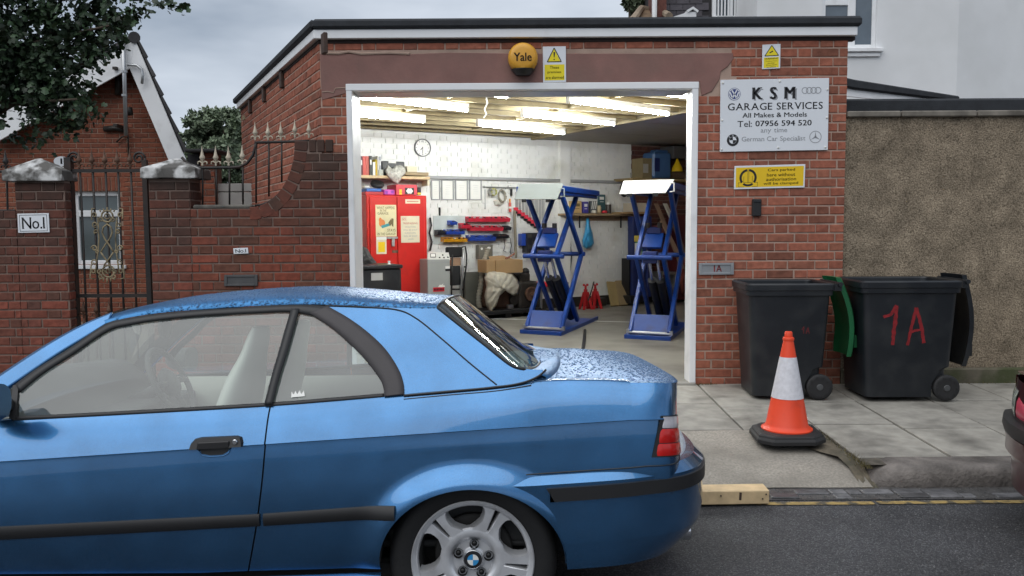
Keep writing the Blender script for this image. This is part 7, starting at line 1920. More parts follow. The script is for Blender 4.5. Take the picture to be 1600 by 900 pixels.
# upper right shelf and containers
us = boxthing('wall_shelf', 'dark loft shelf of containers in the bare brick corner', 'shelf', 988, 279, 1092, 283, .01, .5, simple('loft_shelf', (.30,.22,.10), .7), part='board')
q = boxthing('jerrycan', 'big blue plastic jerrycan on the loft shelf', 'jerrycan', 1021, 238, 1049.5, 278.6, .12, .42, simple('jerry_blue', (.06,.15,.33), .4), bevel=.03); g = MB(); wbox(g, 1026, 234, 1045, 238.5, .18, .36); obj('shoulder', g, MATS['jerry_blue'], q, bevel=.02); g = MB(); wbox(g, 1023, 247, 1031, 268, .42, .423); obj('label', g, m_navy, q)
q = boxthing('oil_carton', 'tan carton with a pale printed label left of the blue jerrycan', 'carton', 1004, 247, 1019, 278.6, .10, .38, simple('tan_card', (.25,.20,.10), .7)); g = MB(); wbox(g, 1005, 256, 1013, 270, .38, .383); obj('label', g, simple('label_grey', (.45,.44,.40), .6), q)
q = boxthing('grey_case', 'dark grey case stacked high at the right of the loft shelf', 'case', 1053, 229, 1090, 248, .1, .45, simple('case_grey', (.10,.10,.10), .5)); 
g = MB(); c = BP(1058, 268, .45); g.lathe([(.09,0), (.085,.06), (.04,.14), (.012,.21)], c - V((0,0,.0)), (0,0,1), 16); tag(obj('yellow_funnel', g, m_yellow, None, smooth=True, auto=50), 'yellow funnel on the loft shelf by the jerrycan', 'funnel')
onebox('brown_crate', 'dark brown crate behind the yellow funnel', 'crate', 1052, 268.5, 1092, 278.6, .1, .4, simple('crate_brown', (.10,.06,.03), .8))
onebox('junction_box', 'small pale twin socket on the bare brick by the trunking', 'socket', 986, 270, 1001, 277, .01, .04, simple('socket_grey', (.38,.36,.33), .5))
# blue press behind the right lift
pr = thing('workshop_press', 'dark blue steel press frame standing behind the right lift', 'press', BP(1003, 465, .4))
for (a, b) in ((989, 996), (1000, 1004), (1012, 1018)):
    g = MB(); wbox(g, a, 338, b, 464, .22, .36); obj('column', g, m_navy, pr, bevel=.006)
for y in (338, 356, 416, 450):
    g = MB(); wbox(g, 989, y, 1018, y+ (16 if y == 338 else 5), .20, .34); obj('cross_beam', g, m_navy, pr, bevel=.006)
g = MB(); wbox(g, 983, 404, 990, 468, .1, .3); tag(obj('black_board', g, m_ink, None), 'narrow black board upright at the left of the press', 'board')
q = boxthing('seed_carton', 'yellow and green carton standing in the blue press', 'carton', 1001, 376, 1009, 402, .36, .5, simple('carton_green', (.03,.28,.07), .5)); g = MB(); wbox(g, 999, 368, 1010, 378, .36, .505); obj('top_flap', g, simple('carton_yellow', (.62,.50,.08), .5), q, bevel=.01); g = MB(); wbox(g, 999.5, 380, 1002, 402, .38, .506); obj('stripe', g, m_paper, q)
rr = random.Random(21)
lean_ = [((1024,318), (1066,420), (.28,.18,.12), 'brown batten leaning from the shelf, longest of the stack'), ((1038,318), (1050,345), (.55,.52,.46), 'short pale batten leaning near the right lift top'), ((1044,330), (1078,420), (.22,.14,.09), 'dark brown batten leaning behind the right lift'), ((1033,345), (1060,400), (.33,.22,.15), 'mid brown batten leaning across the corner')]
for k, (a, b, c, lab) in enumerate(lean_):
    g = MB(); A_, B_ = BP(a[0], a[1], .25 + .06*k), BP(b[0], b[1], .5 + .05*k); d_ = B_-A_; s_ = e*.035; g.obox(A_ - s_, d_, s_*2, nb*.03); tag(obj('timber_batten', g, simple('batten_%d' % k, c, .75), None), lab, 'batten', 'battens leaning in the right corner')
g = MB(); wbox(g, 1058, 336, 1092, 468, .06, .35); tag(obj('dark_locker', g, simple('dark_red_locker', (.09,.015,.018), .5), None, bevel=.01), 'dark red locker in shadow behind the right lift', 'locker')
g = MB(); wbox(g, 1034, 425, 1056, 429, .2, .45); wbox(g, 1034, 448, 1056, 452, .2, .45); wbox(g, 1034, 425, 1036, 470, .2, .45); wbox(g, 1054, 425, 1056, 470, .2, .45); tag(obj('steel_rack', g, m_steel, None), 'small grey steel rack on the floor behind the right lift', 'rack')
cloth_blob('work_cloth', 'dim red and brown cloths heaped in the far right corner', 'cloth', [(1062,400), (1072,392), (1080,410), (1080,455), (1066,462), (1060,440)], .38, .5, simple('dim_red_cloth', (.22,.05,.035), .9), 31, .03)
onebox('rusty_cloth_box', 'reddish box seen through the right lift arms', 'box', 1027, 352, 1042, 364, .2, .4, simple('reddish_box', (.20,.06,.06), .6))
ring_thing('air_hose', 'black air hose looped behind the white flap of the right lift', 'hose', 975, 296, 10, m_rubber, o=.25, r=.012, flat=.8, turns=2)
g = MB(); g.tube([PZ(910, 552, Z_FLOOR+.02), PZ(913, 530, Z_FLOOR+.02), PZ(914, 516, Z_FLOOR+.02)], .018, 6); tag(obj('floor_cable', g, m_ink, None), 'black cable lying on the floor towards the left lift', 'cable')

g = MB(); c = PZ(760, 152, 2.84); g.tube([c, c + V((.01,0,-.06)), c + V((-.02,.01,-.12)), c + V((.0,0,-.17)), c + V((-.03,0,-.21))], .008, 6); tag(obj('loose_wire', g, m_paper, None), 'short white wire end dangling from the ceiling joists', 'wire')
for k, (a, b, lab) in enumerate((((985,470),(1004,462),'dark tool tray on the floor by the foot of the press'), ((934,474),(948,466),'low dark tin between the axle stands and the planks'), ((884,486),(892,474),'small grey canister behind the left lift base'))):
    onebox(('tool_tray', 'oil_tin', 'canister')[k], lab, ('tray', 'tin', 'canister')[k], a[0], b[1], b[0], a[1] + 4, .25, .45, (m_ink, m_darkiron, m_grey)[k], bevel=.008)
g = MB(); pts = [BP(*q, .04) for q in ((891,345), (889,372), (893,400), (890,430))]; g.tube(pts, .010, 6); tag(obj('wall_cable', g, m_rubber, None, smooth=True), 'black cable running down the painted wall behind the left lift', 'cable')
g = MB(); pts = [BP(*q, .05) for q in ((672,340), (674,352), (671,364), (675,378), (672,392))]; g.tube(pts, .014, 6); tag(obj('hanging_cable', g, m_rubber, None, smooth=True), 'tangled dark cable hanging between the red cabinet and the louvred panel', 'cable')
# ------------------------------------------------------------------ the two scissor lifts
def lift(fl_, fr_, length, dirv, ztop, zmid, flap, label, flabel_m, deck_len):
    """fl_, fr_: front corners of the base plate (points on the floor)"""
    v = (fr_ - fl_); wd = v.length; v.normalize(); u = V(dirv).normalized()
    t = thing('scissor_lift', label, 'scissor lift', fl_, 'blue scissor lifts raised in the workshop')
    Q = lambda a, s, z: fl_ + v*a + u*s + V((0,0,z))
    zf = 0.0; H1, H2 = zmid - Z_FLOOR, ztop - Z_FLOOR
    g = MB(); g.prism([Q(0,0,0), Q(wd,0,0), Q(wd,length,0), Q(0,length,0)], (0,0,.012))
    for (a0, a1, s0, s1) in ((0, wd, 0, .03), (0, .03, .03, length), (wd-.03, wd, .03, length)): g.obox(Q(a0, s0, .012), v*(a1-a0), u*(s1-s0), (0,0,.035))
    obj('base_frame', g, m_lift, t, bevel=.003)
    def arm(a, s0, z0, s1, z1, w=.05, h=.06, name='arm'):
        p0, p1 = Q(a, s0, z0), Q(a, s1, z1); d = (p1-p0).normalized(); n_ = v.cross(d).normalized(); g = MB(); g.obox(p0 - v*w/2 - n_*h/2, p1-p0, v*w, n_*h); obj(name, g, m_lift, t, bevel=.008)
    sF, sB = .14, .14 + .92
    inn, out = .10, .045
    # lower pair: front foot -> back middle (outer arms), back foot -> front middle (inner arms)
    for a in (out, wd-out): arm(a, sF, .06, sB, H1)
    for a in (out+.07, wd-out-.07): arm(a, sB + .05, .06, sF+.02, H1)
    for a in (out+.07, wd-out-.07): arm(a, sF+.02, H1, sB, H2-.08)
    for a in (out, wd-out): arm(a, sB, H1, sF+.02, H2-.08)
    for (s, z, a0, a1) in ((sF+.02, H1, 0.0, wd-.02), (sB, H1, .0, wd)):
        g = MB(); g.tube([Q(a0, s, z), Q(a1, s, z)], .028, 10); obj('cross_tube', g, m_lift, t, smooth=True, auto=40)
    g = MB(); g.tube([Q(.02, sF, .06), Q(wd-.02, sF, .06)], .02, 10); g.obox(Q(.0, sF-.02, .045), v*.035, u*.05, (0,0,.05)); g.obox(Q(wd-.035, sF-.02, .045), v*.035, u*.05, (0,0,.05)); obj('foot_shaft', g, m_steel, t)
    f_ = .20/ H1
    g = MB(); g.add([Q(.06, sF+.01, .07), Q(wd-.06, sF+.01, .07), Q(wd-.06, sF+.01+(sB-sF)*.17, .26), Q(.06, sF+.01+(sB-sF)*.17, .26)], [(0,1,2,3)]); obj('toe_panel', g, m_lift, t, solid=.02)
    # box plate and cylinders of the upper stage
    z0, z1 = H1+.06, H1 + .36
    g = MB(); g.add([Q(.16, sF+.08, H1+.12), Q(wd-.16, sF+.08, H1+.12), Q(wd-.16, sF+.24, H1+.28), Q(.18, sF+.24, H1+.28)], [(0,1,2,3)]); obj('link_plate', g, m_lift, t, solid=.03)
    g = MB(); g.obox(Q(.19, sF+.22, H1+.27), v*(wd-.38), u*.08, (0,0,.08)); obj('link_block', g, m_navy, t, bevel=.01)
    for a in (wd/2-.07, wd/2+.07): g = MB(); g.tube([Q(a, sF+.24, H1+.34), Q(a, sF+.24, H1+.40)], .03, 10); obj('pin', g, m_ink, t)
    g = MB(); g.obox(Q(.18, sF+.04, H1-.07), v*(wd-.38), u*.10, (0,0,.14)); obj('lower_block', g, m_navy, t, bevel=.01)
    for a in (wd/2-.03, wd/2+.07):
        g = MB(); g.tube([Q(a, sB+.05, .10), Q(a, sF+.30, H1-.28)], .052, 12); obj('hydraulic_cylinder', g, m_ink, t, smooth=True, auto=40); g = MB(); g.tube([Q(a, sF+.30, H1-.28), Q(a, sF+.10, H1-.02)], .02, 10); obj('piston_rod', g, m_chrome, t, smooth=True, auto=40)
    # platform
    dl = deck_len; g = MB(); g.obox(Q(-.02, -.05, H2-.06), v*(wd+.04), u*dl, (0,0,.07)); g.obox(Q(.0, .0, H2-.10), v*.06, u*(dl-.1), (0,0,.04)); g.obox(Q(wd-.06, .0, H2-.10), v*.06, u*(dl-.1), (0,0,.04)); obj('platform', g, m_lift, t, bevel=.008)
    g = MB(); g.obox(Q(.0, .05, H2-.066), v*wd, u*(dl-.2), (0,0,.004)); obj('platform_underside', g, m_darkiron, t)
    # flap let down at the near end
    A_, B_, C_, D_ = [p for p in flap]
    n_ = (B_-A_).cross(D_-A_).normalized()*.014
    g = MB(); g.prism([A_, B_, C_, D_], n_); fo = obj('flap', g, flabel_m, t, bevel=.003)
    for f in (.22, .78):
        c = A_.lerp(B_, f); g = MB(); g.obox(c - (B_-A_).normalized()*.03 - V((0,.02,.03)), (B_-A_).normalized()*.06, (0,.03,0), (0,0,.035)); obj('flap_stop', g, m_ink, t)
    hpt = B_.lerp(C_, .45); g = MB(); d_ = (B_-A_).normalized(); g.tube([hpt + V((0,0,.05)), hpt + d_*.05 + V((0,0,.045)), hpt + d_*.05 - V((0,0,.045)), hpt - V((0,0,.05))], .008, 6); obj('flap_handle', g, flabel_m, t)
    return t
a, b = PZ(812, 521, Z_FLOOR), PZ(877, 525, Z_FLOOR); c = PZ(935, 499.5, Z_FLOOR)
L1 = (c-b).length
def flap_pts(pts, y, tilt): return [P(px, py, y + dy) for (px, py), dy in zip(pts, tilt)]
yA = a.y
lift(a, b, L1, (c-b), P(840, 293, yA).z + .0, P(860, 400, yA+.1).z, flap_pts([(804,312), (871,312), (881,287), (812,288)], yA, (-.14, b.y-a.y-.14, b.y-a.y-.09, -.09)), 'blue scissor lift with a pale grey flap, raised left of the doorway centre', m_palegrey, L1*1.02)
a2, b2 = PZ(975, 529, Z_FLOOR), PZ(1048, 533, Z_FLOOR); c2 = b2 + (c-b).normalized()*L1
lift(a2, b2, L1, (c-b), P(1010, 288, a2.y).z, P(1020, 402, a2.y+.1).z, flap_pts([(968,304), (1040,302), (1054,281), (975,283)], a2.y, (-.14, b2.y-a2.y-.14, b2.y-a2.y-.09, -.09)), 'blue scissor lift with a white flap, nearest the right door jamb', m_whiteplate, L1*.9)
# ------------------------------------------------------------------ signs and fittings on the street front
def sign_frame(bl, br, tl_, y=FY-.012):
    o = P(*bl, y); u = P(*br, y) - o; v = P(*tl_, y) - o
    return lambda a, b, off=0.0: o + u*a + v*b + V((0, -off, 0))
def board(S, th, name, m, par, bevel=.002, a=(0,1,0,1)):
    g = MB(); a0, a1, b0, b1 = a; pts = [S(a0,b0), S(a1,b0), S(a1,b1), S(a0,b1)]; g.prism(pts, (0, -th, 0)); return obj(name, g, m, par, bevel=bevel)
# main name board
S = sign_frame((1124.5, 237.5), (1293, 234.5), (1125.5, 125))
t = thing('garage_sign', 'large white name board of the garage services with car emblems', 'sign', S(.5, 0))
board(S, .008, 'board', m_signwhite, t); f = .0085
asp = (S(1,0)-S(0,0)).length/(S(0,1)-S(0,0)).length
g = MB(); put_serif(g, 'KSM', S, .302, .700, .715, .875, f - .0, 0, .55); sh_ = obj('lettering_shadow', g, m_inkgrey, t)
for v_ in sh_.data.vertices: v_.co += V((.006, .0003, -.006))
g = MB(); put_serif(g, 'KSM', S, .292, .692, .722, .888, f + .0009, .06, .50); put_serif(g, 'GARAGE SERVICES', S, .07, .945, .575, .672, f + .0008, .008, .12); obj('lettering', g, m_ink, t)
g = MB(); put_text(g, 'All Makes & Models', S, .205, .80, .470, .535, f + .0008, .012); put_text(g, '07956 594 520', S, .325, .845, .348, .425, f + .0008, .018); put_serif(g, 'Tel:', S, .160, .293, .342, .425, f + .0008, 0, .08); obj('lettering', g, m_ink, t)
g = MB(); put_serif(g, 'any time', S, .375, .62, .240, .320, f + .0008, -.004, .09); put_serif(g, 'German Car Specialist', S, .20, .79, .120, .205, f + .0008, -.004, .07); obj('lettering', g, m_inkgrey, t)
# round blue emblem with V over W
g = MB(); cx_, cy_, r_ = .128, .800, .057; ra, rb_ = r_, r_*asp
sdisc(g, S, cx_, cy_, ra, rb_, f + .0008, 32); eb = obj('emblem', g, m_inkblue, t)
g = MB(); sdisc(g, S, cx_, cy_, ra*.93, rb_*.93, f + .0014, 32, r0=.86); w_ = .021
E_ = lambda x, y: (cx_ + ra*x, cy_ + rb_*y)
for a_, b_ in (((-.40,.62), (0,-.05)), ((.40,.62), (0,-.05)), ((-.70,.30), (-.30,-.66)), ((-.30,-.66), (0,.02)), ((0,.02), (.30,-.66)), ((.30,-.66), (.70,.30))): sline(g, S, E_(*a_), E_(*b_), .018, f + .0016, asp)
obj('emblem_mark', g, m_signwhite, eb)
# four linked rings
g = MB()
for k in range(4): sdisc(g, S, .778 + .040*k, .832, .030, .030*asp, f + .0008 + .0002*k, 28, r0=.80)
obj('ring_emblem', g, m_inkgrey, t)
# black ringed roundel
cx_, cy_, r_ = .118, .160, .055; g = MB(); sdisc(g, S, cx_, cy_, r_, r_*asp, f + .0008, 32); eb = obj('roundel', g, m_ink, t)
g = MB(); sdisc(g, S, cx_, cy_, r_*.60, r_*.60*asp, f + .0013, 24); 
for k, ch in enumerate('BMW'):
    a_ = R(135 - 45*k); put_text(g, ch, S, cx_ + r_*.80*math.cos(a_) - .006, cx_ + r_*.80*math.cos(a_) + .006, cy_ + r_*asp*.80*math.sin(a_) - .010, cy_ + r_*asp*.80*math.sin(a_) + .010, f + .0013)
obj('roundel_field', g, m_signwhite, eb)
g = MB(); sdisc(g, S, cx_, cy_, r_*.56, r_*.56*asp, f + .0017, 8, t0=R(90), t1=R(180)); sdisc(g, S, cx_, cy_, r_*.56, r_*.56*asp, f + .0017, 8, t0=R(270), t1=R(360)); obj('roundel_quarter', g, m_ink, eb)
# three pointed star in a ring
cx_, cy_, r_ = .882, .185, .056; g = MB(); sdisc(g, S, cx_, cy_, r_, r_*asp, f + .0008, 32, r0=.90)
for a_ in (90, 210, 330):
    c_, s_ = math.cos(R(a_)), math.sin(R(a_)); n1, n2 = math.cos(R(a_+90)), math.sin(R(a_+90)); q = .14
    g.poly([S(cx_ + r_*(n1*q), cy_ + r_*asp*(n2*q), f+.0009), S(cx_ - r_*(n1*q), cy_ - r_*asp*(n2*q), f+.0009), S(cx_ + r_*c_*.90, cy_ + r_*asp*s_*.90, f+.0009)])
obj('star_emblem', g, m_inkgrey, t)
for (a_, b_) in ((.022,.955), (.545,.965), (.985,.84), (.018,.44), (.985,.45), (.014,.035), (.54,.045), (.975,.04)):
    g = MB(); g.lathe([(.009,0), (.008,.005), (.001,.007)], S(a_, b_, .008), (0,-1,0), 10); obj('screw', g, m_paper, t, smooth=True)
# clamping notice
S = sign_frame((1146.5, 296), (1257, 293), (1147.5, 259.5))
t = thing('clamping_sign', 'yellow clamping warning with white edge and a wheel clamp drawing', 'sign', S(.5, 0)); board(S, .005, 'board', m_signwhite, t); f = .0055; asp = (S(1,0)-S(0,0)).length/(S(0,1)-S(0,0)).length
g = MB(); srect(g, S, .022, .978, .075, .925, f); obj('yellow_field', g, m_yellow, t); f += .0008
g = MB()
for k, (w_, a0, a1) in enumerate((('Cars parked', .47, .855), ('here without', .46, .86), ('authorisation', .45, .875), ('will be clamped', .415, .905))): put_text(g, w_, S, a0, a1, .70 - .19*k, .84 - .19*k - (.0 if k else -.01), f, .012)
obj('lettering', g, m_ink, t)
g = MB(); cx_, cy_, r_ = .195, .485, .122; sdisc(g, S, cx_, cy_, r_, r_*asp, f, 26, r0=.74, t0=R(98), t1=R(218)); sdisc(g, S, cx_, cy_, r_, r_*asp, f, 26, r0=.74, t0=R(-38), t1=R(82)); sdisc(g, S, cx_, cy_, r_, r_*asp, f, 14, r0=.76, t0=R(232), t1=R(308)); g.poly([S(.165,.26,f), S(.225,.26,f), S(.23,.30,f), S(.16,.30,f)]) if False else None
for (a_, b_) in (((.19,.88), (.19,.28)), ((.205,.88), (.205,.28)), ((.13,.28), (.26,.28)), ((.06,.10), (.06,.28)), ((.06,.10), (.14,.10)), ((.33,.10), (.33,.28)), ((.25,.10), (.33,.10)), ((.06,.28), (.10,.28)), ((.28,.28), (.33,.28)), ((.135,.28), (.135,.55)), ((.255,.28), (.255,.55))): sline(g, S, a_, b_, .012, f + .0003, asp)
obj('clamp_drawing', g, m_ink, t)
# camera warning, upper right
S = sign_frame((1190.5, 108.5), (1219, 107), (1191, 70)); t = thing('camera_warning_sign', 'small white and yellow camera warning sign high on the brick pier', 'sign', S(.5, 0)); board(S, .004, 'board', m_signwhite, t); f = .0045; asp = (S(1,0)-S(0,0)).length/(S(0,1)-S(0,0)).length
g = MB(); srect(g, S, .09, .91, .05, .47, f); g.poly([S(.17,.54,f+.0006), S(.86,.54,f+.0006), S(.515,.93,f+.0006)]); obj('yellow_field', g, m_lemon, t)
g = MB(); 
for a_, b_ in (((.14,.535), (.515,.955)), ((.515,.955), (.89,.535)), ((.14,.535), (.89,.535))): sline(g, S, a_, b_, .030, f + .001, asp)
g.poly([S(.38,.66,f+.0012), S(.42,.63,f+.0012), S(.60,.70,f+.0012), S(.56,.74,f+.0012)]); put_text(g, 'WARNING', S, .13, .87, .39, .45, f+.0008, .02)
for k, (w_, a0, a1) in enumerate((('These premises', .17, .83), ('are under', .30, .68), ('24 hour CCTV', .22, .80), ('surveillance', .25, .76))): put_text(g, w_, S, a0, a1, .295-.08*k, .34-.08*k, f+.0008)
obj('lettering', g, m_ink, t)
# alarm warning
S = sign_frame((848.5, 129), (884.5, 128.3), (848, 73)); t = thing('alarm_warning_sign', 'white sign with yellow exclamation triangle over the door', 'sign', S(.5, 0)); board(S, .005, 'board', m_signwhite, t, bevel=.002); f = .0055; asp = (S(1,0)-S(0,0)).length/(S(0,1)-S(0,0)).length
g = MB(); srect(g, S, .07, .93, .055, .495, f); g.poly([S(.22,.58,f+.0008), S(.76,.58,f+.0008), S(.49,.925,f+.0008)]); obj('yellow_field', g, m_lemon, t)
g = MB()
for a_, b_ in (((.19,.572), (.49,.955)), ((.49,.955), (.80,.572)), ((.19,.572), (.80,.572))): sline(g, S, a_, b_, .024, f + .0012, asp)
g.poly([S(.455,.84,f+.0014), S(.535,.84,f+.0014), S(.505,.69,f+.0014), S(.475,.69,f+.0014)]); sdisc(g, S, .49, .635, .032, .032*asp, f+.0014, 12)
for k, (w_, a0, a1) in enumerate((('These', .30, .70), ('premises', .20, .79), ('are alarmed', .12, .90))): put_text(g, w_, S, a0, a1, .375-.14*k, .455-.14*k, f+.0008, .01)
obj('lettering', g, m_ink, t)
# alarm bell box
c = Pf(817, 92, .02); t = thing('alarm_box', 'round amber alarm box over the garage door', 'alarm box', c - V((0,0,.12)))
m_amber = mat('amber_plastic', (.72,.36,.035), .35, var=.06); g = MB(); rows = []
R0 = .120
for (r, d) in ((1.0, 0), (1.0, .045), (.97, .06), (.88, .078), (.80, .086), (.6, .091), (.02, .093)):
    row = []
    for k in range(49):
        a_ = 2*math.pi*k/48; x, z = R0*r*math.cos(a_), R0*r*math.sin(a_)
        lo = -.100 + .0*d; z = max(z, lo*(.99 if r > .85 else .97))
        row.append(c + V((x, -d, z)))
    rows.append(row)
g.grid(rows, flip=True); obj('cover', g, m_amber, t, smooth=True, auto=35)
g = MB(); g.lathe([(.06, -.03), (.085, .0), (.10, .012)], c + V((0,-.03,-.105)), (0,0,1), 24); obj('strobe_base', g, m_ink, t, smooth=True)
Sb = lambda a_, b_, off=0: c + V(((a_-.5)*.24, -.0935-off, (b_-.5)*.24)); g = MB(); put_text(g, 'Yale', Sb, .19, .79, .36, .63, .001, .022); obj('lettering', g, m_ink, t)
# key safe
g0 = [Pf(1173.5, 338), Pf(1187.5, 338), Pf(1188, 311), Pf(1174, 311)]; t = thing('key_safe', 'slim black key safe box on the brick pier under the yellow sign', 'key safe', g0[0]); g = MB(); g.prism([p + V((0,-.006,0)) for p in g0], (0,-.035,0)); obj('body', g, m_trim, t, bevel=.006); g = MB(); q = [Pf(1174.8, 316.5), Pf(1187, 316.5), Pf(1187, 312.5), Pf(1174.8, 312.5)]; g.prism([p + V((0,-.041,0)) for p in q], (0,-.006,0)); obj('hood', g, m_bin, t, bevel=.003)
# letter plates
def letterplate(px0, py0, px1, py1, y, lab, m, txt=None):
    S = sign_frame((px0, py1), (px1, py1-.6), (px0, py0), y); t = thing('letter_plate', lab, 'letter plate', S(.5, 0)); g = MB()
    for (a0, a1, b0, b1) in ((0,.09,0,1), (.91,1,0,1), (.09,.91,0,.18), (.09,.91,.80,1)): g.prism([S(a0,b0), S(a1,b0), S(a1,b1), S(a0,b1)], (0,-.016,0))
    obj('frame', g, m, t, bevel=.002); g = MB(); g.prism([S(.09,.18), S(.91,.18), S(.91,.80), S(.09,.80)], (0,-.008,0)); fl_ = obj('flap', g, m, t)
    if txt:
        g = MB(); put_text(g, txt, S, .43, .66, .26, .82, .0088, .03); obj('lettering', g, m_spray, fl_)
m_plate = mat('grey_aluminium', (.33,.345,.36), .4, metal=.5, var=.1)
letterplate(1091.5, 411, 1146, 429.5, FY-.009, 'grey metal letter plate sprayed with a red 1A beside the door', m_plate, '1A')
letterplate(351, 429.5, 403, 447, GY-.010, 'dull letter plate low in the garden wall above the car roof', mat('old_plate', (.10,.10,.10), .5, metal=.4, var=.2))
def plaque(cor, txt, lab, y, name='house_number_plaque', border=True):
    S = sign_frame(*cor, y); t = thing(name, lab, 'number plaque', S(.5, 0)); board(S, .006, 'plate', m_signwhite, t, bevel=.002); f = .0066
    g = MB(); put_serif(g, txt, S, .13, .87, .20, .80, f, .012, .06); obj('lettering', g, m_ink, t)
    if border:
        g = MB(); 
        for (a0, a1, b0, b1) in ((.06,.94,.07,.095), (.06,.94,.905,.93), (.06,.075,.095,.905), (.925,.94,.095,.905)): srect(g, S, a0, a1, b0, b1, f)
        obj('border', g, m_ink, t)
plaque(((29, 364), (78, 363), (27.5, 334)), 'No.1', 'large white No.1 plaque with black border on the left gate pier', GY-.010)
plaque(((365.5, 397), (388.5, 396), (364.5, 388)), 'No.1', 'tiny white No.1 plate on the garden wall above the letter plate', GY-.010, border=False)
c = Ph(96.5, 252, .02); t = thing('house_number_plaque', 'oval white number plate fixed to the house behind the gate', 'number plaque', c); Sb = lambda a_, b_, off=0: c + V(((a_-.5)*.24, -.012-off, (b_-.5)*.15)); g = MB(); sdisc(g, Sb, .5, .5, .5, .5, 0, 28); obj('plate', g, m_signwhite, t, solid=.01); g = MB(); put_serif(g, '1', Sb, .44, .58, .22, .78, .001, .02); obj('lettering', g, m_ink, t)

# ------------------------------------------------------------------ wheelie bins
def wheelie(base, yaw, w_top, d_top, w_bot, d_bot, h, label, lid_m, grp, lid_open, mark=None):
    """body with its wheels at +d; yaw turns +d to the right of the picture"""
    t = thing('wheelie_bin', label, 'wheelie bin', base, grp); ca, sa = math.cos(yaw), math.sin(yaw)
    D = V((ca, sa, 0)); Wv = V((-sa, ca, 0))
    Q = lambda d, w, z: base + D*d + Wv*w + V((0,0,z))
    g = MB(); rows = []; n = 5
    def ring(fz):
        wd, dd = (w_bot + (w_top-w_bot)*fz)/2, (d_bot + (d_top-d_bot)*fz)/2; r = .05; pts = []
        cut = .0
        for (sx, sy, a0) in ((1,1,0), (-1,1,90), (-1,-1,180), (1,-1,270)):
            for k in range(5):
                a_ = R(a0 + 90*k/4); pts.append((sx*(dd-r) + r*math.cos(a_), sy*(wd-r) + r*math.sin(a_)))
        return pts
    for fz in (0, .02, .12, .22, .235, .26, .5, .8, .96, 1.0):
        pts = ring(fz); row = []
        for (d, w) in pts:
            # wheel recess at the lower back
            if fz < .24 and d > 0: d = min(d, d_bot/2 - .13 + (.05 if fz > .2 else 0))
            row.append(Q(d, w, .03 + fz*(h-.03)))
        rows.append(row + [row[0]])
    g.grid(rows); g.poly(list(reversed(rows[0][:-1]))); 
    inn = []
    for fz in (1.0, .55, .1):
        pts = ring(fz); inn.append([Q(d*.93, w*.92, .03 + fz*(h-.03)) for d, w in pts] + [Q(pts[0][0]*.93, pts[0][1]*.92, .03 + fz*(h-.03))])
    g.grid(inn, flip=True); g.poly(inn[-1][:-1]); obj('body', g, m_bin, t, smooth=True, auto=35)
    # rim
    g = MB(); prof = [(1.0, -.085), (1.045, -.08), (1.05, -.045), (1.075, -.04), (1.08, .0), (1.04, .012), (.97, .008), (.93, -.03)]; rr_ = []
    for s, dz in prof:
        pts = ring(1.0); row = [Q(d*s, w*(1+(s-1)*1.2), h + dz) for d, w in pts]; rr_.append(row + [row[0]])
    g.grid(rr_); obj('rim', g, m_bin, t, smooth=True, auto=30)
    # handle bar and hinge
    g = MB(); hx = d_top/2*1.06
    for s in (-1, 1): g.obox(Q(hx-.02, s*w_top*.36-.02, h-.05), D*.09, Wv*.04, (0,0,.055))
    g.tube([Q(hx+.055, -w_top*.44, h-.0), Q(hx+.055, w_top*.44, h-.0)], .017, 10); obj('handle', g, m_bin, t, smooth=True, auto=40)
    # lid swung right over, hanging behind the bin
    g = MB(); x0 = hx + .07; L_ = d_top*.98
    rows = []
    for i in range(9):
        f = i/8; z = h + .045 - L_*f; bx = x0 + lid_open*f + .055*math.sin(math.pi*min(1, f*1.02)); row = []
        hw_ = w_top*.32*(1 if f < .93 else .9)
        for j in range(9): s = -1 + 2*j/8; row.append(Q(bx + .030*(1-s**4), s*hw_, z))
        rows.append(row)
    g.grid(rows); back_ = [[p - D*.035 for p in r] for r in rows]; g.grid(back_, flip=True)
    for a_, b_ in ((rows[0], back_[0]), (back_[-1], rows[-1])): g.grid([a_, b_], flip=True)
    g.grid([[r[0] for r in rows], [r[0] for r in back_]], flip=False); g.grid([[r[-1] for r in rows], [r[-1] for r in back_]], flip=True)
    lid = obj('lid', g, lid_m, t, smooth=True, auto=35)
    g = MB(); z = h + .045 - L_*.90
    g.obox(Q(x0 + lid_open*.9 + .045, -.10, z), D*.03, Wv*.20, (0,0,.10)); obj('lid_grip', g, lid_m, lid, bevel=.006)
    # wheels on an axle
    ax_d = d_bot/2 - .02
    for s in (-1, 1):
        cw = Q(ax_d, s*(w_bot/2 - .005), .10); nrm = Wv*s
        g = MB(); g.lathe([(.055, -.028), (.085, -.028), (.098, -.018), (.100, 0), (.098, .018), (.085, .026), (.066, .024)], cw, nrm, 28); wh_ = obj('wheel', g, m_rubber, t, smooth=True, auto=40)
        g = MB(); g.lathe([(.066, .022), (.062, .016), (.03, .018), (.022, .028), (.001, .030)], cw, nrm, 20); obj('hub', g, simple('hub_grey', (.07,.073,.076), .5) if 'hub_grey' not in MATS else MATS['hub_grey'], wh_, smooth=True, auto=40)
        if True:
            for k in range(10):
                a_ = 2*math.pi*k/10; u1 = D*math.cos(a_) + V((0,0,math.sin(a_))); g = MB(); pc = cw + u1*.076 + nrm*.026; s2 = nrm.cross(u1).normalized(); g.obox(pc - u1*.008 - s2*.007 - nrm*.004, u1*.016, s2*.014, nrm*.006); obj('tread_block', g, m_rubber, wh_)
    g = MB(); g.tube([Q(ax_d, -w_bot/2, .10), Q(ax_d, w_bot/2, .10)], .012, 8); obj('axle', g, m_ink, t)
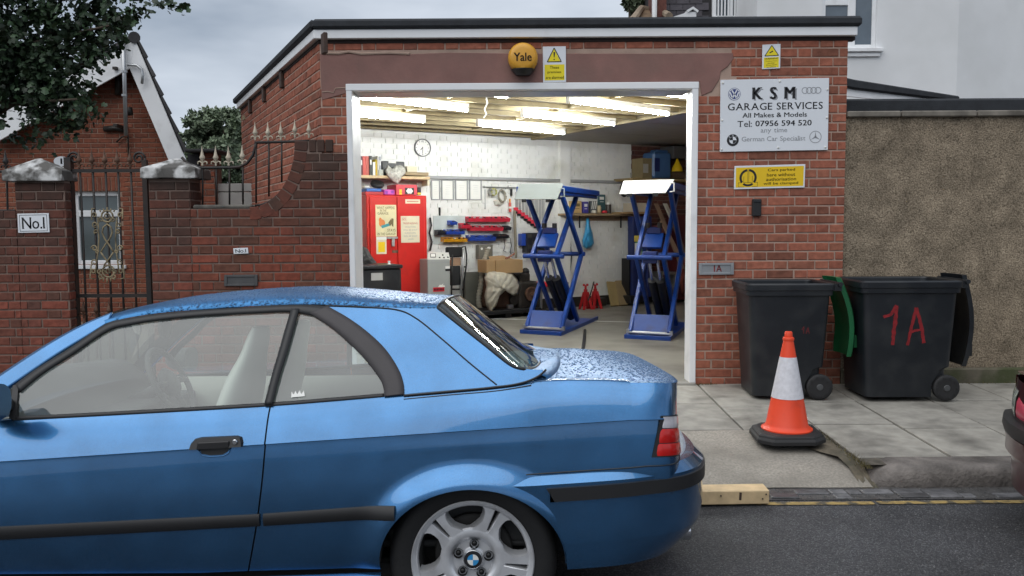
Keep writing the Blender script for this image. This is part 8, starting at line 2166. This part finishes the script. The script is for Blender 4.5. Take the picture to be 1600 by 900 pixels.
    if mark:
        # spray painted number on the near side
        def Sm(a_, b_, off=0):
            fz = b_; wd = (w_bot + (w_top-w_bot)*fz)/2; dd = (d_bot + (d_top-d_bot)*fz); return Q((a_-.5)*dd, -wd - .0015 - off, .03 + fz*(h-.03))
        g = MB()
        for pts, r_ in mark:
            P3 = []
            for q0_, q1_ in zip(pts[:-1], pts[1:]): P3 += [(q0_[0]+(q1_[0]-q0_[0])*k/8, q0_[1]+(q1_[1]-q0_[1])*k/8) for k in range(8)]
            P3.append(pts[-1]); P3 = [Sm(a_ + .006*mnoise.noise(V((a_*30, b_*30, 1))), b_ + .006*mnoise.noise(V((a_*30, b_*30, 5)))) for a_, b_ in P3]
            pr_ = [r_*(1 + .45*mnoise.noise(V((k*.5, r_*300, 0)))) for k in range(len(P3))]
            for nn in (1,):
                Lf, Rt = [], []
                for k, q_ in enumerate(P3):
                    tt = (P3[min(k+1, len(P3)-1)] - P3[max(k-1, 0)]).normalized(); sd = Wv.cross(tt).normalized()*pr_[k]; Lf.append(q_ - sd); Rt.append(q_ + sd)
                g.grid([Lf, P3, Rt])
        obj('spray_mark', g, m_spray if len(mark) > 3 else simple('faded_red_mark', (.10,.010,.012), .6), t, smooth=True)
    return t
bb1 = PZ(1232, 622, zp(6.45)); 
wheelie(V((2.11, 6.50, zp(6.5))), R(-2), .50, .62, .42, .52, .885, 'black wheelie bin with its green lid hanging open, behind the cone', m_green, 'black wheelie bins against the wall', .10,
        [([(.66,.60), (.685,.63), (.685,.565)], .0035), ([(.715,.565), (.735,.625), (.76,.565)], .0035), ([(.725,.585), (.75,.585)], .003)])
mk = [([(.335,.64), (.42,.66), (.475,.715)], .013), ([(.475,.715), (.468,.64), (.452,.55), (.44,.46)], .017), ([(.61,.46), (.635,.55), (.665,.64), (.685,.70)], .013), ([(.685,.70), (.725,.63), (.765,.55), (.79,.475)], .014), ([(.63,.545), (.70,.555), (.765,.56)], .010)]
mk = [([(a_-.13, .455 + (b_-.46)*1.36) for a_, b_ in pts], r_*.85) for pts, r_ in mk]
wheelie(V((2.995, 6.46, zp(6.46))), R(-1), .52, .715, .46, .62, .905, 'black wheelie bin sprayed with a big red 1A, lid hung open at its side', m_bin, 'black wheelie bins against the wall', .03, mk)
# ------------------------------------------------------------------ traffic cone
cc = PZ(1229, 683, zp(5.42)); cz = cc.z
t = thing('traffic_cone', 'orange traffic cone with white sleeve and black base on the pavement', 'traffic cone', cc)
m_cone = mat('cone_orange', (.80,.065,.018), .45, var=.08, dirt=(.55,.06,.03), ds=9, dthr=.66); m_sleeve = mat('reflective_sleeve', (.66,.66,.70), .35, var=.12, vs=40, bump=.2, bs=90)
def cr_(z): return .030 + (.150-.030)*(1 - (z-.05)/.66)
g = MB(); rows = []
for (s, z) in ((1,0), (1.0,.028), (.955,.033), (.93,.055), (.80,.062)):
    row = []
    for (sx, sy) in ((1,-.62), (1,.62), (.62,1), (-.62,1), (-1,.62), (-1,-.62), (-.62,-1), (.62,-1)): row.append(cc + V((sx*.232*s*1.0 + sy*.02, sy*.232*s, z)))
    rows.append(row + [row[0]])
g.grid(rows); g.poly(rows[-1][:-1]); g.poly(list(reversed(rows[0][:-1]))); obj('base', g, m_rubber, t, bevel=.006)
g = MB(); g.lathe([(.172,.060), (.172,.070), (.155,.078), (cr_(.10),.10), (cr_(.29),.29)], cc, n=36, caps=False); obj('lower_cone', g, m_cone, t, smooth=True, auto=40)
g = MB(); g.lathe([(cr_(.288)+.002,.288), (cr_(.575)+.002,.575)], cc, n=36, caps=False); obj('sleeve', g, m_sleeve, t, smooth=True)
g = MB(); g.lathe([(cr_(.573),.573), (cr_(.69),.69), (.037,.69), (.039,.705), (.035,.712), (.027,.714), (.026,.745), (.022,.752), (.008,.752), (.006,.74)], cc, n=28, caps=False); obj('upper_cone', g, m_cone, t, smooth=True, auto=40)
t.scale = (.93, .93, .915)
# ------------------------------------------------------------------ timber block at the kerb
a_ = PZ(1050, 790, .012); b_ = PZ(1202, 787.5, .012); d_ = (b_-a_); dn = d_.normalized(); s_ = V((-dn.y, dn.x, 0))
t = thing('timber_block', 'short sawn pine beam lying in the gutter as a kerb ramp', 'timber block', a_); g = MB(); g.prism([a_ - dn*.25, a_ - dn*.25 + s_*.10, a_ - dn*.25 + s_*.10 + V((0,0,.082)), a_ - dn*.25 + V((0,0,.075)), ], d_ + dn*.25); tb = obj('beam', g, m_wood, t, bevel=.004)
g = MB(); c = a_.lerp(b_, .70) + V((0,0,.045)); g.poly([c - s_*.001 + V((-.007,0,-.02)), c - s_*.001 + V((.006,0,-.022)), c - s_*.001 + V((.008,0,.02)), c - s_*.001 + V((-.005,0,.022))]); obj('knot', g, m_darkwood, tb)
g = MB()
for (f, z) in ((.50,.05), (.93,.03), (.965,.055)): g.lathe([(.004,0), (.004,.004)], a_.lerp(b_, f) + V((0,-.001,z)), (0,-1,0), 8)
obj('nail_hole', g, m_ink, tb)
# weeds and debris
rw = random.Random(17)
m_weed = mat('dry_weed', (.12,.10,.04), .8, var=.4, vs=30, rnd=.4)
g = MB()
for k in range(170):
    x, y = 2.055 + rw.gauss(0, .02), rw.uniform(4.72, 4.98) if k % 3 else rw.uniform(4.72, 5.45)
    if y > 4.98: x = 2.05 + rw.gauss(0, .008)
    c = V((x, y, zp(y) - .02)); h_ = rw.uniform(.012, .035); d_ = V((rw.uniform(-.6,.6), rw.uniform(-.6,.6), 1))*h_; w_ = V((.002,0,0)); g.add([c - w_, c + w_, c + d_], [(0,1,2)])
for k in range(500):
    x = rw.uniform(1.3, 1.7) if k % 2 else rw.uniform(2.9, 5.5); y = FY - .02 - abs(rw.gauss(0, .012)); c = V((x, y, zp(y))); h_ = rw.uniform(.006, .02); g.add([c - V((.003,0,0)), c + V((.003,0,0)), c + V((rw.uniform(-.01,.01), rw.uniform(-.01,.005), h_))], [(0,1,2)])
tag(obj('weeds', g, m_weed), kind='stuff')
m_grit = mat('road_grit', (.12,.12,.12), .8, var=.3, vs=90, rnd=.6)
g = MB()
for k in range(9000):
    x = rw.uniform(-.2, 6); y = 3.0 + 1.75*rw.random()**.8 if k % 3 else rw.uniform(4.4, 4.68); x = rw.uniform(.6, 3.9); s_ = rw.uniform(.0012, .0042)
    z0 = 0.0 if y < 4.47 else .006
    c = V((x, y, z0)); g.add([c + V((-s_,-s_*.6,0)), c + V((s_,-s_*.8,0)), c + V((s_*.2,s_,0)), c + V((0,0,s_*1.1))], [(0,1,3), (1,2,3), (2,0,3)])
tag(obj('gravel', g, m_grit), kind='stuff')
# ------------------------------------------------------------------ maroon car, its nose just in view
m_maroon = mat('maroon_paint', (.065,.011,.018), .3, metal=.4, coat=.8, var=.1); m_lampglass = mat('headlamp_glass', (.42,.45,.40), .12, coat=.5, var=.15, vs=30)
mcx = 2.45; yN, yF = 2.75, 4.33; yc2 = (yN+yF)/2
mc = thing('parked_car', 'maroon car with dark bumper whose nose just enters at the right edge', 'car', (mcx+1.9, yc2, 0))
def nosex(y, z):
    t = abs((y-yc2)/((yF-yN)/2)); return mcx + .20*t**3.2 + .16*max(0, (z-.55))**1.3 + .05*max(0, .28-z)
g = MB(); rows = []
zs_ = [.19,.22,.28,.34,.37,.375,.42,.46,.465,.50,.56,.62,.68,.73]
for j in range(33):
    t = -1 + 2*j/32; y = yc2 + (yF-yN)/2*math.sin(t*math.pi/2)*1.0; rows.append([V((nosex(y, z) - (.035 if .37 < z < .463 else 0), y, z)) for z in zs_])
g.grid(rows, flip=False)
for sgn in (-1, 1):
    yy = yc2 + sgn*(yF-yN)/2; r2 = []
    for i in range(30):
        x = nosex(yy, .5) + i*.13; za = .20
        for cx2 in (mcx + .85, mcx + 3.25):
            if abs(x-cx2) < .33: za = max(za, .30 + .32*math.sqrt(1-((x-cx2)/.33)**2))
        r2.append([V((x, yy, za)), V((x, yy - sgn*-.01, max(za, .45))), V((x, yy, .72 + .06*min(1, i/8)))])
    g.grid(r2, flip=(sgn < 0))
bon = []
for i in range(31):
    x = i*.13; bon.append([V((nosex(yc2 + (yF-yN)/2*math.sin((-1+2*j/16)*math.pi/2), .73) + x*(1 if True else 0), yc2 + (yF-yN)/2*math.sin((-1+2*j/16)*math.pi/2), .73 + .06*min(1, i/8) + .05*(1-(-1+2*j/16)**2))) for j in range(17)])
g.grid(bon, flip=True); obj('body', g, m_maroon, mc, smooth=True, auto=40)
g = MB(); rows = []
for j in range(33):
    t = -1 + 2*j/32; y = yc2 + (yF-yN)/2*math.sin(t*math.pi/2)*1.005; rows.append([V((nosex(y, z) - pr, y, z)) for z, pr in ((.47,.0), (.47,.045), (.50,.055), (.535,.05), (.54,.0))])
g.grid(rows); obj('bumper_strip', g, m_trim, mc, smooth=True, auto=40)
for sgn in (1, -1):
    def onn(t, z, pr): y = yc2 + sgn*(yF-yN)/2*math.sin(t*math.pi/2); return V((nosex(y, z) - pr, y, z))
    g = MB(); g.grid([[onn(.50 + .33*k/8, .545 + .135*j/4, .012*(1 if 0 < j < 4 else .2)) for j in range(5)] for k in range(9)], flip=(sgn < 0)); obj('headlight', g, m_lampglass, mc, smooth=True)
    g = MB(); g.grid([[onn(.33 + .15*k/6, .555 + .10*j/4*(1 - .35*(1-k/6)), .010*(1 if 0 < j < 4 else .2)) for j in range(5)] for k in range(7)], flip=(sgn < 0)); obj('indicator', g, simple('pink_red_lens', (.50,.06,.10), .25) if 'pink_red_lens' not in MATS else MATS['pink_red_lens'], mc, smooth=True)
    c = onn(.80, .455, .03); g = MB(); g.lathe([(.002,-.05), (.066,-.045), (.075,.0), (.055,.02), (.03,.012), (.001,.02)], c + V((.02,0,-.02)), (-.8,.35*sgn,0), 20); obj('fog_lamp', g, m_trim, mc, smooth=True, auto=40)
    for cx2 in (mcx + .85, mcx + 3.25):
        g = MB(); c = V((cx2, yc2 + sgn*((yF-yN)/2 - .10), .29)); g.lathe([(.10,-.08), (.26,-.09), (.29,-.05), (.29,.05), (.26,.08), (.19,.08), (.18,.05), (.05,.06)], c, (0,sgn,0), 28); obj('wheel', g, m_rubber, mc, smooth=True, auto=40)
S2 = lambda a_, b_, off=0: V((mcx - .062 - off, yc2 + .25 - .52*a_, .375 + .11*b_)); g = MB(); g.prism([S2(0,0), S2(1,0), S2(1,1), S2(0,1)], (.05,0,0)); npt = obj('number_plate', g, m_signwhite, mc); g = MB(); srect(g, S2, 0, .10, 0, 1, .001); obj('blue_band', g, simple('plate_blue', (.02,.12,.42), .4), npt)
g = MB(); x0 = mcx + 1.05; prof = [(x0-.15,.80), (x0+.55,1.32), (x0+1.9,1.36), (x0+2.55,.92)]
rows = [[V((x, yc2 - (.66 - .16*(z-.8)), z)), V((x, yc2 - .5 + .0, z+.02)), V((x, yc2, z+.04)), V((x, yc2 + .5, z+.02)), V((x, yc2 + (.66 - .16*(z-.8)), z))] for x, z in prof]; g.grid(rows)
for sgn in (0, 4): g.add([r[sgn] for r in rows] + [V((prof[-1][0], rows[-1][sgn].y, .80)), V((prof[0][0]+.1, rows[0][sgn].y, .78))], [tuple(range(6)) if sgn == 0 else tuple(reversed(range(6)))])
obj('cabin', g, simple('dark_car_glass', (.03,.035,.035), .08), mc, smooth=True, auto=30)
